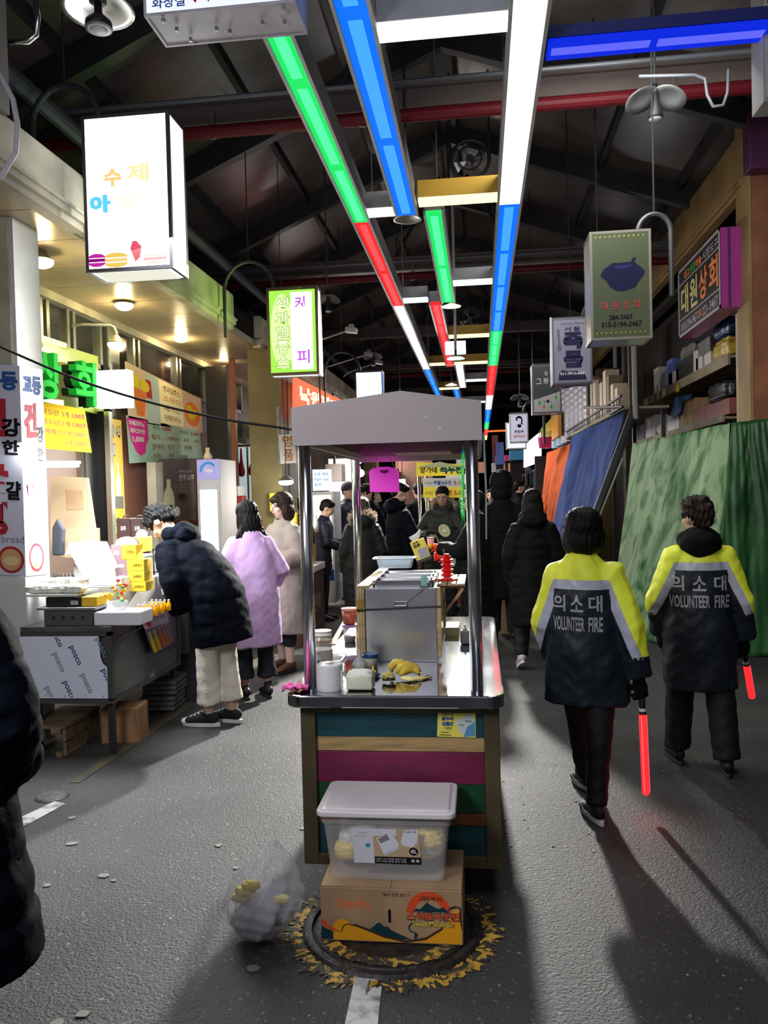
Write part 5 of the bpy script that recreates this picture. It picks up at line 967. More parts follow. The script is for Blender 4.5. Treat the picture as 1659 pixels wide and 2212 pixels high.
    if hair == 'cap':
        b = B(); b.lathe([(.09*s, -.012*s), (.092*s, .03*s), (.078*s, .085*s), (.04*s, .115*s), (.001, .12*s)], Mh @ (Vector((0, -.012, .025))*s), 20, 1, 1.1, M=Mh.to_3x3()); b.poly([Mh @ (Vector((.06*cos(a*pi/8), .075+.06*sin(a*pi/8), .035))*s) for a in range(9)], Mh.to_3x3() @ P3(0, 0, .006)); link('cap', new_mesh('cap', b.v, b.f, mat('dark_cap', (.02, .015, .03), .7), True), t)
    # trousers
    b = B(); b.tube([S_(J['pel']+P3(0, 0, .08)), S_(J['pel']-P3(0, 0, .07))], [.15*s, .15*s], 18, ry=[.115*s, .12*s])
    for n_ in 'LR':
        a_ = J['a'+n_]; hem = a_.lerp(J['k'+n_], max(0, (trhem-.085))/.35)
        b.tube([S_(J['h'+n_]+P3(0, 0, .03)), S_(J['h'+n_].lerp(J['k'+n_], .45)), S_(J['k'+n_]), S_(J['k'+n_].lerp(a_, .5)), S_(hem)], [q*s for q in (.10, (.10+tr[0])/2, tr[0], tr[1], tr[2])], 16)
    V, F = remesh(b, max(.01, vox), 3); N = normals(V, F); V = V+N*(nz3(V*np.array([1, 1, .8]), 38, 2)*.006*np.clip((1.0-V[:, 2]), 0, 1))[:, None]; tro = pmesh('trousers', V, F, trousers, t)
    # shoes
    sh = shoes or {}; um, sm = sh.get('upper', BLACK), sh.get('sole', mat('dark_sole', (.03, .03, .03), .7))
    for n_ in 'LR':
        toe, Mf = J['F'+n_]; g = lambda x, y, z: S_(toe+Mf @ P3(x, y, z))
        b = B(); hi = sh.get('high', .0)
        b.tube([g(0, -.205, .055), g(0, -.185, .06), g(0, -.13, .062), g(0, -.07, .052), g(0, -.01, .042), g(0, .035, .034), g(0, .05, .03)], [q*s for q in (.018, .034, .036, .040, .042, .032, .012)], 14, ry=[q*s for q in (.02, .038, .045, .036, .026, .018, .008)])
        b.tube([g(0, -.14, .05), g(0, -.14, .10+hi)], [.038*s, .038*s], 14)
        V, F = remesh(b, .008, 2); so = pmesh('shoe', V, F, um, t)
        out = [(.033*sgn(cos(a), .8)*(1+.22*sin(a)), -.08+.138*sin(a)) for a in [2*pi*k/24 for k in range(24)]]
        th = sh.get('thick', .025); b = B(); b.poly([g(x, y, .001) for x, y in out], Mf @ P3(0, 0, th)*s); o_ = link('sole', new_mesh('sole', b.v, b.f, sm), so); m_ = o_.modifiers.new('b', 'BEVEL'); m_.width = .004; m_.limit_method = 'ANGLE'
        if sh.get('laces'):
            b = B()
            for k in range(4): y = -.10+k*.028; z = .108-k*.013; b.tube([g(-.022, y, z-.008), g(0, y+.006, z+.004), g(.022, y, z-.008)], .0035*s, 6); b.tube([g(-.022, y, z-.008), g(0, y+.02, z-.002), g(.022, y+.026, z-.016)], .003*s, 6)
            link('laces', new_mesh('laces', b.v, b.f, WHT, True), so)
            b = B(); b.ell(g(0, .032, .032), (.036*s, .034*s, .024*s), 14, Mf); link('toe_cap', new_mesh('toe_cap', b.v, b.f, WHT, True), so)
        if sh.get('swoosh'):
            q = -1 if n_ == 'L' else 1
            for q in (-1, 1):
                b = B(); pts = [(-.15, .045), (-.12, .034), (-.09, .036), (-.02, .062), (-.085, .046), (-.115, .048), (-.13, .056)]; b.poly([g(q*(.0445 if y < -.05 else .043), y, z) for y, z in pts], Mf @ P3(q*.002, 0, 0)); link('swoosh_mark', new_mesh('swoosh_mark', b.v, b.f, WHT), so)
    J['body'] = body; J['t'] = t; J['Mh'] = Mh; J['bend'] = bend; J['scale'] = s
    if coat: make_coat(J, s, sw, bend, **coat)
    return t, J
def make_coat(J, s, sw, bend, m=NAVY, hem=.5, hw=.24, hd=.17, waist=.19, chest=.205, puff=0., L=.085, slv=(.082, .072, .06), vox=.011, wr=.006, hood=None, hoodm=None, name='coat', cuff=1.0, collar=1, yoke=None, seed=1., hemshift=(0, 0), belly=.145, parts=None, slit=False):
    t = J['t']; S_ = lambda p: p*s; b = B()
    zs_ = [hem, (hem+.88)/2, .88, 1.02, 1.18, 1.29, 1.36, 1.40]; rx = [hw, (hw+waist+.01)/2+.005, waist+.015, waist, chest-.015, chest-.045, .115, .088]; ry = [hd, (hd+belly)/2+.005, belly+.01, belly, belly, .125, .10, .085]
    pts = [bend(P3(hemshift[0]*max(0, (.88-z)/(.88-hem)), hemshift[1]*max(0, (.88-z)/(.88-hem))+(0 if z < 1.3 else -.012), z)) for z in zs_]
    b.tube([S_(p) for p in pts], [q*s for q in rx], 28, ry=[q*s for q in ry])
    if collar: b.tube([S_(J['nb']-P3(0, 0, .02)), S_(J['nb'].lerp(J['hd'], .38))], [.088*s, .070*s], 18)
    sp = []
    for n_ in 'LR':
        e, w_ = J['e'+n_], J['w'+n_]; w2 = e.lerp(w_, cuff); S0 = J['s'+n_].lerp(J['nb'], .12)-P3(0, 0, slv[0]*.62-.01); q = [J['nb'].lerp(J['s'+n_], .35)-P3(0, 0, .05), S0, S0.lerp(e, .5), e, e.lerp(w2, .5), w2]
        b.tube([S_(p) for p in q], [k*s for k in (.07, slv[0], slv[0]*.95, slv[1], (slv[1]+slv[2])/2, slv[2])], 18); sp.append([S_(p) for p in q])
    V, F = remesh(b, vox, 5); N = normals(V, F)
    # distance along each limb / torso
    def near(V, pts):
        best = np.full(len(V), 9.); arc = np.zeros(len(V)); acc = 0.
        for p, q in zip(pts[:-1], pts[1:]):
            p = np.array(p); q = np.array(q); d = q-p; L_ = np.linalg.norm(d); u = np.clip(((V-p)@d)/L_**2, 0, 1); dist = np.linalg.norm(V-p-u[:, None]*d, axis=1); k = dist < best; best[k] = dist[k]; arc[k] = acc+u[k]*L_; acc += L_
        return best, arc
    dT, aT = near(V, [S_(p) for p in pts]); dT = dT-.16*s; arc = aT.copy(); sel = dT.copy(); isT = np.ones(len(V), bool)
    for q in sp:
        dS, aS = near(V, q[1:]); dS = dS-.06*s; k = dS < sel; sel[k] = dS[k]; arc[k] = aS[k]; isT[k] = False
    if puff:
        V = V+N*(puff*(np.abs(np.sin(pi*arc/L))**.45-.7)+nz3(V, 30, seed)*.005+nz3(V, 70, seed+4)*.0012)[:, None]
    else:
        V = V+N*(nz3(V*np.array([1., 1, .45]), 26, seed)*wr+nz3(V*np.array([1., 1, .6]), 60, seed+3)*wr*.35)[:, None]
    if slit:
        pass
    if yoke:
        zb, xs, xe, ze, bw = yoke; x = np.abs(V[:, 0]-J.get('cx', 0)); z = V[:, 2]; d = np.array([xe-xs, ze-zb]); L_ = np.linalg.norm(d); nrm = np.array([-d[1], d[0]])/L_   # outward/up side
        gl = (x-xs)*nrm[0]+(z-zb)*nrm[1]; gt = z-zb; g = np.where(x < xs, gt, np.minimum(gl, 9)) if False else np.maximum(np.minimum(gt, 9.), gl)
        g = np.where(x < xs, gt, gl); low = z-(ze-.01)
        gy = np.minimum(g, low); gb = np.minimum(np.minimum(-g, g+bw), low+.012); gn = np.maximum(-(g+bw), -(low))
        v, f = clip(V, F, gn); c_ = link(name, new_mesh(name, v, f, m, True), t)
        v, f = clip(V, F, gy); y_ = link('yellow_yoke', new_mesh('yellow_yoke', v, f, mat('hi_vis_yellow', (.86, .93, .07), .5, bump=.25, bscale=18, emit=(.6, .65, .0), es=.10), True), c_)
        v, f = clip(V, F, gb); n2 = link('reflective_band', new_mesh('reflective_band', v, f, mat('reflective_grey', (.55, .57, .68), .35, bump=.1, bscale=30), True), c_); J['coatVF'] = (V, F)
    else:
        c_ = pmesh(name, V, F, m, t)
    J['coat'] = c_
    if hood:
        b = B(); n = S_(J['nb']); hm = hoodm or m; be = J['Mh'].to_3x3()
        if hood in ('down', 'fur'):
            b.ell(n+P3(0, -.085, .015)*s, (.125*s, .075*s, .085*s), 16); b.ell(n+P3(0, -.055, .065)*s, (.105*s, .07*s, .05*s), 14)
            for q in (-1, 1): b.ell(n+P3(q*.085, -.01, .035)*s, (.045*s, .08*s, .05*s), 12)
        elif hood == 'up':
            M_ = J['Mh']; b.ell(M_ @ (P3(0, -.03, .03)*s), (.115*s, .12*s, .13*s), 18, be); b.ell(M_ @ (P3(0, -.04, -.07)*s), (.11*s, .10*s, .10*s), 16, be)
        V, F = remesh(b, .009, 3); N = normals(V, F); V = V+N*(nz3(V, 40, 7)*.006)[:, None]; h_ = pmesh('hood', V, F, hm, c_)
        if hood == 'fur':
            b = B(); random.seed(5); 
            for k in range(260):
                a = random.uniform(-.15*pi, 1.15*pi); 
                base = n+P3(.118*cos(a), -.01-.105*max(0, sin(a))+random.uniform(-.02, .02), .05+.05*sin(a)+random.uniform(-.03, .03))*s; d = P3(cos(a)+random.uniform(-.6, .6), -sin(a)*.4+random.uniform(-.6, .6), random.uniform(-.3, .9)).normalized()*.06*s
                b.tube([base, base+d*.5+P3(0, 0, -.004), base+d], [.006*s, .004*s, .0008], 4)
            link('fur_trim', new_mesh('fur_trim', b.v, b.f, mat('fur', (.42, .33, .24), .9), True), c_, kind='stuff')
    return c_
def drape_text(J, parent, txt, x0, z0, x1, z1, m, bold=0., n=.004, name='lettering', shear=0.):
    V, F = J['coatVF']; bv = BVHTree.FromPolygons([Vector(v) for v in V], [tuple(q) if q[3] != q[2] else tuple(q[:3]) for q in F.tolist()])
    v, f = glyphs(txt, bold); lo, hi = v.min(0), v.max(0); q = (v-lo)/np.maximum(hi-lo, 1e-6); out = []
    for x, y in q:
        X = x0+(x1-x0)*x; Z = z0+(z1-z0)*y+shear*x; h = bv.ray_cast(Vector((X, -1, Z)), Vector((0, 1, 0))); Y = h[0].y if h[0] is not None else -.15; out.append((X, Y-n, Z))
    return link(name, new_mesh(name, out, f, m), parent)
def wpos(px, Y, dz=0.): q = at(px, 1100, 1, Y); return (q.x, Y, dz)
REFT = mat('reflective_letters', (.42, .43, .47), .4)
JACK = mat('navy_jacket', (.010, .016, .024), .5, bump=.3, bscale=16, spec=.4)
NIK = dict(upper=mat('black_mesh_shoe', (.012, .012, .014), .6, bump=.4, bscale=90), sole=mat('white_sole', (.8, .8, .8), .5), swoosh=True, thick=.03)
# volunteer 1
t, J = person('person in yellow and navy volunteer fire jacket with black bob hair, nearer the cart', wpos(1258, 4.12), rad(-16), 1.505, turn=14, female=True, hair='bob', shoulder=.165,
    coat=dict(m=JACK, hem=.60, hw=.235, hd=.15, waist=.200, chest=.200, slv=(.086, .084, .072), vox=.009, wr=.010, name='jacket', yoke=(1.165, .135, .275, .80, .046), collar=1, seed=2.), arms={'R': ((.235, -.01, 1.02), (.275, .03, .745)), 'L': ((-.215, .02, 1.02), (-.185, .14, .80))},
    gloves=BLKC, feet=[(-.055, .27, 30, 4), (.07, -.16, 32, 0)], shoes=NIK, tr=(.075, .062, .056), curl=1.0, handN={'R': (-.6, 1, 0), 'L': (1, .3, 0)})
v1 = J; s_ = J['scale']; c_ = J['coat']
for k, ch in enumerate('의소대'): drape_text(J, c_, ch, -.135+k*.088, 1.012, -.072+k*.088, 1.093, REFT, .022)
for k, (tx, a, b_) in enumerate((('VOLUNTEER', -.135, .022), ('FIRE', .040, .105))): drape_text(J, c_, tx, a, .918, b_, .988, REFT, .024)
b = B(); V_, F_ = J['coatVF']; 
# small back tab
def baton(label, w, d, L1, L2, parent_loc):
    t = thing('baton', label, 'baton', w); w = Vector(w); d = Vector(d).normalized()
    b = B(); b.tube([w-d*.06, w-d*.05, w+d*.10, w+d*.115], [.012, .016, .016, .019], 16); obj('handle', b, BLACK, t); b = B(); b.tube([w+d*.085, w+d*.1], [.0175, .0175], 16); obj('white_ring', b, WHT, t)
    b = B(); b.tube([w+d*.117, w+d*(.117+L2-.01), w+d*(.117+L2)], [.019, .019, .010], 18); obj('light_tube', b, glow('red_baton', (1.15, .03, .04), 1.), t, smooth=True); b = B()
    for a in range(3): o_ = Vector((cos(a*2.1), sin(a*2.1), 0))*.0185; b.tube([w+o_+d*.12, w+o_+d*(.10+L2)], .003, 5)
    obj('inner_rib', b, glow('red_baton_core', (1.2, .16, .16), 1.), t); return t
def loc2w(J, p): 
    t = J['t']; return Vector(t.location)+Matrix.Rotation(t.rotation_euler[2], 3, 'Z') @ Vector(p)
def grip(J, n_, off=.075):
    s_ = J['scale']; w_ = J['w'+n_]*s_; d = (J['w'+n_]-J['e'+n_]).normalized(); return w_+d*off*s_*1.15
g_ = loc2w(v1, grip(v1, 'R')+P3(.0, .02, 0)); baton('glowing red traffic baton held straight down by the nearer volunteer', g_, (.02, -.02, -1), .1, .40, None)
# volunteer 2
t, J = person('person in volunteer fire jacket with black hood, farther right by the green tarpaulin', wpos(1506, 4.75), rad(-4), 1.535, turn=28, female=True, hair='messy', hairm=HAIRN, shoulder=.165,
    coat=dict(m=JACK, hem=.50, hw=.215, hd=.15, waist=.198, chest=.205, slv=(.082, .076, .066), vox=.009, wr=.010, name='jacket', yoke=(1.185, .14, .275, .90, .045), hood='down', hoodm=BLKC, seed=5.), arms={'R': ((.24, -.02, 1.03), (.265, .04, .80)), 'L': ((-.235, .0, 1.04), (-.215, .10, .82))},
    gloves=BLKC, feet=[(-.12, .10, 10, 0), (.13, -.10, -8, 0)], tr=(.088, .082, .075), curl=1.0, handN={'R': (-.6, 1, 0), 'L': (1, .3, 0)}, bend_knee=.03)
v2 = J; c_ = J['coat']
for k, ch in enumerate('의소대'): drape_text(J, c_, ch, -.165+k*.112, 1.028, -.095+k*.112, 1.112, REFT, .022)
for k, (tx, a, b_) in enumerate((('VOLUNTEER', -.17, .035), ('FIRE', .06, .145))): drape_text(J, c_, tx, a, .935, b_, 1.005, REFT, .024)
g_ = loc2w(v2, grip(v2, 'R')+P3(.0, .02, 0)); baton('glowing red traffic baton pointing forward and down in the farther volunteer hand', g_, (.25, .45, -.85), .1, .26, None)
lamp('baton_glow', 'POINT', loc2w(v1, grip(v1, 'R')+P3(.03, -.05, -.5)), .5, (1, .05, .05), .03)
# near left figure
q = at(93, 1480, 1, 1.8)
t, J = person('person in long dark puffer coat cut off by the left edge, closest to camera', (q.x-.375, 1.8, 0), rad(6), 1.72, hair='short', coat=dict(m=NAVY, hem=.47, hw=.31, hd=.24, waist=.235, chest=.245, puff=.012, L=.13, slv=(.10, .09, .07), vox=.011, belly=.18, hood='fur', seed=3.), tuck=True, shoulder=.19, arms={'R': ((.25, -.02, 1.05), (.20, .12, .90)), 'L': ((-.25, -.02, 1.05), (-.2, .12, .90))})
# bending man
t, J = person('person bending over the counter in black puffer coat, cream jeans and canvas sneakers', (-1.86, 5.52, 0), rad(78), 1.72, lean=rad(39), turn=0, nod=32, hair='messy', face=True, vox=.008,
    coat=dict(m=NAVY, hem=.56, hw=.215, hd=.19, waist=.21, chest=.22, puff=.007, L=.15, slv=(.09, .08, .065), hood='down', seed=4., belly=.17, hemshift=(0, -.05)), trousers=mat('cream_denim', (.72, .67, .56), .8, bump=.3, bscale=30), tr=(.078, .076, .08), trhem=.145,
    arms={'L': ((-.22, .20, 1.00), (-.13, .22, .78)), 'R': ((.22, .22, 1.02), (.10, .30, .80))}, feet=[(-.06, .05, 6, 0), (.06, -.06, -4, 0)], shoes=dict(upper=mat('canvas', (.012, .012, .015), .8), sole=WHT, laces=True, thick=.028), tuck=True)
# lilac coat
t, J = person('person in lilac wool coat with long wavy black hair, back turned at the left counter', (-1.80, 6.25, 0), rad(38), 1.58, lean=rad(10), turn=12, female=True, hair='long', coat=dict(m=mat('lilac_wool', (.56, .36, .64), .85, noise=.06, nscale=4, bump=.15, bscale=60), hem=.44, hw=.235, hd=.16, waist=.205, chest=.205, slv=(.082, .078, .07), wr=.007, seed=6.), trousers=mat('dark_jeans', (.008, .01, .02), .8), tr=(.065, .07, .085), trhem=.16, shoes=dict(upper=BLACK, high=.05), tuck=True, arms={'L': ((-.24, .05, 1.06), (-.16, .22, .92)), 'R': ((.25, .02, 1.05), (.20, .20, .86))}, feet=[(-.09, .04, 6, 0), (.09, -.02, -6, 0)])
# beige coat
t, J = person('person in oatmeal wool coat and dark bob with fringe, facing left towards the camera', (-1.80, 7.25, 0), rad(142), 1.63, turn=-8, nod=8, female=True, hair='bangs', hairm=HAIRN, face=True, vox=.008, skin=mat('pale_skin', (.72, .50, .42), .5), coat=dict(m=mat('oatmeal_wool', (.30, .26, .225), .9, noise=.06, nscale=5, bump=.15, bscale=60), hem=.36, hw=.25, hd=.17, waist=.20, chest=.21, slv=(.095, .09, .075), wr=.007, seed=8., collar=1), trousers=mat('dark_jeans', (.008, .01, .02), .8), trhem=.22, shoes=dict(upper=mat('brown_loafer', (.10, .04, .02), .4)), arms={'L': ((-.25, .03, 1.08), (-.12, .24, 1.0)), 'R': ((.25, .03, 1.08), (.12, .24, 1.0))}, tuck=True)
s_ = J['scale']; b = B(); b.tube([J['nb']*s_+P3(0, .01, -.01), J['nb']*s_+P3(0, .02, .055)], [.068, .060], 18); link('roll_neck', new_mesh('roll_neck', b.v, b.f, mat('dark_knit', (.05, .04, .035), .9, bump=.6, bscale=60), True), J['t'])
for x0 in (-.01, .05): b = B(); b.box((x0, .185, .66), (.035, .008, .52)); link('hanging_belt', new_mesh('hanging_belt', b.v, b.f, mat('oatmeal_wool'), False), J['t'])
# navy jacket man by the far stall, and woman in check
t, J = person('person in short navy jacket facing right, holding a white bottle beside the cart post', wpos(690, 10.1), rad(-75), 1.54, nod=22, lean=rad(8), hair='short', face=True, vox=.01, coat=dict(m=mat('deep_navy', (.008, .010, .025), .6), hem=.62, hw=.21, hd=.15, waist=.19, chest=.2, wr=.008, vox=.014, seed=9., collar=1), arms={'L': ((-.22, .08, 1.07), (-.10, .32, 1.03)), 'R': ((.22, .08, 1.07), (.12, .30, 1.0))}, shoes=dict(upper=BLACK))
q = loc2w(J, J['wL']*J['scale']+P3(.07, .07, -.02)); b = B(); b.lathe([(.001, -.08), (.035, -.08), (.038, -.03), (.034, .04), (.012, .075), (.012, .095), (.001, .095)], q, 16); obj('bottle', b, WHITE, None, 'white bottle in the hands of the navy jacket person', 'bottle', smooth=True)
t, J = person('person with curly light brown hair and grey check coat, mostly hidden behind the left post', wpos(655, 11.4), rad(-30), 1.56, female=True, hair='messy', hairm=mat('curly_light', (.16, .09, .05), .6, bump=.8, bscale=30), vox=.011, coat=dict(m=mat('grey_check', (.06, .06, .06), .8, col2=(.25, .25, .24), nscale=30, stretch=(.2, .2, 3), lo=.48, hi=.52), hem=.62, vox=.015))
# group behind the cart
t, J = person('person in dark cap and navy padded coat, leftmost of the men under the canopy', wpos(752, 12.2), rad(-120), 1.76, turn=-8, hair='cap', hairm=HAIRB, face=True, vox=.011, coat=dict(m=mat('navy_puffer2', (.010, .015, .03), .55, spec=.25), hem=.62, puff=.007, L=.12, vox=.014, hw=.23, waist=.23, chest=.235, slv=(.10, .09, .07), belly=.17), tuck=True, shoulder=.185)
t, J = person('person with messy black hair looking down left in a black fur-trimmed padded coat', wpos(795, 11.4), rad(140), 1.72, nod=14, hair='messy', face=True, vox=.011, coat=dict(m=NAVY, hem=.6, puff=.007, L=.12, vox=.014, hood='fur', hw=.22, waist=.22, chest=.225, slv=(.1, .09, .07)), tuck=True)
t, J = person('person from behind in long dark olive padded coat beyond the rear left cart post', wpos(782, 8.6), rad(12), 1.56, female=True, hair='long', hairm=mat('tinted_hair', (.03, .025, .022), .5, bump=.8, bscale=40, stretch=(3, 3, .3)), vox=.011, coat=dict(m=OLVC, hem=.32, puff=.005, L=.15, vox=.013, hw=.225, waist=.215, chest=.215, hood='fur', seed=12., slv=(.095, .085, .07)), tuck=True)
t, J = person('person in long black puffer looking right, holding a yellow printed bag', wpos(862, 9.2), rad(-62), 1.72, turn=-6, nod=26, hair='short', face=True, vox=.009, coat=dict(m=NAVY, hem=.34, puff=.007, L=.13, vox=.012, hw=.215, waist=.21, chest=.215, hood='down', seed=13.), arms={'L': ((-.20, .12, 1.05), (-.02, .34, 1.0)), 'R': ((.22, .10, 1.03), (.10, .36, .98))})
q = at(908, 1187, 1, 8.75); bt = thing('carrier_bag', 'clear carrier bag with yellow printed pouch hanging from the puffer coat person', 'bag', q)
M_ = Matrix.Rotation(-.35, 3, 'Y'); b = B(); b.box(q, (.16, .05, .22), M=M_); obj('pouch', b, mat('pouch_yellow', (.75, .62, .10), .4), bt, bev=.01); b = B(); b.box(q+M_ @ P3(.02, -.027, -.04), (.10, .004, .10), M=M_); obj('grey_picture', b, mat('pouch_grey', (.35, .35, .42), .5), bt); b = B(); b.box(q+M_ @ P3(0, -.0, -.115), (.165, .052, .03), M=M_); obj('dark_base', b, mat('pouch_dark', (.04, .04, .07), .5), bt)
pb = q+M_ @ P3(-.06, -.028, .03); pp = Panel(pb, pb+M_ @ P3(.10, 0, 0), pb+M_ @ P3(.10, 0, .07), pb+M_ @ P3(0, 0, .07), bt); pp.text('모주', BLK, 0, 0, .8, .55, bold=.04); pp.text('전주', BLK, .05, .62, .7, 1., bold=.03)
b = B(); b.tube([q+P3(-.09, 0, .10), q+P3(-.02, 0, .16), q+P3(.0, .0, .22)], [.05, .03, .006], 10); obj('film_top', b, PLASTIC, bt, smooth=True)
t, J = person('person in black jacket half hidden behind the yellow bag holder, facing away', wpos(905, 12.3), rad(20), 1.74, hair='short', vox=.012, coat=dict(m=BLKC, hem=.7, vox=.015), tuck=True)
t, J = person('person in glasses with brown fur hood facing the camera under the yellow stall sign', wpos(957, 9.9), rad(168), 1.66, nod=16, turn=4, hair='short', face=True, vox=.008, skin=mat('skin_warm', (.50, .30, .20), .5), coat=dict(m=mat('dark_green_coat', (.012, .018, .014), .6), hem=.55, vox=.012, hw=.24, waist=.235, chest=.24, slv=(.10, .09, .07), hood='fur', seed=15., puff=.006, belly=.17), arms={'L': ((-.27, .06, 1.06), (-.16, .22, .92)), 'R': ((.27, .10, 1.06), (.10, .30, 1.06))}, shoulder=.18)
Mh = J['Mh']; s_ = J['scale']
for q in (-1, 1): b = B(); b.tube([Mh @ (P3(q*.031+.02*cos(a*pi/8), .096, .003+.014*sin(a*pi/8))*s_) for a in range(16)], .0018, 5, closed=True); link('glasses_rim', new_mesh('glasses_rim', b.v, b.f, mat('thin_frame', (.3, .28, .26), .3, .8)), J['body'])
t, J = person('person with black puffer and red rubber gloves behind the right cart post, facing left', wpos(1028, 7.7), rad(75), 1.60, hair='short', vox=.01, coat=dict(m=BLKC, hem=.40, vox=.014, hw=.23, waist=.22, chest=.22, slv=(.095, .085, .07), puff=.006), gloves=mat('red_rubber', (.85, .07, .03), .35), arms={'L': ((-.22, .10, 1.08), (-.10, .34, 1.10)), 'R': ((.22, .10, 1.05), (.12, .34, 1.02))}, curl=.8)
q = loc2w(J, (J['wL']+P3(.0, .10, .05))*J['scale']); cu = thing('paper_cup', 'pink and orange paper cup held in a red rubber glove', 'cup', q); b = B(); b.lathe([(.001, -.05), (.026, -.05), (.034, .05), (.033, .05), (.025, -.045)], q, 18); obj('cup', b, mat('cup_pink', (.8, .35, .3), .5), cu, smooth=True); b = B(); b.lathe([(.027, -.045), (.0305, -.0)], q, 18); obj('orange_band', b, mat('cup_orange', (.85, .35, .03), .5), cu, smooth=True); b = B(); b.lathe([(.035, .05), (.035, .058), (.001, .06)], q, 18); obj('lid', b, BLACK, cu)
q = at(959, 1147, 1, 9.45); b = B(); b.cyl(q, q+P3(.012, .02, .006), .075, n=24); pt_ = thing('paper_plate', 'tilted cream paper plate held by the person in glasses', 'plate', q)
Mx = Matrix.Rotation(1.1, 3, 'X') @ Matrix.Rotation(.55, 3, 'Y'); b = B(); b.lathe([(.001, 0), (.06, 0), (.08, .012), (.08, .015), (.058, .004), (.001, .004)], q, 24, M=Mx); obj('plate', b, mat('cream_plate', (.75, .70, .42), .5), pt_, smooth=True); b = B(); b.ell(q+P3(.01, -.02, 0), (.03, .012, .02), 10); obj('napkin', b, WHITE, pt_)
b = softbox(at(955, 1195, 1, 9.4), .045, .03, .085, .7, .2, 7, 3); obj('black_bag', b, mat('glossy_black', (.01, .01, .01), .15), None, 'crinkled glossy black plastic bag below the cream paper plate', 'bag', smooth=True)
b = softbox(at(973, 1220, 1, 7.6)-P3(0, 0, .02), .05, .03, .075, .7, .15, 7, 5); obj('clear_bag', b, mat('bag_film2', (.7, .7, .75), .15, alpha=.5), None, 'clear plastic bag hanging below the red rubber gloves', 'bag', smooth=True)
# dark figures right of the cart
t, J = person('tall person in black hooded coat walking away right beside the cart post', wpos(1083, 8.7), rad(4), 1.78, hair='short', vox=.011, coat=dict(m=BLKC, hem=.42, vox=.014, hw=.24, waist=.235, chest=.235, slv=(.10, .09, .07), hood='up', puff=.004), tuck=True, shoulder=.185)
t, J = person('person in long black coat with long black hair, walking away left of the volunteers', wpos(1150, 7.25), rad(0), 1.60, female=True, hair='long', vox=.010, coat=dict(m=BLKC, hem=.42, vox=.013, hw=.22, waist=.21, chest=.215, slv=(.1, .09, .07), hood='down', puff=.006), trousers=PANT, feet=[(-.12, -.05, 6, 25), (.12, .06, -4, 0)], shoes=dict(upper=mat('pale_sneaker', (.55, .5, .55), .6), sole=WHT), tuck=True)
for (px, Y, rz, H, hr, fc, lab) in ((1122, 16.5, -80, 1.76, 'short', True, 'distant person with short hair smiling towards the right, above the long haired figure'), (1145, 15.2, -70, 1.60, 'messy', True, 'distant person in brown checked coat beside the dark shutter frame'), (1062, 14, 170, 1.62, 'short', True, 'distant person half hidden behind the tall hooded figure'),
    (1090, 20, 10, 1.72, 'short', False, 'far dark figure between the hooded person and the distant smiling person'), (700, 15.5, 20, 1.65, 'short', False, 'far dark figure in the left gap beyond the white fridge'), (935, 14, -150, 1.66, 'messy', False, 'dark figure with red hair tie deep behind the yellow stall poles'), (1000, 13.5, 190, 1.68, 'short', True, 'face in the crowd left of the right cart post')):
    person(lab, wpos(px, Y), rad(rz), H, hair=hr, face=fc, vox=.014, coat=dict(m=BLKC if 'brown' not in lab else mat('brown_check', (.12, .07, .04), .8), hem=.6, vox=.018), tuck=True)
# ================= LEFT STALLS =================
def pb(l, t_, r, b_, Y, d):
    """box corners from a picture rectangle at distance Y"""
    mx, my = (l+r)/2, (t_+b_)/2; return (at(l, my, 1, Y).x, Y, at(mx, b_, 1, Y).z), (at(r, my, 1, Y).x, Y+d, at(mx, t_, 1, Y).z)
def boxthing(name, label, cat, px, Y, d, m_, group=None, bev=.003, z0=None):
    a, c = pb(*px, Y, d); 
    if z0 is not None: a = (a[0], a[1], z0)
    t_ = thing(name, label, cat, ((a[0]+c[0])/2, Y+d/2, a[2]), group); b = B(); b.bx(a, c); obj('body', b, m_, t_, bev=bev); return t_, a, c
def face(a, c, t_): return Panel((a[0], a[1], a[2]), (c[0], a[1], a[2]), (c[0], a[1], c[2]), (a[0], a[1], c[2]), t_)
def rface(a, c, t_): return Panel((c[0], a[1], a[2]), (c[0], c[1], a[2]), (c[0], c[1], c[2]), (c[0], a[1], c[2]), t_)
# pillar banners
BNR = mat('banner_lilac', (.62, .62, .74), .5)
t = thing('pillar_banner', 'white banner with blue, red and black letters on the front face of the left pillar', 'banner', (PX-.2, PY-.02, 1.2))
p = Panel(at(-62, 1240, 1, PY-.02), at(56, 1244, 1, PY-.02), at(42, 790, 1, PY-.02), at(-76, 784, 1, PY-.02), t); p.sheet('sheet', BNR, .003)
BR_, BB_ = col('banner_red', (.42, .03, .05)), col('banner_blue', (.03, .10, .32))
p.text('동', BB_, .64, .88, .96, .97, bold=.05); p.text('교', BB_, .25, .88, .58, .97, bold=.05); p.text('건', BR_, .25, .66, .74, .84, bold=.06); p.text('강', BLK, .64, .66, .98, .75, bold=.04); p.text('한', BLK, .64, .575, .96, .645, bold=.04)
p.text('달', BR_, .25, .36, .74, .53, bold=.06); p.text('걀', BLK, .68, .36, .96, .45, bold=.04); p.text('빵', BR_, .30, .19, .76, .35, bold=.06); p.text('egg bread', col('grey_text', (.2, .2, .25)), .28, .145, .99, .19)
def mouth(p, u, v, ru, rv):
    p.shape('red_rim', BR_, [p.oval(u, v, ru, rv)], .002); p.shape('egg_bread', col('bread', (.6, .38, .18)), [p.oval(u, v, ru*.8, rv*.8)], .003); p.shape('egg_yolk', col('yolk', (.8, .6, .3)), [p.oval(u, v-.005, ru*.6, rv*.35)], .004)
mouth(p, .74, .075, .24, .065)
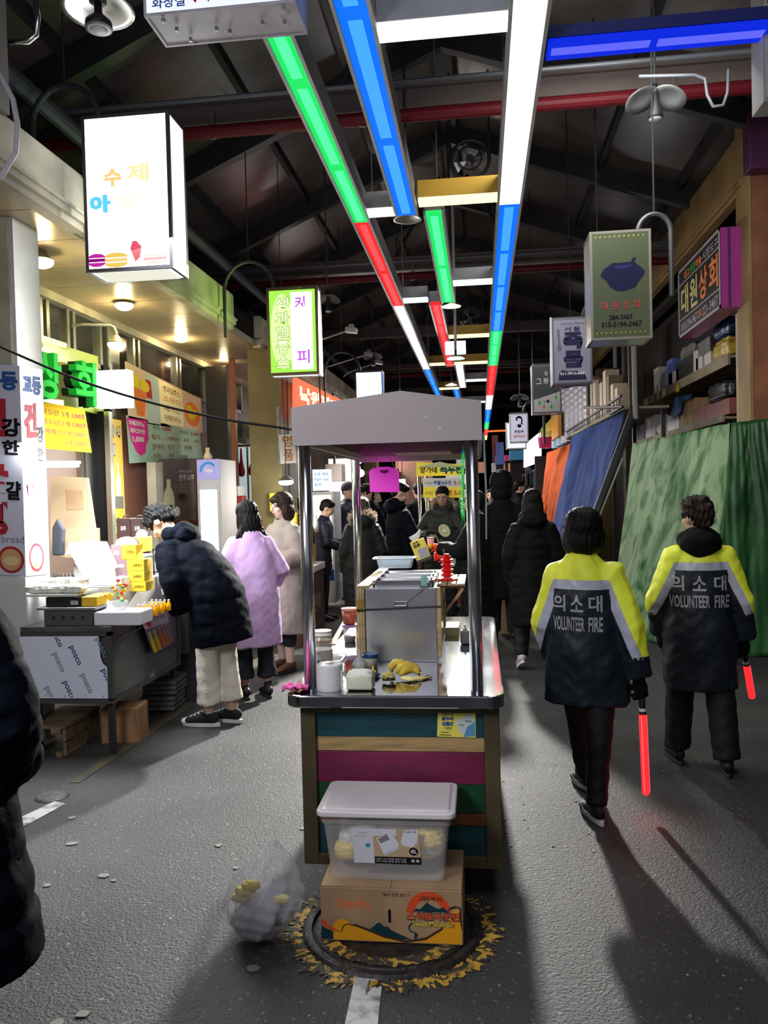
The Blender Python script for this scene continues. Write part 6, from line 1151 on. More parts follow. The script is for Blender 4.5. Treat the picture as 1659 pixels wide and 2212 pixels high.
t = thing('pillar_banner', 'white banner with red and black letters on the side face of the left pillar', 'banner', (PX+.01, PY+.15, 1.2))
p = Panel(at(57, 1244, 0, PX+.008), at(104, 1240, 0, PX+.008), at(92, 798, 0, PX+.008), at(42, 790, 0, PX+.008), t); p.sheet('sheet', BNR, .003)
p.text('교동', BB_, .12, .87, .90, .96, bold=.05); p.text('건', BR_, .12, .66, .66, .83, bold=.06); p.text('강', BLK, .64, .64, .95, .72, bold=.04); p.text('한', BLK, .64, .55, .92, .62, bold=.04); p.text('단', BR_, .12, .38, .7, .52, bold=.06)
mouth(p, .48, .085, .34, .07)
# tube light under a bracket
c0, c1 = at(72, 1012, 1, 5.2), at(157, 1000, 1, 5.5); t = thing('tube_lamp', 'white fluorescent batten on the side of the left pillar', 'lamp', c0)
b = B(); b.box((c0+c1)*.5+Vector((0, 0, .02)), ((c1-c0).length+.02, .10, .022), rz=.8); obj('housing', b, WHITE, t, bev=.004); b = B(); b.box((c0+c1)*.5+Vector((0, 0, -.002)), ((c1-c0).length, .085, .018), rz=.8); obj('tube', b, glow('tube_white', (5, 5.2, 5.6), 1.), t)
b = B(); b.cyl(c0, (PX, PY+.2, c0.z), .01); obj('bracket', b, GALV, t)
lamp('banner_tube_light', 'AREA', (PX+.2, PY+.25, 1.80), 16, (.92, .96, 1), .25, (PX, PY+.1, 1.35), size_y=.1)
# counter
KX, KY = -2.3, 4.78; STD = mat('dull_steel', (.17, .18, .18), .4, .7, noise=.3, nscale=3)
t = thing('stall_counter', 'steel stall counter with pale film covered front panel, left foreground', 'counter', (-2.7, 5.4, .34))
b = B(); b.bx((-2.9, KY, .79), (KX, 5.95, .825)); obj('worktop', b, STD, t, bev=.004); b = B(); b.bx((-2.9, KY+.03, .36), (KX-.012, 5.93, .79)); obj('body', b, STD, t)
b = B()
for a, c in (((KX-.03, KY, .36), (KX, KY+.03, .79)), ((-2.9, KY, .34), (KX, KY+.03, .37)), ((-2.9, KY, .765), (KX, KY+.028, .79)), ((KX-.03, 5.9, .36), (KX, 5.93, .79)), ((KX-.03, KY+.03, .34), (KX, 5.93, .37))): b.bx(a, c)
obj('frame', b, mat('frame_dark', (.10, .10, .10), .4, .5), t)
for x in (-2.85, KX-.06):
    for y in (KY+.05, 5.85): b = B(); b.bx((x, y, 0), (x+.035, y+.035, .36)); obj('leg', b, DARK, t)
p = Panel((-2.9, KY-.002, .375), (KX-.03, KY-.002, .375), (KX-.03, KY-.002, .765), (-2.9, KY-.002, .765), t)
b = B(); b.poly([p.P(0, 0), p.P(1, 0), p.P(1, .50), p.P(.955, .56), p.P(.93, .66), p.P(.915, 1), p.P(0, 1)], p.n*.003); obj('film_panel', b, mat('film_blue', (.74, .78, .90), .35, bump=.1, bscale=3), t)
PC = col('posco_blue', (.02, .06, .17)); PC2 = col('posco_faint', (.20, .25, .36)); vg, fg = glyphs('posco', .02)
for (x, y, m_) in ((120, 1378, PC), (161, 1417, PC), (217, 1400, PC2), (125, 1432, PC2), (185, 1478, PC2), (147, 1493, PC), (230, 1467, PC), (108, 1505, PC2)):
    cc = at(x, y, 1, KY-.006); b = B(); lo, hi = vg.min(0), vg.max(0); q = (vg-(lo+hi)/2)/(hi[0]-lo[0])*.13; a = -rad(66); P = [(cc.x+u*cos(a)-v*sin(a), KY-.0055, cc.z+u*sin(a)+v*cos(a)) for u, v in q]; ok = [all(-2.9 < P[i][0] < KX-.03 and .377 < P[i][2] < .763 for i in f) for f in fg]
    b.add(P, [f for f, k in zip(fg, ok) if k]); obj('lettering', b, m_, t) if any(ok) else None
for x in (-2.84, -2.74, -2.61, -2.48, -2.36): b = B(); b.ell((x, KY-.006, .39), (.004, .002, .004), 8); obj('rivet', b, BLACK, t)
b = B(); b.tube([(KX+.012, KY+.02, .60), (KX+.012, KY+.15, .72), (KX+.012, KY+.5, .755)], .006, 6); obj('side_rail', b, STD, t)
# under the counter
c = at(130, 1632, 2, 0); x0, x1, y0, y1, h = -2.9, -2.62, 4.78, 5.25, .2
t = thing('wooden_step', 'rough timber step stool on the road under the film covered counter', 'stool', (-2.8, 5., 0)); b = B(); b.bx((x0, y0, h-.02), (x1, y1, h)); obj('top_board', b, OLDWOOD, t)
for k in range(2): b = B(); b.bx((x1-.03, y0+.02, .005+k*.09), (x1-.008, y1, .085+k*.09)); obj('side_board', b, OLDWOOD, t)
for a, c in (((x1-.10, y0, h-.06), (x1-.035, y0+.03, h-.02)), ((x0+.1, y0, h-.10), (x0+.13, y0+.03, h-.02)), ((x1-.07, y0, 0), (x1-.03, y0+.03, .03))): b = B(); b.bx(a, c); obj('block', b, OLDWOOD, t)
q = at(253, 1608, 2, 0); t = thing('wood_block', 'brown wooden block box on the road beside the rough timber step', 'box', (q.x, q.y+.1, 0)); b = B(); b.box((q.x, q.y+.13, .115), (.25, .22, .23), rz=.12); obj('body', b, mat('block_brown', (.36, .19, .09), .7, noise=.35, nscale=5, stretch=(6, 6, 1)), t, bev=.004)
q = at(340, 1542, 2, 0)
for k in range(2):
    t = thing('plastic_crate', 'grey slotted plastic crate under the stall, %s of two' % ('lower', 'upper')[k], 'crate', (q.x-.02, q.y+.2, .012+k*.122)); z = .012+k*.122
    b = B()
    for j in range(3): b.box((q.x-.02+.015*k, q.y+.2, z+.018+j*.038), (.26, .36, .022), rz=.08)
    obj('rib', b, mat('crate_grey', (.12, .13, .14), .6), t, bev=.003); b = B(); b.box((q.x-.02+.015*k, q.y+.2, z+.06), (.245, .345, .115), rz=.08); obj('basket', b, mat('crate_grey2', (.05, .05, .055), .7), t)
# goods on the counter
TZ2 = .826
t, a, c = boxthing('steel_rack', 'low grey steel rack with four round holes on the counter front', 'rack', (95, 1317, 200, 1352), KY+.03, .25, mat('rack_grey', (.14, .135, .13), .45, .5), z0=TZ2)
for k in range(4): b = B(); x = a[0]+(c[0]-a[0])*(.2+.2*k); z = (a[2]+c[2])/2; b.cyl((x, a[1]-.001, z), (x, a[1]+.004, z), .011, n=16); obj('hole', b, BLACK, t)
b = B(); b.bx((a[0]-.035, a[1]-.02, c[2]), (c[0]+.03, c[1]+.01, c[2]+.014)); obj('tray_top', b, GALV, t); zt_ = c[2]+.016
t, a, c = boxthing('flat_box', 'flat black and yellow carton with barcode lying on the steel rack', 'box', (99, 1290, 176, 1313), KY+.05, .22, mat('box_black', (.01, .008, .008), .5), z0=zt_)
b = B(); b.bx((a[0]+.001, a[1]+.004, a[2]+.001), (c[0]+.10, c[1], c[2]-.002)); obj('yellow_side', b, mat('box_yellow', (.85, .55, .03), .5), t); p = face(a, c, t); p.rect('barcode_label', WHT, .70, .22, .9, .62, .001)
for k in range(6): p.rect('barcode_bar', BLK, .72+k*.027, .32, .735+k*.027, .58, .0015)
zb_ = c[2]+.003
# wrapped goods
WRAP = mat('cling_film', (.80, .82, .80), .15, alpha=.65, bump=.8, bscale=25, spec=.8); BREAD = mat('white_bread', (.82, .80, .70), .6)
random.seed(9)
t = thing('bread_tray', 'tray heaped with film wrapped pale breads at the left end of the counter', 'tray', (-2.85, 5.0, zb_))
b = B(); b.bx((-2.88, 4.83, zb_), (-2.55, 5.15, zb_+.015)); obj('tray', b, mat('clear_tray', (.7, .74, .68), .2), t)
for k in range(9): q = (-2.84+.07*(k % 5)+random.uniform(-.02, .02), 4.9+.12*(k//5), zb_+.016+.03*(k//5)); b = softbox(q, .065, .05, .028, .6, .12, 9, k); obj('wrapped_bread', b, WRAP if k % 2 else BREAD, t, smooth=True)
# riser behind
b = B(); b.bx((-2.9, 5.2, TZ2), (-2.42, 5.9, 1.03)); rs = obj('display_riser', b, mat('riser', (.5, .5, .48), .4), None, 'pale display riser behind the goods on the left counter', 'stand', bev=.004)
WB = mat('white_card', (.85, .85, .92), .5)
# open white box with raised lid
t = thing('gift_box', 'large open white gift box with upright lid on the display riser', 'box', (-2.75, 5.3, 1.035)); Y = 5.22
q = lambda x, y, Y_: at(x, y, 1, Y_)
b = B(); b.poly([q(187, 1252, Y), q(255, 1225, Y+.02), q(230, 1170, Y+.16), q(195, 1168, Y+.14), q(160, 1215, Y+.05)], (0, .006, 0)); obj('lid', b, WB, t)
b = B(); b.poly([q(140, 1200, Y-.03), q(152, 1195, Y-.03), q(192, 1168, Y+.13), q(150, 1172, Y+.12)], (0, .005, 0)); b.poly([q(152, 1195, Y-.03), q(182, 1250, Y-.01), q(190, 1205, Y+.1), q(192, 1168, Y+.13)], (0, .005, 0)); obj('side_flap', b, mat('white_card2', (.62, .62, .78), .5), t)
b = B(); b.poly([q(192, 1168, Y+.125), q(230, 1170, Y+.15), q(228, 1212, Y+.1)], (0, .004, 0)); b.poly([q(205, 1185, Y+.09), q(192, 1168, Y+.12), q(210, 1200, Y+.08)], (0, .004, 0)); obj('inner_flap', b, mat('white_card2', (.62, .62, .78)), t)
b = B(); a_, c_ = pb(180, 1250, 262, 1268, Y, .25); b.bx((a_[0], Y, 1.033), (c_[0], Y+.25, c_[2])); obj('base', b, WB, t)
# folded note
b = B(); b.poly([q(196, 1298, 4.95), q(222, 1318, 4.93), q(248, 1312, 4.95), q(224, 1285, 5.0)], (0, .003, 0)); obj('price_card', b, WB, None, 'tilted white price card in front of the skewered sweets', 'card')
YB = mat('box_yellow2', (.85, .60, .04), .5); MV = mat('box_mauve', (.28, .17, .19), .6)
def giftbox(label, px, Y, d, split, base, flaps=False):
    a, c = pb(*px, Y, d); t_ = thing('bakery_box', label, 'box', ((a[0]+c[0])/2, Y, a[2]), 'yellow and mauve bakery boxes'); xm = a[0]+(c[0]-a[0])*split
    b = B(); b.bx(a, c); obj('body', b, YB, t_, bev=.003); p = face(a, c, t_); p.rect('mauve_panel', MV, 0, 0, split, 1, .001); p.rect('white_label', WHT, split*.25, .35, split*.75, .62, .002); p.text('전주명가', col('print_brown', (.10, .05, .01)), split+.2, .35, .93, .62, bold=.02, n=.002)
    if flaps:
        for k, x in enumerate((a[0]+.01, c[0]-.012)):
            b = B(); mxx = (a[0]+c[0])/2; b.poly([(a[0]+.01, Y+d*.5+(k-.5)*.02, c[2]), (c[0]-.01, Y+d*.5+(k-.5)*.02, c[2])]+[(mxx+(c[0]-a[0])*.46*cos(a_*pi/8), Y+d*.5+(k-.5)*.02, c[2]+.055*sin(a_*pi/8)) for a_ in range(9)], (0, .003, 0)); obj('handle_flap', b, mat('flap_lilac', (.5, .46, .58), .5) if k == 0 else mat('flap_dark', (.04, .04, .06), .5), t_)
giftbox('yellow handled bakery box on top of the stack, beside the raised white lid', (240, 1177, 294, 1209), 5.35, .12, .42, 0, True)
giftbox('upper flat yellow bakery box under the handled box', (248, 1209, 311, 1234), 5.35, .14, .42, 0)
giftbox('middle flat yellow bakery box of the stack', (250, 1234, 312, 1257), 5.35, .14, .42, 0)
giftbox('lowest flat yellow bakery box of the stack', (252, 1257, 315, 1278), 5.35, .14, .42, 0)
giftbox('yellow handled bakery box standing farther back, right of the stack', (286, 1160, 315, 1192), 5.75, .12, .3, 0, True)
# dark brown carry boxes
for k, (l, lab) in enumerate(((252, 'left dark brown carry box behind the yellow bakery boxes'), (282, 'right dark brown carry box behind the yellow bakery boxes'))):
    t, a, c = boxthing('carry_box', lab, 'box', (l, 1120, l+29, 1168), 6.1, .12, mat('dark_brown_card', (.04, .015, .012), .5), 'dark brown carry boxes'); p = face(a, c, t); p.text('모주', WHT, .3, .45, .7, .65, bold=.02)
    b = B(); xm = (a[0]+c[0])/2; b.tube([(xm-.025, 6.16, c[2]), (xm-.02, 6.16, c[2]+.02), (xm+.02, 6.16, c[2]+.02), (xm+.025, 6.16, c[2])], .005, 6); obj('handle', b, mat('dark_brown_card'), t)
b = B(); b.bx((-3.2, 6.0, TZ2), (-2.27, 6.9, .84)); b.bx((-3.2, 6.03, .4), (-2.29, 6.88, TZ2)); obj('rear_table', b, STD, None, 'steel table behind the bakery boxes carrying the glass showcase', 'table')
b = B(); b.bx((-3.2, 6.05, .841), (-2.62, 6.4, 1.16)); obj('back_riser', b, mat('riser'), None, 'pale riser carrying the dark brown carry boxes', 'stand')
# glass showcase
t = thing('showcase', 'small glass showcase of cakes with dark frame under bright light', 'showcase', (-2.5, 5.9, TZ2)); a, c = pb(318, 1185, 378, 1335, 5.62, .25)
a = (-2.56, 6.08, .842); c = (-2.29, 6.38, at(350, 1185, 1, 6.1).z)
b = B()
for x in (a[0], c[0]-.012):
    for y in (a[1], c[1]-.012): b.bx((x, y, a[2]), (x+.012, y+.012, c[2]))
for z in (c[2]-.012, (a[2]+c[2])/2, a[2]): b.bx((a[0], a[1], z), (c[0], c[1], z+.010))
obj('frame', b, DARK, t); b = B(); b.bx((a[0]+.002, a[1]+.002, a[2]), (c[0]-.002, a[1]+.004, c[2]-.012)); obj('front_glass', b, mat('clear_glass', (.8, .9, .95), .05, alpha=.2, spec=.9), t)
random.seed(12)
for sh in range(2):
    for k in range(4): x = a[0]+.03+(c[0]-a[0]-.06)*k/3; z = a[2]+.012+sh*(c[2]-a[2])/2; b = B(); b.lathe([(.001, 0), (.024, 0), (.028, .02), (.018, .04), (.001, .045)], (x, a[1]+.05, z), 12); obj('cake_cup', b, mat(('cream_cake', 'choc_cake', 'pink_cake')[k % 3], ((.8, .78, .7), (.2, .1, .06), (.8, .5, .5))[k % 3], .5), t, smooth=True)
for k, (px, py, c_) in enumerate(((332, 1178, (.1, .5, .7)), (350, 1176, (.7, .5, .4)), (366, 1176, (.7, .7, .7)), (305, 1180, (.5, .35, .2)))):
    x = -2.53+.07*k; z = c[2]+.001; b = B(); b.lathe([(.001, 0), (.022, 0), (.026, .035), (.001, .037)], (x, 6.2, z), 12); obj('cup', b, mat('cup_%d' % k, c_, .4), None, ('blue cup on top of the glass showcase', 'tan cup on top of the glass showcase', 'grey cup on top of the glass showcase', 'brown cup at the left of the showcase top')[k], 'cup', smooth=True)
# polystyrene box, sweets, orange bottles
t, a, c = boxthing('foam_box', 'white polystyrene box on the counter corner beside the steel rack', 'box', (202, 1322, 303, 1352), KY+.02, .2, mat('polystyrene', (.78, .76, .82), .8, bump=.1, bscale=90), bev=.008, z0=TZ2)
fz = c[2]+.001; random.seed(14)
t = thing('sweet_bouquet', 'bunch of red, orange and green fruit sweets on skewers above the foam box', 'sweets', (at(258, 1300, 1, 4.95).x, 4.95, fz)); cx_ = at(258, 1300, 1, 4.95).x
b = B(); b.lathe([(.05, 0), (.065, .05), (.063, .05), (.048, .004)], (cx_, 4.93, fz), 18); obj('tub', b, PLASTIC, t)
cols = [(.85, .05, .03), (.95, .4, .02), (.9, .65, .05), (.1, .6, .12), (.85, .8, .6)]
for k in range(26):
    a_ = random.uniform(0, 2*pi); r_ = random.uniform(0, .05); top = Vector((cx_+r_*1.6*cos(a_), 4.93+r_*1.2*sin(a_), fz+random.uniform(.05, .20))); b = B(); b.ell(top, (.013, .013, .012), 8); obj('sweet', b, mat('sweet_%d' % (k % 5), cols[k % 5], .2), t, smooth=True)
    if k % 3 == 0: b = B(); b.cyl(top, top+Vector((random.uniform(-.07, .07), random.uniform(-.03, .03), .05)), .002, n=5); obj('skewer', b, mat('sweet_1', cols[1]), t)
t = thing('juice_bottles_tray', 'low tray holding rows of orange juice bottles beside the sweets', 'tray', (at(312, 1330, 1, 5.0).x, 5.0, TZ2)); b = B(); a, c = pb(286, 1322, 345, 1332, 4.98, .3); b.bx((a[0], 4.98, TZ2), (min(c[0], KX-.02), 5.5, TZ2+.03)); obj('tray', b, WHITE, t)
OJ = mat('orange_juice', (.95, .45, .01), .2, emit=(.9, .4, .0), es=.12)
k = 0
for j in range(3):
    for i in range(5):
        x = a[0]+.03+i*.029; y = 5.01+j*.11
        if k == 0:
            b = B(); b.lathe([(.001, 0), (.014, 0), (.015, .04), (.008, .058), (.007, .062)], (x, y, TZ2+.031), 12); ob = thing('juice_bottle', 'small orange juice bottle at the left end of the tray front row', 'bottle', (x, y, TZ2+.031), 'orange juice bottles on the tray'); obj('bottle', b, OJ, ob, smooth=True); b = B(); b.lathe([(.008, .062), (.008, .074), (.001, .075)], (x, y, TZ2+.031), 10); obj('cap', b, WHITE, ob)
        else: copy_tree(ob, (x, y, TZ2+.031), label='small orange juice bottle in the %s row of the tray, %s from the left' % (('front', 'middle', 'rear')[j], ('first', 'second', 'third', 'fourth', 'fifth')[i]))
        k += 1
# printed sheet hanging on counter edge
t = thing('hanging_flyer', 'curled plastic flyer with pictures of yellow bottles hanging off the counter edge', 'flyer', (KX+.02, 5.2, .5))
p = Panel(at(331, 1415, 0, KX+.03), at(387, 1396, 0, KX+.03), at(357, 1322, 0, KX+.03), at(305, 1338, 0, KX+.03), t); p.sheet('sheet', mat('flyer_dark', (.04, .04, .08), .3), .003); p.rect('pale_top', mat('flyer_pale', (.6, .58, .68), .3), 0, .72, 1, 1, .002)
for k, (u, m_) in enumerate(((.12, YEL), (.30, YEL), (.50, ORG), (.66, col('peach', (.6, .3, .2))), (.82, col('peach')))): p.shape('bottle_picture', m_, [[(u-.07, .05+.03*k), (u+.07, .05+.03*k), (u+.07, .38+.03*k), (u+.03, .46+.03*k), (u+.03, .56+.03*k), (u-.03, .56+.03*k), (u-.03, .46+.03*k), (u-.07, .38+.03*k)]], .003); p.rect('cap_picture', WHT, u-.03, .56+.03*k, u+.03, .61+.03*k, .003)
p.shape('red_bottle_picture', RED, [p.oval(.2, .84, .09, .10)], .004); p.text('프리미엄', col('grey_text', (.2, .2, .25)), .36, .88, .9, .95)
# chiller case beyond
t, a, c = boxthing('chiller_case', 'glass fronted chiller case with pale goods beside the flyer', 'case', (370, 1290, 440, 1560), 6.1, .75, DARK); 
b = B(); b.bx((-2.45, 6.95, .48), (-2.12, 7.3, .80)); obj('lit_shelf', b, mat('lit_goods', (.6, .65, .65), .4, emit=(.7, .8, .85), es=.35), t)
p = rface(a, c, t); p.rect('poster', mat('lilac_poster', (.5, .45, .55), .5), .1, .05, .6, .62, .002); p.text('모주', col('brick', (.30, .05, .05)), .2, .3, .5, .55, bold=.04, n=.004)
# ================= LEFT SHOP FRONTS =================
SX = -3.55
t, a, c = boxthing('doorway', 'dark open shop doorway with aluminium frame behind the yellow price banner', 'doorway', (196, 890, 236, 1290), 7.4, .1, mat('doorway_dark', (.012, .013, .013), .4)); tag(t, kind='structure')
b = B(); b.bx((c[0], 7.35, .2), (c[0]+.05, 7.42, c[2]+.02)); b.bx((a[0]-.02, 7.35, c[2]), (c[0]+.05, 7.42, c[2]+.05)); b.bx((a[0]-.02, 7.36, .2), (a[0]+.01, 7.42, c[2])); obj('frame', b, mat('bright_alu'), t)
b = B(); b.bx((WX+.01, 4.4, .2), (WX+.05, 7.2, 2.6)); obj('shop_recess', b, mat('recess_brown', (.12, .07, .045), .6), None, kind='structure')
b = B(); b.bx((WX+.01, 7.6, .2), (WX+.06, 12.8, 2.5)); obj('shop_recess', b, mat('recess_pink', (.33, .15, .10), .6), None, kind='structure')
b = B(); b.poly([at(x, y, 1, 6.0) for x, y in ((108, 1190), (190, 1205), (205, 1145), (188, 1032), (110, 1028))], (0, .03, 0)); cb = obj('tall_carton', b, CARD2, None, 'tall flattened cardboard carton leaning in the stall beside the pillar banner', 'box'); b = B(); b.poly([at(x, y, 1, 5.995) for x, y in ((145, 1102), (181, 1100), (177, 1060), (142, 1058))], (0, .003, 0)); obj('taped_patch', b, CARD, cb)
t, a, c = boxthing('carton', 'smaller brown carton in front of the tall leaning cardboard', 'box', (128, 1142, 212, 1205), 5.95, .04, CARD2)
b = B(); b.poly([at(x, y, 1, 5.7) for x, y in ((112, 1200), (132, 1200), (134, 1142), (122, 1120), (112, 1140))], (0, .06, 0)); obj('dark_bag', b, mat('slate_cloth', (.03, .035, .045), .7), None, 'dark slate cloth bag hanging in front of the cartons', 'bag', bev=.01)
for k in range(6): x = at(114+k*8, 1215, 1, 5.4).x; b = B(); b.lathe([(.001, 0), (.012, 0), (.012, .045), (.006, .055), (.006, .07), (.001, .07)], (x, 5.42, 1.031), 10); obj('sauce_bottle', b, BLACK, None, 'small black bottle, %s in the row left of the open white gift box' % ('first', 'second', 'third', 'fourth', 'fifth', 'sixth')[k], 'bottle', 'row of small black bottles', smooth=True)
# yellow price banner
t = thing('price_banner', 'bright yellow price banner with red writing left of the dark doorway', 'banner', (-3.3, 6.2, 2.0)); p = Panel(*[at(x, y, 0, -3.3) for x, y in ((60, 965), (198, 978), (183, 884), (56, 862))], t); p.sheet('sheet', mat('banner_yellow', (.90, .56, .005), .8, spec=.1), .004)
OB = col('ochre_brown', (.28, .09, .01)); DR = col('dark_red_print', (.42, .05, .01))
for k, (a_, b_, c_) in enumerate((('찹쌀이 도너츠', '3개', '2,000원'), ('슈크림 도너츠', '1개', '1,000원'), ('왕 꽈배기', '1개', '3,000원'), ('', '2개', '5,000원'))):
    v = .74-k*.21
    if a_: p.text(a_, OB, .12, v, .52, v+.13, bold=.01)
    p.text(b_, OB, .56, v, .68, v+.13, bold=.01); p.text(c_, DR, .73, v, .97, v+.14, bold=.02)
# green channel letters
t = thing('letter_sign', 'green channel letter shop sign with black sides glowing over the doorway', 'sign', (-3.6, 6.9, 2.5)); p = Panel(*[at(x, y, 0, -3.62) for x, y in ((40, 855), (215, 895), (212, 770), (40, 716))], t); p.sheet('backing', mat('acid_board', (.32, .40, .05), .4, emit=(.45, .5, .05), es=.1), .03)
GCH = mat('green_channel', (.02, .42, .05), .8, spec=.05, emit=(.05, .9, .12), es=.08)
for ch, q in (('상', [(60, 858), (118, 868), (115, 768), (60, 750)]), ('회', [(148, 868), (194, 880), (192, 786), (146, 776)])):
    pp = Panel(*[at(x, y, 0, -3.52) for x, y in q], t); g = pp.text(ch, GCH, 0, 0, 1, 1, bold=.03, n=.0); m_ = g.modifiers.new('s', 'SOLIDIFY'); m_.thickness = .07; m_.offset = 1; g2 = pp.text(ch, BLACK, 0, -.01, 1, .99, bold=.05, n=-.012); m_ = g2.modifiers.new('s', 'SOLIDIFY'); m_.thickness = .06; m_.offset = -1
b = B(); b.cyl(at(85, 728, 0, -3.5), at(140, 746, 0, -3.5), .022, n=12); obj('tube_lamp', b, glow('tube_yellowish', (1.6, 1.6, .7), 1.), None, 'glaring lime tinted tube lamp above the green letter sign', 'lamp'); lamp('letter_light', 'AREA', (-3.1, 6.6, 3.3), 1.5, (.9, 1, .3), .5, (-3.62, 6.7, 2.7), size_y=.15)
t, a, c = boxthing('blank_lightbox', 'glaring blank white lightbox right of the green letters', 'sign', (203, 799, 278, 880), 7.3, .12, glow('lit_white_hot', (2, 2, 2), 1.), bev=.01); lamp('lightbox_spill', 'AREA', ((a[0]+c[0])/2, 7.2, 2.7), 5, (1, 1, 1), .4, (-3.2, 6.2, 1.5))
b = B(); b.bx((a[0]-.03, 7.35, a[2]+.02), (a[0], 7.42, c[2]-.01)); obj('end_cap', b, WHITE, t)
# fruit juice banners
t = thing('menu_banner', 'cream and red fruit juice picture banner above the green menu', 'banner', (-3.6, 9, 2)); JX = -3.58
p = Panel(*[at(x, y, 0, JX) for x, y in ((278, 908), (438, 935), (434, 862), (270, 780))], t); p.sheet('sheet', mat('peach_banner', (.78, .52, .33), .5), .004)
p.rect('mint_block', mat('mint_block', (.45, .55, .48), .5), .22, .02, .38, .98, .002); p.rect('cream_block', mat('cream_block', (.90, .82, .45), .5), .38, .06, .70, .96, .002)
p.shape('juice_glass', ORG, [[(.10, .12), (.18, .12), (.22, .60), (.06, .62)]], .003); p.shape('lemon', YEL, [p.oval(.09, .74, .07, .13), p.oval(.20, .70, .06, .11)], .004); p.shape('red_glass', RED, [[(.22, .5), (.29, .5), (.28, .85), (.22, .85)]], .0035)
p.shape('fruit_bowl', col('bowl_orange', (.9, .25, .05)), [p.oval(.84, .45, .145, .36)], .004); p.shape('bowl_rim', col('bowl_rim', (.8, .6, .4)), [arc(.84, .45, .125, .145, 0, 2*pi, asp=2.6)], .005); p.shape('fruit_piece', YEL, [p.oval(.80, .58, .05, .10), p.oval(.89, .52, .04, .09), p.oval(.83, .38, .05, .08)], .006)
for k, (tx, m_) in enumerate((('생과일쥬스', OB), ('스무디', ORG), ('에이드', OB), ('아메리카노', col('brown_print', (.25, .08, .03))))): p.text(tx, m_, .43, .76-k*.21, .66, .90-k*.21, bold=.01)
t = thing('menu_board', 'mint green zigzag menu board with prices and magenta drop', 'menu', (-3.6, 9, 2)); p = Panel(*[at(x, y, 0, JX) for x, y in ((280, 1001), (438, 990), (431, 932), (273, 897))], t); p.sheet('sheet', mat('mint_board', (.34, .52, .40), .5), .004)
for k in range(4): p.shape('zigzag', mat('mint_line', (.55, .66, .55), .5), [[(.24+j*.04, .12+k*.17+(.08 if j % 2 else 0)) for j in range(18)]+[(.24+j*.04, .14+k*.17+(.08 if j % 2 else 0)) for j in range(17, -1, -1)]], .001)
p.shape('magenta_drop', MAG, [[(.0, .95), (.24, .98), (.24, .55), (.20, .40), (.19, .22), (.13, .15), (.08, .25), (.03, .5)]], .003)
p.text('', WHT, 0, 0, 0, 0, bold=.03, n=.006, lines=[('아메리카노', .02, .80, .2, .92), ('테이크아웃', .03, .64, .2, .76), ('1,000', .05, .44, .18, .58)])
p.text('', DR, 0, 0, 0, 0, bold=.03, n=.005, lines=[('3,000', .42, .80, .54, .92), ('2,500', .84, .80, .97, .92)]); p.text('', BLK, 0, 0, 0, 0, n=.005, lines=[('쥬스', .30, .80, .39, .92), ('에이드', .68, .80, .81, .92)])
p.text('', OB, 0, 0, 0, 0, n=.005, bold=.01, lines=[('딸기', .28, .55, .38, .68), ('키위바나나', .48, .55, .64, .68), ('레몬', .72, .55, .8, .68), ('자몽', .88, .55, .97, .68), ('딸기바나나', .28, .30, .44, .44), ('망고', .48, .30, .57, .44), ('블루레몬', .72, .30, .84, .44), ('키위', .28, .08, .37, .20), ('자두', .48, .08, .57, .20)])
# yellow vertical banner, poster, fridge
t = thing('vertical_banner', 'tall yellow banner with outlined letters and a bottle picture beside the doorway', 'banner', (-3.6, 7.7, 1.3)); p = Panel(*[at(x, y, 0, -3.56) for x, y in ((242, 1240), (276, 1235), (262, 908), (233, 903))], t); p.sheet('sheet', mat('banner_gold', (.85, .52, .02), .5), .004)
for k, ch in enumerate('야쇠메'): p.text(ch, BLK, .1+(.45 if k == 1 else 0), .88-(.12 if k == 2 else 0), .45+(.45 if k == 1 else 0), .96-(.12 if k == 2 else 0), bold=.05); p.text(ch, WHT, .13+(.45 if k == 1 else 0), .885-(.12 if k == 2 else 0), .42+(.45 if k == 1 else 0), .955-(.12 if k == 2 else 0), bold=.01, n=.007)
p.shape('bottle_picture', WHT, [[(.45, .50), (.75, .50), (.78, .60), (.66, .66), (.66, .72), (.56, .72), (.56, .66), (.42, .60)]], .003); p.rect('grey_base', col('greybase', (.2, .18, .15)), .15, .42, .9, .5, .003); p.text('모주', BLK, .2, .30, .6, .36); p.text('모주', BLK, .2, .2, .6, .26)
t = thing('poster', 'dark brown rice wine poster with a cream bottle picture above the bending person', 'poster', (-3.5, 9.1, 1.4)); p = Panel(*[at(x, y, 0, -3.46) for x, y in ((345, 1122), (425, 1124), (423, 990), (343, 991))], t); p.sheet('sheet', mat('poster_brown', (.09, .045, .03), .4, noise=.3, nscale=3), .004)
p.shape('bottle_picture', col('bottle_cream', (.62, .60, .38)), [[(.10, .06), (.36, .06), (.38, .32), (.34, .46), (.28, .54), (.28, .66), (.18, .66), (.18, .54), (.12, .44), (.08, .32)]], .003); p.text('모주', BLK, .13, .14, .33, .24, bold=.03, n=.005); p.text('전주모주', WHT, .50, .64, .94, .74, bold=.01); p.text('프리미엄 발효주', WHT, .50, .77, .88, .81); p.shape('bowl_picture', col('bowl_dark', (.12, .06, .04)), [p.oval(.58, .36, .16, .08)], .003); p.shape('bowl_food', BLK, [p.oval(.58, .38, .10, .05)], .004); p.shape('cup_picture', WHT, [p.oval(.44, .14, .08, .08)], .003)
for k in range(5): p.rect('small_print', col('dust', (.3, .2, .17)), .52, .46+k*.03, .92, .47+k*.03, .002)
b = B(); b.bx((SX-.0, 8.35, .9), (SX+.1, 8.55, 2.0)); obj('cream_post', b, CREAM, None, kind='structure')
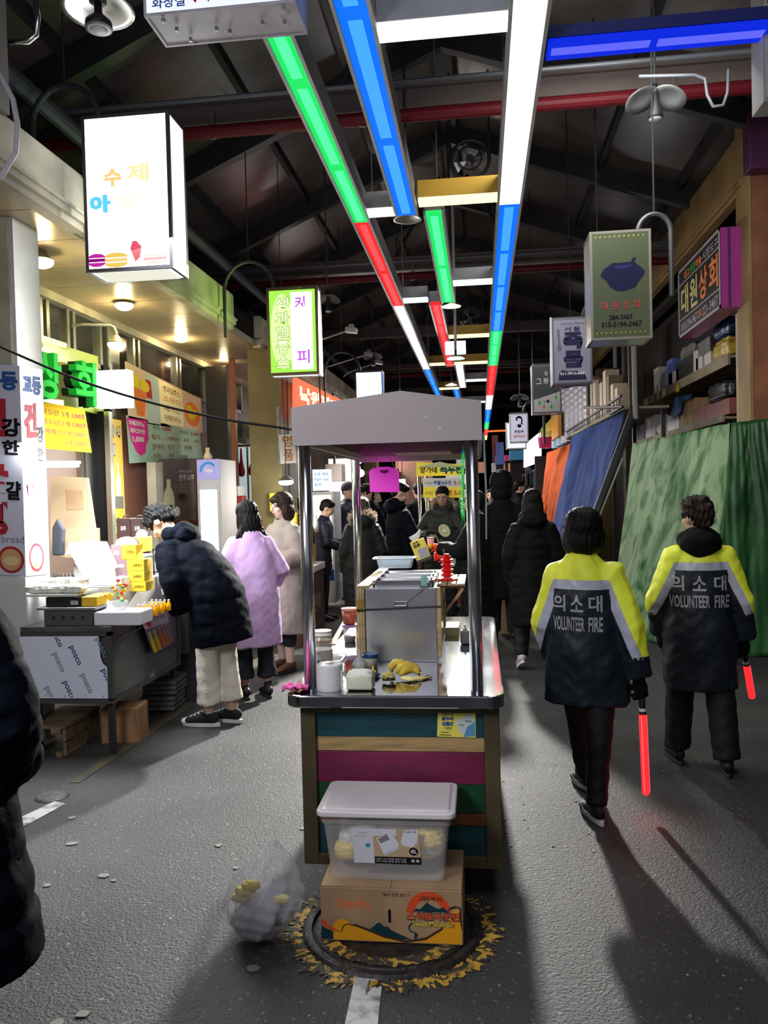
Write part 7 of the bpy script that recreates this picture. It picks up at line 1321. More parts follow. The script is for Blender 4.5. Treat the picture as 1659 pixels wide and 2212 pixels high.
# drink fridge
a, c = pb(427, 990, 479, 1290, 8.75, .6); t = thing('drinks_fridge', 'upright lit drinks fridge with purple top sign behind the bending person', 'fridge', ((a[0]+c[0])/2, 9, .1))
b = B(); b.bx((a[0], 8.77, .1), (c[0], 9.35, c[2]-.01)); obj('cabinet', b, mat('fridge_grey', (.55, .55, .58), .35), t, bev=.01)
p = Panel((a[0], 8.765, .1), (c[0], 8.765, .1), (c[0], 8.765, c[2]), (a[0], 8.765, c[2]), t); p.rect('top_sign', mat('fridge_purple', (.32, .30, .62), .4, emit=(.35, .35, .7), es=.35), .03, .88, .99, .995, .003); p.shape('logo_swirl', col('sky2', (.05, .35, .75)), [arc(.5, .93, .26, .36, .2*pi, 1.05*pi, asp=.14)], .005); p.text('Aqua', WHT, .35, .91, .68, .95, bold=.04, n=.006); p.text('美', RED, .70, .91, .82, .95, n=.006) if False else None
p.rect('door_glass', mat('fridge_lit', (.6, .8, .9), .2, emit=(.62, .85, .98), es=1.0), .12, .14, .84, .82, .004); p.rect('door_frame', FRML, .84, .10, .97, .86, .006); p.rect('door_frame', FRML, .02, .10, .12, .86, .006)
for k in range(6):
    for j in range(3): p.shape('can', mat(('can_red', 'can_white', 'can_teal')[(k+j) % 3], ((.6, .05, .05), (.7, .7, .7), (.1, .4, .4))[(k+j) % 3], .4), [[(.2+j*.2, .17+k*.1), (.32+j*.2, .17+k*.1), (.32+j*.2, .235+k*.1), (.2+j*.2, .235+k*.1)]], .008) if k < 2 else None
c_ = at(449, 990, 1, 8.95); lathething('bottle', 'cream bottle cut-out standing on top of the drinks fridge', 'bottle', (c_.x, 8.95, c[2]+.001), [('body', [(.001, 0), (.05, 0), (.05, .03), (.03, .07), (.022, .08), (.022, .13), (.001, .13)], mat('bottle_cream2', (.75, .68, .45), .5), True)], 16)
# dark pillar & orange downpipe, third shop
t, a, c = boxthing('trim_8', None, None, (452, 790, 497, 1400), 10.6, .3, mat('charcoal', (.03, .028, .025), .5)); tag(t, kind='structure')
b = B(); x = at(503, 900, 1, 10.5).x; b.bx((x-.03, 10.48, 0), (x+.04, 10.56, 3.43)); obj('drain_pipe', b, mat('terracotta', (.38, .15, .07), .6), None, 'terracotta coloured square downpipe between the second and third shops', 'pipe')
a, c = pb(515, 965, 602, 1090, 11.6, .06); b = B(); b.bx((a[0], 11.6, .8), (c[0], 11.66, c[2])); o = obj('window_8', b, mat('lit_window', (.5, .6, .6), .3, emit=(.62, .80, .82), es=.55), None, kind='structure')
for k in range(5): b = B(); x = a[0]+(c[0]-a[0])*k/4; b.bx((x-.012, 11.57, .8), (x+.012, 11.6, c[2])); obj('mullion', b, ALU, o)
t = thing('shop_banner', 'pale cyan shop banner with round pancake pictures over the third shop window', 'banner', ((a[0]+c[0])/2, 11.5, c[2])); p = Panel(*[at(x, y, 1, 11.5) for x, y in ((508, 955), (602, 975), (602, 932), (508, 905))], t); p.sheet('sheet', mat('cyan_banner', (.38, .56, .50), .5), .006)
for k in range(5): p.shape('round_picture', mat('slate_round', (.16, .22, .27), .5), [p.oval(.12+k*.17, .55, .06, .30, 12)], .004)
p.text('고추고기', DR, .80, .3, .98, .8, bold=.02)
b = B(); y_ = 11.3; a2 = at(500, 963, 1, y_); c2 = at(602, 962, 1, y_); b.tube([a2, c2, c2+Vector((0, 0, -.3))], .014, 8); obj('hanging_rail', b, DARK, None, 'thin dark rail from which red net bags hang', 'rail')
NET = mat('red_net', (.45, .02, .05), .5, noise=.5, nscale=60)
for k, (px, w_, h) in enumerate(((512, 7, 28), (521, 8, 34), (548, 14, 32), (570, 8, 38), (578, 12, 30))):
    q = at(px, 990, 1, 11.25); W_ = w_*11.25/1750; t = thing('net_bag', ('red net bag on the rail, leftmost', 'red net bag on the rail, second from left', 'widest red net bag on the rail', 'narrow red net bag on the rail, second from right', 'red net bag on the rail, rightmost')[k], 'bag', q-Vector((0, 0, h*11.25/1750)), 'red net bags on the rail')
    b = B(); z = q.z; H2 = h*11.25/1750; b.lathe([(.001, -H2-.05), (W_*.8, -H2-.03), (W_, -H2+.03), (W_*.7, -H2*.5), (.02, -.02), (.012, .14), (.001, .145)], (q.x, q.y, z), 12); obj('net', b, NET, t, smooth=True)
t = thing('small_sign', 'narrow white sign with brown letters beside the left canopy edge', 'sign', (-2.35, 9.6, 2)); p = Panel(*[at(x, y, 1, 9.6) for x, y in ((606, 1002), (640, 1000), (636, 938), (601, 939))], t); p.sheet('sheet', mat('paper_white', (.55, .52, .48), .6), .006)
for k, ch in enumerate('명품'): p.text(ch, OB, .25, .58-k*.48, .85, .96-k*.48, bold=.01)
b = B(); b.cyl(at(602, 1000, 1, 9.62), at(600, 880, 1, 9.62), .02, n=8); obj('grey_pipe', b, GALV, None, 'grey pipe beside the narrow white brown-lettered sign', 'pipe')
c = at(618, 1042, 1, 9.3); t = thing('white_bulb_lamp', 'glaring white bulb lamp hanging over the bottle stall', 'lamp', c); b = B(); b.ell(c, (.09, .09, .035), 16); obj('bulb', b, glow('tube_white', (5, 5, 5), 1.), t, smooth=True); b = B(); b.lathe([(.02, .08), (.06, .05), (.1, .02)], c, 16); obj('shade', b, GALV, t); b = B(); b.cyl(c+Vector((0, 0, .05)), (c.x, c.y, roofz(c.x)), .005, n=5); obj('cord', b, BLACK, t); lamp('bulb_light', 'POINT', (c.x, c.y-.05, c.z-.12), 26, (1, .95, .85), .08)
# juice dispenser
a, c = pb(478, 1050, 518, 1180, 9.5, .3); t = thing('juice_dispenser', 'three-tank juice dispenser with orange pictures and teal cups behind the lilac coat', 'dispenser', ((a[0]+c[0])/2, 9.6, a[2])); b = B(); b.bx((a[0], 9.62, 0), (c[0], 9.8, c[2]-.12)); obj('body', b, mat('disp_red', (.35, .05, .05), .4), t)
for k in range(3): x = a[0]+(c[0]-a[0])*(k+.02)/3; b = B(); b.bx((x, 9.5, c[2]-.12), (x+(c[0]-a[0])*.31, 9.78, c[2])); tk = obj('tank', b, mat('tank', (.7, .75, .75), .15, alpha=.7), t, bev=.006); b = B(); b.ell((x+.035, 9.49, c[2]-.05), (.025, .004, .025), 10); obj('orange_picture', b, ORG, tk); b = B(); b.lathe([(.02, 0), (.024, .06), (.001, .062)], (x+.035, 9.46, c[2]-.26), 10); obj('cup', b, mat(('teal_cup', 'coral_cup', 'black_cup')[k], ((.02, .25, .3), (.8, .25, .1), (.02, .02, .02))[k], .4), t, smooth=True)
# bottle stall
a, c = pb(596, 1240, 650, 1400, 8.3, 1.); t = thing('bottle_stall', 'brown fronted market stall with white cloth top crowded with bottles', 'stall', (-2.5, 8.8, 0)); sx_ = at(652, 1280, 1, 8.3).x
b = B(); b.bx((-2.68, 8.3, 0), (sx_-.02, 9.6, .72)); obj('front', b, mat('stall_brown', (.07, .03, .025), .5), t); b = B(); b.bx((-2.70, 8.27, .72), (sx_, 9.62, .80)); obj('cloth_top', b, mat('cloth_white', (.70, .66, .68), .7, bump=.5, bscale=12), t, bev=.01)
p = Panel((sx_-.017, 8.3, .12), (sx_-.017, 9.6, .12), (sx_-.017, 9.6, .72), (sx_-.017, 8.3, .72), t); p.text('모주 판매', mat('pinkish_letters', (.45, .25, .27), .5), .1, .25, .8, .6, bold=.03)
for k in range(3): b = B(); b.bx((-2.7, 9.0+k*.2, .80), (sx_-.1, 9.18+k*.2, .92+k*.12)); obj('step_shelf', b, mat('shelf_amber', (.5, .33, .1), .5), t)
def bottle(label, c, h, r, body, cap, group='bottles on the bottle stall'):
    t_ = thing('bottle', label, 'bottle', c, group); b = B(); b.lathe([(.001, 0), (r, 0), (r, h*.5), (r*.7, h*.66), (r*.36, h*.8), (r*.34, h*.92)], c, 14); obj('glass', b, body, t_, smooth=True); b = B(); b.lathe([(r*.4, h*.9), (r*.4, h), (.001, h)], c, 10); obj('cap', b, cap, t_); return t_
random.seed(21); bm = [mat('bt_white', (.8, .8, .8), .2), mat('bt_amber', (.55, .28, .03), .15), mat('bt_teal', (.25, .55, .48), .2, alpha=.85), mat('bt_gold', (.8, .55, .05), .2), mat('bt_dark', (.08, .04, .02), .2)]; cm = [WHITE, mat('cap_gold', (.7, .5, .1), .3), RED]
protoB = {}
nm = ('white', 'amber', 'teal', 'gold', 'dark brown')
for row, (y, z) in enumerate(((8.42, .801), (8.62, .801), (8.82, .801), (9.05, .921), (9.25, 1.041), (9.45, 1.161))):
    for i in range(6):
        x = sx_-.06-i*.08-random.uniform(0, .03); k = (i*2+row) % 5; h = (.20, .24, .28, .22, .26)[k]
        lab_ = '%s drink bottle, %s row of the bottle stall, %s from the aisle' % (nm[k], ('first', 'second', 'third', 'fourth', 'fifth', 'sixth')[row], ('first', 'second', 'third', 'fourth', 'fifth', 'sixth')[i])
        if (k,) in protoB: copy_tree(protoB[(k,)], (x, y, z), label=lab_)
        else: protoB[(k,)] = bottle(lab_, (x, y, z), h, .034, bm[k], cm[k % 3])
t = thing('fruit_slices_pack', 'pack of glowing orange slices at the front of the bottle stall', 'fruit', (sx_-.1, 8.33, .801)); random.seed(3)
for k in range(10): b = B(); b.ell((sx_-.05-.03*(k % 5), 8.33+.035*(k//5), .82+.02*(k % 2)), (.02, .014, .018), 8); obj('slice', b, mat('slice_orange', (.95, .5, .02), .3), t, smooth=True)
for k, (px, py, w_, h) in enumerate(((590, 1085, 16, 40), (600, 1090, 26, 36), (635, 1120, 14, 24))):
    a, c = pb(px-w_/2, py-h/2, px+w_/2, py+h/2, 9.75, .05); b = B(); b.bx(a, c); obj('yellow_pack', b, mat('pack_yellow', (.9, .6, .02), .35) if k < 2 else mat('pack_olive', (.4, .36, .03), .4), None, ('tall yellow pack hanging behind the bottles, left one', 'bright yellow pack hanging behind the bottles, middle one', 'olive pack hanging behind the bottles near the post')[k], 'pack', bev=.012)
# ---- beyond the bottle stall, seen under the canopy
LITW = glow('lit_wall', (1.35, 1.3, 1.25), 1.)
a, c = pb(722, 990, 790, 1180, 16.5, .1); b = B(); b.bx((a[0]-.1, 16.5, 0), (c[0]-.3, 16.6, c[2])); obj('shop_glow_panel', b, LITW, None, 'glowing white panel standing in for bright shops behind the men under the canopy', 'sign')  # emissive slab in place of the brightly lit far shops
t, a, c = boxthing('menu_lightbox', 'pale blue white menu lightbox with tiny writing left of the rear post', 'sign', (675, 1014, 714, 1060), 11.2, .1, mat('menu_lit', (.5, .6, .7), .4, emit=(.75, .85, 1.), es=.9)); p = face(a, c, t); p.text('', col('navyblue', (.02, .08, .3)), 0, 0, 0, 0, n=.003, lines=[('소주 맥주', .1, .7, .9, .85), ('막걸리 3,000', .1, .45, .9, .6), ('모주', .1, .2, .5, .35)])
b = B(); b.cyl(((a[0]+c[0])/2, 11.25, c[2]), ((a[0]+c[0])/2, 11.25, 3.43), .01, n=6); obj('hanger_rod', b, DARK, t)
t, a, c = boxthing('upright_fridge', 'white upright fridge with lit door and vent slots at its foot', 'fridge', (676, 1062, 722, 1262), 11.0, .6, mat('fridge_white', (.75, .75, .8), .4), z0=.1); p = face(a, c, t); p.rect('lit_door', glow('lit_fridge', (1.2, 1.1, .95), 1.), .05, .35, .9, .97, .003); p.rect('blue_label', BLU, .7, .2, .95, .3, .004)
for k in range(7): p2 = rface(a, c, t); p2.rect('vent_slot', mat('slot_blue', (.12, .18, .3), .5), .15, .02+k*.022, .9, .03+k*.022, .003)
t, a, c = boxthing('air_unit', 'beige box unit on the wall above the men under the canopy', 'unit', (703, 1002, 738, 1040), 14.5, .4, mat('unit_beige', (.5, .42, .38), .5)); b = B(); b.bx(((a[0]+c[0])/2-.02, 14.6, c[2]), ((a[0]+c[0])/2+.02, 14.64, 3.43)); obj('bracket', b, DARK, t)
for k, (px, py) in enumerate(((775, 993), (770, 1012), (779, 1022), (793, 1052))): q = at(px, py, 1, 13.2+k*.5); b = B(); b.ell(q, (.07, .05, .07), 10); t = thing('round_bulb', ('round glaring bulb by the rear left post, top', 'round glaring bulb by the rear left post, second', 'round glaring bulb by the rear left post, third', 'round glaring bulb by the rear left post, lowest')[k], 'lamp', q, 'round bulbs behind the rear left post'); obj('bulb', b, glow('tube_white', (5, 5, 5), 1.), t, smooth=True); b = B(); b.cyl(q, (q.x, q.y, roofz(q.x)), .004, n=5); obj('cord', b, BLACK, t)
b = B(); a, c = pb(862, 985, 905, 1080, 18, .2); b.bx((a[0], 18, 0), (c[0]+.3, 18.2, c[2]+.3)); obj('peach_shutter', b, mat('peach_wall', (.5, .28, .2), .6), None, kind='structure')
t, a, c = boxthing('small_lightbox', 'small white lit box beside the magenta folder', 'sign', (862, 1035, 875, 1064), 13.5, .1, glow('lit_white_hot', (2, 2, 2), 1.)); b = B(); b.cyl((a[0]+.05, 13.55, c[2]), (a[0]+.05, 13.55, 6.2), .008, n=5); obj('hanger', b, DARK, t)
# mung bean pancake stall
t = thing('pancake_stall', 'yellow pancake stall with lettered signboard and price banners on steel poles', 'stall', (-.35, 10.6, 0)); YS = mat('sign_yellow', (.80, .66, .04), .5, emit=(.7, .55, .02), es=.15)
p = Panel(*[at(x, y, 1, 10.6) for x, y in ((899, 1029), (1002, 1027), (1001, 1003), (899, 998))], t); p.sheet('signboard', YS, .03); b = B(); b.poly([at(x, y, 1, 10.59) for x, y in ((899, 1009), (1001, 1009), (950, 997))], (0, .03, 0)); obj('sign_gable', b, mat('gable_green', (.5, .55, .3), .5), t)
p.text('양가네', BLK, .08, .22, .44, .74, bold=.03); p.text('녹두전', col('dkteal', (.02, .10, .12)), .50, .15, .98, .85, bold=.06)
p = Panel(*[at(x, y, 1, 10.5) for x, y in ((914, 1052), (1000, 1052), (998, 1032), (912, 1033))], t); p.sheet('price_banner', mat('banner_white', (.7, .68, .66), .5), .006); p.text('국내산', BLK, .05, .25, .25, .60); p.text('해물녹두전', col('navyblue', (.02, .08, .3)), .28, .2, .72, .72, bold=.03); p.text('5.0', RED, .78, .25, .96, .68, bold=.02)
p = Panel(*[at(x, y, 1, 10.5) for x, y in ((914, 1075), (1000, 1075), (1000, 1052), (914, 1052))], t); p.sheet('price_banner', YS, .006); p.text('국내산', BLK, .05, .25, .25, .60); p.text('해 물 전', RED, .30, .2, .72, .72, bold=.03); p.text('5.0', RED, .78, .25, .96, .68, bold=.02)
for px in (906, 922, 1000): q = at(px, 1060, 1, 10.65); b = B(); b.cyl((q.x, 10.65, 0), (q.x, 10.65, at(px, 1005, 1, 10.65).z), .022, n=12); obj('pole', b, STEEL, t, smooth=True)
b = B(); a, c = pb(902, 1130, 1000, 1270, 10.7, .8); b.bx((a[0], 10.7, .1), (c[0], 11.4, .80)); obj('stall_table', b, mat('stall_red', (.30, .05, .04), .5), t)
for k, (px, m_, w_) in enumerate(((912, mat('tub_white', (.65, .65, .6), .5), 26), (921, mat('tub_orange', (.8, .2, .04), .4), 14))):
    q = at(px, 1150, 1, 10.68); b = B(); b.bx((q.x-w_*.003, 10.72+.2*k, .801), (q.x+w_*.003, 10.85+.2*k, 1.02+.06*k)); obj('tub', b, m_, None, ('white tub on the yellow pancake stall', 'orange tub on the yellow pancake stall')[k], 'container', bev=.008)
# ================= RIGHT SIDE =================
def tarp(name, label, P4, m_, folds=6, amp=.06, nu=60, nv=50, seed=0., bulge=0., solid=.004, sag=0.):
    """hanging sheet between corner points bl, br, tr, tl (world), creased"""
    bl, br, tr, tl = [Vector(p) for p in P4]; n = (br-bl).cross(tl-bl).normalized()
    def fn(u, v):
        p = bl.lerp(br, u).lerp(tl.lerp(tr, u), v); k = 1-v*.75
        w_ = u+.05*sin(4*v+seed)+.02*sin(11*v+9*u); d = amp*(.5*abs(sin(folds*pi*w_+seed))+.3*sin(folds*4.3*w_+1.5*v+seed*2)+.16*sin(folds*9.7*w_-2*v+seed))*k+.004*sin(60*w_+5*v+seed)+.004*sin(31*v+6*sin(9*u))*sin(7*u)
        d += bulge*sin(pi*u)*(1-v)*.5
        return p+n*d+Vector((0, 0, -sag*sin(pi*u)*v))
    b = B(); b.grid(fn, nu, nv); return obj(name, b, m_, None, label, 'tarpaulin', smooth=True, solid=solid)
GTARP = mat('green_tarp', (.035, .17, .045), .6, spec=.25, noise=.1, nscale=2.6, stretch=(1.6, 1.6, .45), col2=(.30, .46, .27), lo=.36, hi=.56, bump=.6, bscale=14, distort=1.6)
A_, Bp, C_ = at(1368, 958, 1, 10.2), at(1578, 914, 1, 8.35), at(1672, 901, 1, 8.2)
bl_, bm_ = Vector((1.42, 9.2, 0.01)), Vector((1.72, 7.75, .01)); br_ = Vector((3.15, 7.95, .01))
tarp('tarpaulin', 'large pale green creased tarpaulin covering the right stall, left panel behind the volunteers', (bl_, bm_+Vector((.35, -.05, 0)), Bp, A_), GTARP, 5, .045, seed=1.)
tarp('tarpaulin', 'darker green tarpaulin panel at the right edge below the brown pillar', (bm_+Vector((.33, -.06, 0)), br_, C_+Vector((.1, 0, 0)), Bp+Vector((0, -.02, 0))), mat('green_tarp_dark', (.012, .08, .02), .45, noise=.4, nscale=2, stretch=(1, 1, .5), col2=(.06, .24, .07), lo=.35, hi=.7, bump=.5, bscale=9), 3, .06, seed=3.)
tarp('tarpaulin', 'blue tarpaulin slung between the orange sheet and the sloping pole', (at(1180, 1200, 1, 11.0), at(1290, 1110, 1, 10.0), at(1352, 888, 1, 10.6), at(1236, 942, 1, 12.6)), mat('blue_tarp', (.035, .07, .24), .75, spec=.12, noise=.25, nscale=2, bump=.5, bscale=9, stretch=(1, 1, .4)), 4, .05, seed=5., sag=.0)
tarp('tarpaulin', 'orange tarpaulin left of the blue one on the right side', (at(1165, 1125, 1, 11.8), at(1200, 1130, 1, 11.5), at(1234, 958, 1, 12.4), at(1182, 978, 1, 13.2)), mat('orange_tarp', (.55, .11, .035), .75, spec=.12, noise=.2, nscale=2, bump=.4, bscale=9, stretch=(1, 1, .4)), 3, .04, 30, 40, seed=6.)
# frame poles
def pole(label, a, c, r=.02, m_=DARK, name='pole'): b = B(); b.cyl(a, c, r, n=10); return obj(name, b, m_, None, label, 'pole', smooth=False)
pole('thick sloping black pole between the blue and green tarpaulins', at(1372, 880, 1, 9.9), at(1285, 1120, 1, 9.3), .05)
pole('thin pale rod along the sloping black pole', at(1345, 990, 1, 9.5), at(1295, 1115, 1, 9.2), .008, mat('pale_rod', (.45, .42, .36), .4), 'rod')
pole('round white-grey post rising behind the olive pepper sign', at(1373, 905, 1, 9.8), at(1368, 700, 1, 9.8), .03, mat('post_grey', (.3, .28, .27), .6))
pole('thin dark post left of the white-grey post', at(1362, 880, 1, 9.9), at(1358, 705, 1, 9.9), .018)
pole('dark horizontal bar under the second shop shelves', at(1262, 881, 1, 11.3), at(1345, 879, 1, 9.9), .02, DARK, 'bar')
pole('bent pale rail along the top of the blue tarpaulin', at(1236, 940, 1, 12.6), at(1352, 880, 1, 10.6), .02, mat('rail_wood', (.35, .30, .2), .6), 'rail')
# shelves between pillars
SHW = mat('shelf_wood', (.30, .25, .17), .65, noise=.25, nscale=3); 
def shelf(label, q, X=2.80, dep=.55, th=None):
    P = [at(x, y, 0, X) for x, y in q]; b = B(); y0, y1 = min(p.y for p in P), max(p.y for p in P); zt = (P[0].z+P[1].z)/2; zb = (P[2].z+P[3].z)/2
    t_ = thing('shelf', label, 'shelf', (X+dep/2, (y0+y1)/2, zb)); b.bx((X, y0, zb), (X+.03, y1, zt)); obj('fascia_board', b, SHW, t_, bev=.003); b = B(); b.bx((X+.03, y0, zt-.05), (X+dep, y1, zt-.02)); obj('deck', b, SHW, t_); return y0, y1, zt
ya1, yb1, zs1 = shelf('upper pale timber shelf between the pillars on the right', ((1388, 862), (1572, 766), (1572, 788), (1388, 880)))
ya2, yb2, zs2 = shelf('lower shelf rail just above the green tarpaulin', ((1370, 948), (1560, 905), (1560, 915), (1370, 962)), 2.78)
b = B(); b.bx((3.5, 8.9, .2), (3.55, 16, 4.6)); obj('shelf_back', b, mat('backing_dark', (.02, .015, .015), .8), None, kind='structure')
a, c = pb(1572, 650, 1598, 915, 7.95, .12); b = B(); b.bx((RX+.0, 8.91, 0), (RX+.1, 9.0, at(1572, 690, 0, RX).z)); obj('timber_post', b, CREAM, None, 'pale timber post at the right end of the upper shelf', 'post')
# goods: (px rect, X plane, kind)
PLm = {'w': mat('pack_white', (.62, .60, .62), .5), 'k': mat('pack_black', (.02, .02, .025), .4), 'b': mat('pack_blue', (.10, .16, .5), .5), 'c': CARD, 'y': mat('pack_yel', (.55, .40, .04), .35, bump=.6, bscale=14), 'n': mat('pack_navy', (.01, .04, .16), .3, bump=.6, bscale=14), 'r': mat('pack_dusk', (.28, .09, .08), .6), 'g': mat('pack_grey', (.16, .16, .17), .6, noise=.4, nscale=12), 'o': mat('pack_orange', (.9, .4, .03), .4), 'm': mat('pack_magenta', (.75, .05, .25), .4), 't': mat('pack_teal', (.05, .35, .65), .4)}
def good(name, label, cat, px, X, m_, dep=.2, soft=False, z0=None):
    l, t_, r, b_ = px; p0, p1 = at(l, (t_+b_)/2, 0, X), at(r, (t_+b_)/2, 0, X); ya, yb = min(p0.y, p1.y), max(p0.y, p1.y); z1 = at((l+r)/2, t_, 0, X).z; z = at((l+r)/2, b_, 0, X).z if z0 is None else z0
    if soft: b = softbox((X+dep/2, (ya+yb)/2, z), dep/2, (yb-ya)/2, (z1-z)/2, .55, .12, 8, l*.1); return obj(name, b, m_, None, label, cat, smooth=True)
    b = B(); b.bx((X, ya, z), (X+dep, yb, z1)); return obj(name, b, m_, None, label, cat, bev=.006)
G_ = [('folded_board', 'thin pale board standing at the left end of the upper shelf', 'board', (1412, 795, 1422, 850), 'w', 0), ('grey_bundle', 'grey wrapped bundle beside the thin pale board', 'bundle', (1424, 800, 1442, 845), 'g', 1), ('blue_box', 'blue box standing on the upper shelf', 'box', (1440, 777, 1452, 812), 'b', 0), ('paper_stack', 'slanting stack of white papers in front of the blue box', 'papers', (1444, 802, 1466, 826), 'w', 0),
      ('black_crate', 'wide black crate in the middle of the upper shelf', 'crate', (1460, 775, 1498, 815), 'k', 0), ('silver_bag', 'crumpled silver bag on top of the black crate', 'bag', (1464, 745, 1500, 775), 'g', 1), ('white_carton', 'narrow white carton right of the black crate', 'box', (1498, 757, 1508, 800), 'w', 0), ('white_carton', 'short white carton with a blue mark on the upper shelf', 'box', (1503, 770, 1517, 796), 'w', 0), ('dark_carton', 'brown grey carton raised above the short white carton', 'box', (1508, 733, 1534, 766), 'g', 0), ('small_carton', 'small pale carton left of the gold bag', 'box', (1521, 762, 1535, 786), 'w', 0),
      ('gold_bag', 'gold plastic bag at the right end of the upper shelf', 'bag', (1537, 732, 1572, 776), 'y', 1), ('navy_bag', 'dark blue plastic bag piled above the gold bag', 'bag', (1538, 690, 1572, 732), 'n', 1)]
for nm_, lab, ct, px, k, sf_ in G_:
    z0 = zs1+.001 if px[3] > 774 and nm_ not in ('silver_bag',) else None
    good(nm_, lab, ct, px, 2.85, PLm[k], .22, bool(sf_), z0)
G_ = [('wood_bundle', 'bundle of grey sticks at the left end above the green tarpaulin', 'bundle', (1372, 920, 1392, 952), 'g', 0), ('tall_tub', 'tall white tub with red lid above the green tarpaulin', 'tub', (1394, 900, 1415, 946), 'w', 0), ('paper_bag', 'pale paper bag right of the tall white tub', 'bag', (1416, 908, 1436, 942), 'w', 1), ('pale_carton', 'pale open carton below the hanging blue cloth', 'box', (1442, 895, 1466, 932), 'w', 0),
      ('brown_carton', 'tall brown carton behind the hanging blue cloth', 'box', (1470, 865, 1500, 918), 'c', 0), ('pink_box', 'small salmon carton left of the wide dusky red box', 'box', (1501, 878, 1522, 914), 'r', 0), ('red_box', 'wide dusky red box on the lower shelf', 'box', (1523, 868, 1575, 905), 'r', 0), ('black_sack', 'black plastic sack piled on the wide dusky red box', 'sack', (1520, 828, 1570, 868), 'k', 1)]
for nm_, lab, ct, px, k, sf_ in G_:
    o = good(nm_, lab, ct, px, 2.84, PLm[k], .22, bool(sf_), zs2+.001 if nm_ != 'black_sack' else None)
    if nm_ == 'tall_tub': b = B(); q = Vector(o.location); b.bx((q.x-.115, q.y-.13, at(1405, 903, 0, 2.84).z), (q.x+.115, q.y+.13, at(1405, 893, 0, 2.84).z)); OFF[o.name] = np.array(o.location); obj('red_lid', b, mat('maroon_lid', (.25, .02, .03), .4), o)
b = B(); a = at(1462, 825, 0, 2.78); b.poly([at(x, y, 0, 2.785) for x, y in ((1459, 840), (1464, 826), (1468, 832), (1466, 846), (1460, 848))], (.01, 0, 0)); obj('yellow_tie', b, PLm['y'], None, 'small yellow cloth knotted over the upper shelf edge', 'cloth'); b = B(); b.poly([at(x, y, 0, 2.785) for x, y in ((1458, 858), (1492, 852), (1490, 862), (1472, 868), (1470, 890), (1454, 905), (1448, 895), (1456, 875))], (.015, 0, 0)); obj('blue_cloth', b, mat('blue_cloth', (.02, .08, .24), .6), None, 'torn blue cloth hanging below the upper shelf', 'cloth')
b = B(); c = at(1424, 905, 0, 3.1); b.box(c, (.02, .12, .12)); obj('glow_screen', b, glow('warm_screen', (1.2, .7, .25), 1.), None, 'tiny warm lit screen behind the tall white tub', 'lamp')
# second shop: stacks of rolls, boards, wrapped cups
yS = 11.5; bsh = at(1230, 935, 0, 2.0); b = B(); pts = [at(1150, 985, 0, 1.75), at(1350, 893, 0, 1.75)]; 
t = thing('display_rail', 'dark wire display rail carrying wrapped rolls right of the pale hanging signs', 'rack', (1.9, 12.5, 2.2)); zr = (pts[0].z+pts[1].z)/2
b = B(); b.bx((1.72, 10.2, zr-.02), (1.75, 16.5, zr+.01)); b.bx((1.72, 10.2, zr+.12), (1.75, 16.5, zr+.15)); obj('rail', b, DARK, t); b = B()
for k in range(26): b.cyl((1.735, 10.3+k*.24, zr), (1.735, 10.3+k*.24, zr+.13), .006, n=5)
obj('wires', b, DARK, t, kind='stuff'); b = B(); b.bx((1.76, 10.2, zr-.03), (2.3, 16.5, zr)); obj('deck', b, SHW, t)
for k in range(4): b = B(); b.bx((2.25, 10.4+k*1.9, 0), (2.3, 10.45+k*1.9, zr)); obj('leg', b, DARK, t)
random.seed(31)
WRP = mat('wrapped_cups', (.58, .58, .68), .25, bump=.3, bscale=40, noise=.1, nscale=20); WRB = mat('wrapped_blue', (.25, .45, .65), .3, noise=.3, nscale=10); BRD = mat('board_cream', (.55, .45, .33), .6)
n = 0
for (px, t_, X, k) in [(1196, 845, 1.85, 1), (1205, 838, 1.85, 1), (1214, 842, 1.85, 0), (1222, 840, 1.85, 0), (1231, 838, 1.85, 0), (1240, 836, 1.85, 0), (1249, 834, 1.85, 0), (1258, 832, 1.85, 0)]:
    p0, p1 = at(px-4.6, 900, 0, X), at(px+4.6, 900, 0, X); z1 = at(px, t_, 0, X).z; yc = (p0.y+p1.y)/2; r_ = abs(p0.y-p1.y)/2*.30
    b = B(); hh = z1-zr; m = max(6, int(hh/.06)); prof = [(.001, 0)]+[(r_*(1 if j % 2 else .93), hh*j/(m*1.)) for j in range(m+1)]+[(.001, hh)]; b.lathe(prof, (X+.1, yc, zr+.001), 14, sy=2.6); obj('wrapped_cups', b, WRP if k == 0 else WRB, None, 'tall %s wrapped stack of paper cups on the wire rack, stack %s' % (('lilac white', 'pale blue')[k], ('left', 'next', 'nearer', 'middle', 'central', 'nearer middle', 'near', 'last')[n]), 'cups', 'wrapped cup stacks on the wire rack', smooth=False); n += 1
for k, (px, t_) in enumerate(((1268, 815), (1276, 822), (1284, 826), (1291, 822), (1298, 826), (1306, 800), (1313, 812), (1322, 830), (1331, 838))):
    p0, p1 = at(px-3, 870, 0, 1.9), at(px+3, 870, 0, 1.9); z1 = at(px, t_, 0, 1.9).z; b = B(); b.bx((1.9, p1.y, zr+.001), (2.1, p0.y, z1)); obj('upright_board', b, BRD if k % 3 else mat('board_dark', (.16, .12, .08), .6), None, 'upright %s board standing on the wire rack, number %s from the cup stacks' % (('brown', 'cream', 'cream')[k % 3], ('one', 'two', 'three', 'four', 'five', 'six', 'seven', 'eight', 'nine')[k]), 'board', 'upright boards on the wire rack')
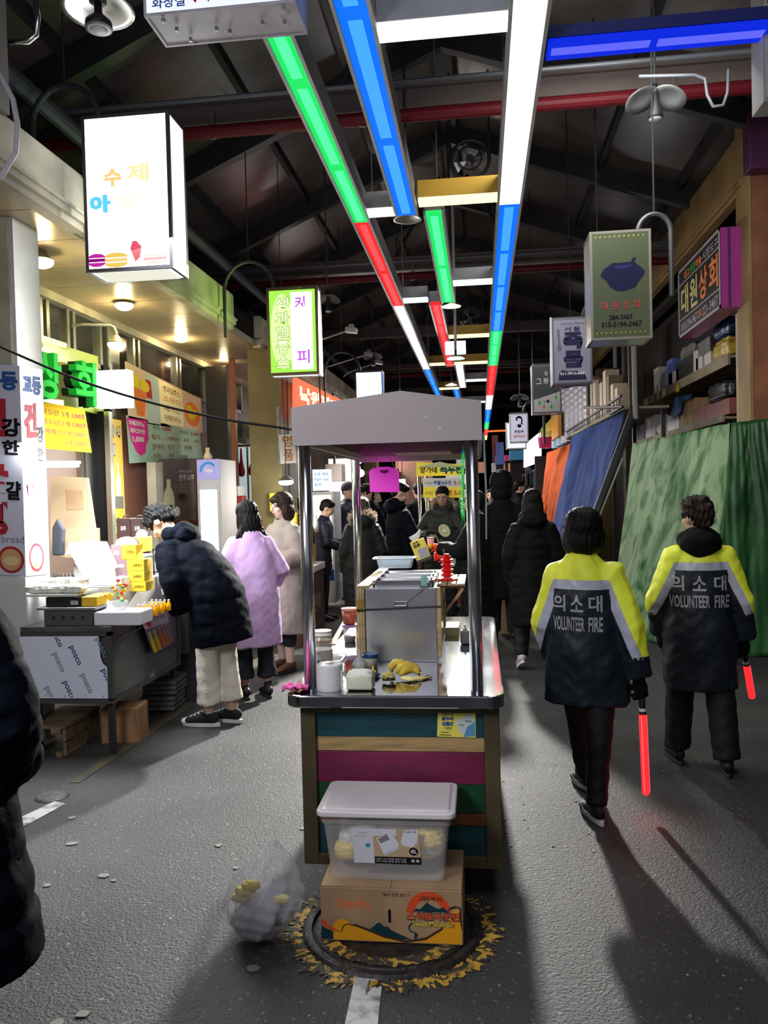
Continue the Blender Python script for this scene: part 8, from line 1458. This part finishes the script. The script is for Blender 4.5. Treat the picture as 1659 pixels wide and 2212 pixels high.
good('orange_bag', 'long orange printed bag hanging left of the wrapped cups', 'bag', (1186, 898, 1205, 948), 1.72, PLm['o'], .08); good('yellow_jug', 'yellow bottle and cloth above the pink basin', 'bottle', (1163, 917, 1186, 950), 1.72, mat('lemon', (.75, .65, .08), .4), .15, True)
c = at(1177, 956, 1, 12.6); t = thing('pink_basin', 'bright pink plastic basin perched above the orange tarpaulin', 'basin', c-Vector((0, 0, .09))); b = B(); b.lathe([(.001, -.085), (.085, -.085), (.105, .07), (.112, .08), (.10, .075), (.08, -.07)], c, 24); obj('bowl', b, PLm['m'], t, smooth=True); b = B()
for k in range(7): b.cyl((c.x-.06+k*.02, c.y, c.z-.05), (c.x-.08+k*.03, c.y+.02, c.z+.18), .006, n=5)
obj('sticks', b, OLDWOOD, t, kind='stuff')
# dark shutter frame, lit panel, far right things
t, a, c = boxthing('shutter_frame', 'rusty dark metal shutter frame left of the orange tarpaulin', 'frame', (1156, 985, 1186, 1085), 13.4, .06, mat('rusty_dark', (.05, .035, .03), .6)); 
b = B(); b.bx((a[0], 13.42, 0), (a[0]+.05, 13.46, a[2])); b.bx((c[0]-.05, 13.42, 0), (c[0], 13.46, a[2])); obj('leg_pair', b, DARK, t)
for k in range(3): b = B(); z = a[2]+(c[2]-a[2])*k/2.2; b.bx((a[0], 13.38, z), (c[0], 13.4, z+.02)); obj('bar', b, DARK, t)
b = B(); P = [at(x, y, 0, 1.35) for x, y in ((1131, 1010), (1164, 997), (1164, 935), (1131, 962))]; b.poly(P, (.06, 0, 0)); obj('wall_glow_panel', b, glow('lit_wall', (1.35, 1.3, 1.25), 1.), None, 'glowing white panel standing in for a lit shop wall right of the portrait sign', 'sign')  # the wall's brightness is put into an emissive slab
lamp('right_panel_spill', 'AREA', (1.2, 15.5, 2.2), 15, (1, 1, 1), .4, (-.2, 13, .8))
random.seed(41)
FR_ = [((1101, 972, 1131, 994), 'bright blue printed crate stacked on the far right', 't'), ((1103, 998, 1131, 1018), 'brown carton below the bright blue crate', 'c'), ((1106, 1022, 1130, 1048), 'white printed poster below the far brown carton', 'w'), ((1090, 983, 1100, 996), 'small red box left of the bright blue crate', 'm'), ((1070, 985, 1090, 1004), 'lilac bag in the far right heap', 'b'), ((1062, 1000, 1082, 1020), 'white bag in the far right heap', 'w'), ((1072, 955, 1088, 985), 'purple banner far down the aisle on the right', 'b'), ((1064, 940, 1076, 1000), 'tall narrow dusky banner at the far end', 'r'),
       ((1135, 1010, 1148, 1050), 'grey notice board beside the distant smiling person', 'g'), ((1140, 1015, 1156, 1045), 'pale switch cabinet right of the grey notice board', 'g')]
for k, (px, lab, m_) in enumerate(FR_):
    Y = 17+k*.6; a, c = pb(*px, Y, .25); b = B(); b.bx((a[0], a[1], a[2]), c); obj(('crate', 'carton', 'poster', 'box', 'bag', 'bag', 'banner', 'banner', 'notice_board', 'cabinet')[k], b, PLm[m_], None, lab, ('crate', 'box', 'poster', 'box', 'bag', 'bag', 'banner', 'banner', 'board', 'cabinet')[k], bev=.01)
    b = B(); b.bx((a[0]+.02, a[1]+.26, 0), (c[0]-.02, a[1]+.5, c[2]-.03)); obj('stall_upright', b, mat('backing_dark'), None, kind='structure')
b = B(); b.cyl(at(1050, 932, 1, 20), at(1094, 930, 1, 20), .02, n=8); obj('neon_tube', b, glow('neon_orange', (1.4, .25, .05), 1.), None, 'thin orange neon tube far down the aisle beside the last strip', 'light')
# goods on the road beyond the cart to the right
t = thing('crate_pile', 'brown printed carton with clear bag on it beyond the hooded figure', 'box', wpos(1096, 9.2)); q = wpos(1096, 9.2); b = B(); b.box((q[0], q[1], .2), (.22, .3, .4)); obj('carton', b, CARD, t, bev=.005); b = softbox((q[0], q[1], .40), .12, .12, .06, .6, .15, 9, 2); obj('clear_bag', b, mat('bag_film2'), t, smooth=True)
q = wpos(1085, 9.7); b = softbox((q[0], q[1], 0), .14, .14, .12, .6, .12, 8, 1); obj('dark_sack', b, PLm['g'], None, 'dark grey sack on the road right of the cart behind the walkers', 'sack', smooth=True)
# faint far lights and stalls down both sides
for k, (px, py, Y, w_, h, c_) in enumerate(((1003, 1000, 26, .5, .35, 'lit_white'), (1032, 1010, 30, .5, .4, 'lit_apricot'), (878, 1000, 22, .6, .3, 'lit_apricot'), (985, 1035, 24, .6, .3, 'lit_white'), (1088, 1010, 30, .5, .3, 'lit_apricot'))):
    q = at(px, py, 1, Y); b = B(); b.box(q, (w_, .08, h)); t = thing('far_sign', ('far white sign under the canopy right side', 'far apricot sign beside the right post', 'far apricot sign above the bag holder', 'far white sign low under the canopy', 'far apricot sign right of the hooded figure')[k], 'sign', q, 'far lit signs'); obj('face', b, mat('far_'+c_, (.3, .3, .3), .5, emit=(.6, .55, .5) if c_ == 'lit_white' else (.7, .3, .15), es=.5), t); b = B(); b.cyl(q, (q.x, q.y, roofz(q.x)), .01, n=5); obj('hanger', b, DARK, t)
random.seed(51)
for k in range(14):
    side = -1 if k % 2 else 1; Y = 15+k*1.7; X = -2.2 if side < 0 else 1.7; w_ = random.uniform(.5, .9); h = random.uniform(.7, 1.0); cc = random.choice(((.4, .1, .08), (.1, .2, .35), (.4, .35, .25), (.15, .3, .2), (.45, .4, .45)))
    t = thing('far_stall', 'far market stall with heaped goods on the %s side, %s' % (('left', 'right')[side > 0], ('first', 'second', 'third', 'fourth', 'fifth', 'sixth', 'seventh')[k//2]+' in line'), 'stall', (X, Y, 0)); b = B(); b.bx((X-.4, Y, 0), (X+.4, Y+1.3, .75)); obj('table', b, mat('far_table_%d' % (k % 4), cc, .6), t)
    for j in range(4): q = (X-.3+.2*j, Y+.3, .75); b = softbox(q, .09, .12, random.uniform(.05, .16), .6, .1, 8, j); obj('goods', b, PLm['wcoyrgbm'[(k+j) % 8]], t, smooth=True)
    b = B(); b.bx((X-.45, Y, 2.0), (X+.45, Y+1.3, 2.05)); b.bx((X-side*.42-.02, Y, .75), (X-side*.42+.02, Y+.04, 2.0)); b.bx((X-side*.42-.02, Y+1.26, .75), (X-side*.42+.02, Y+1.3, 2.0)); obj('awning', b, mat('far_awning_%d' % (k % 3), ((.3, .3, .35), (.35, .1, .1), (.1, .2, .4))[k % 3], .6), t)
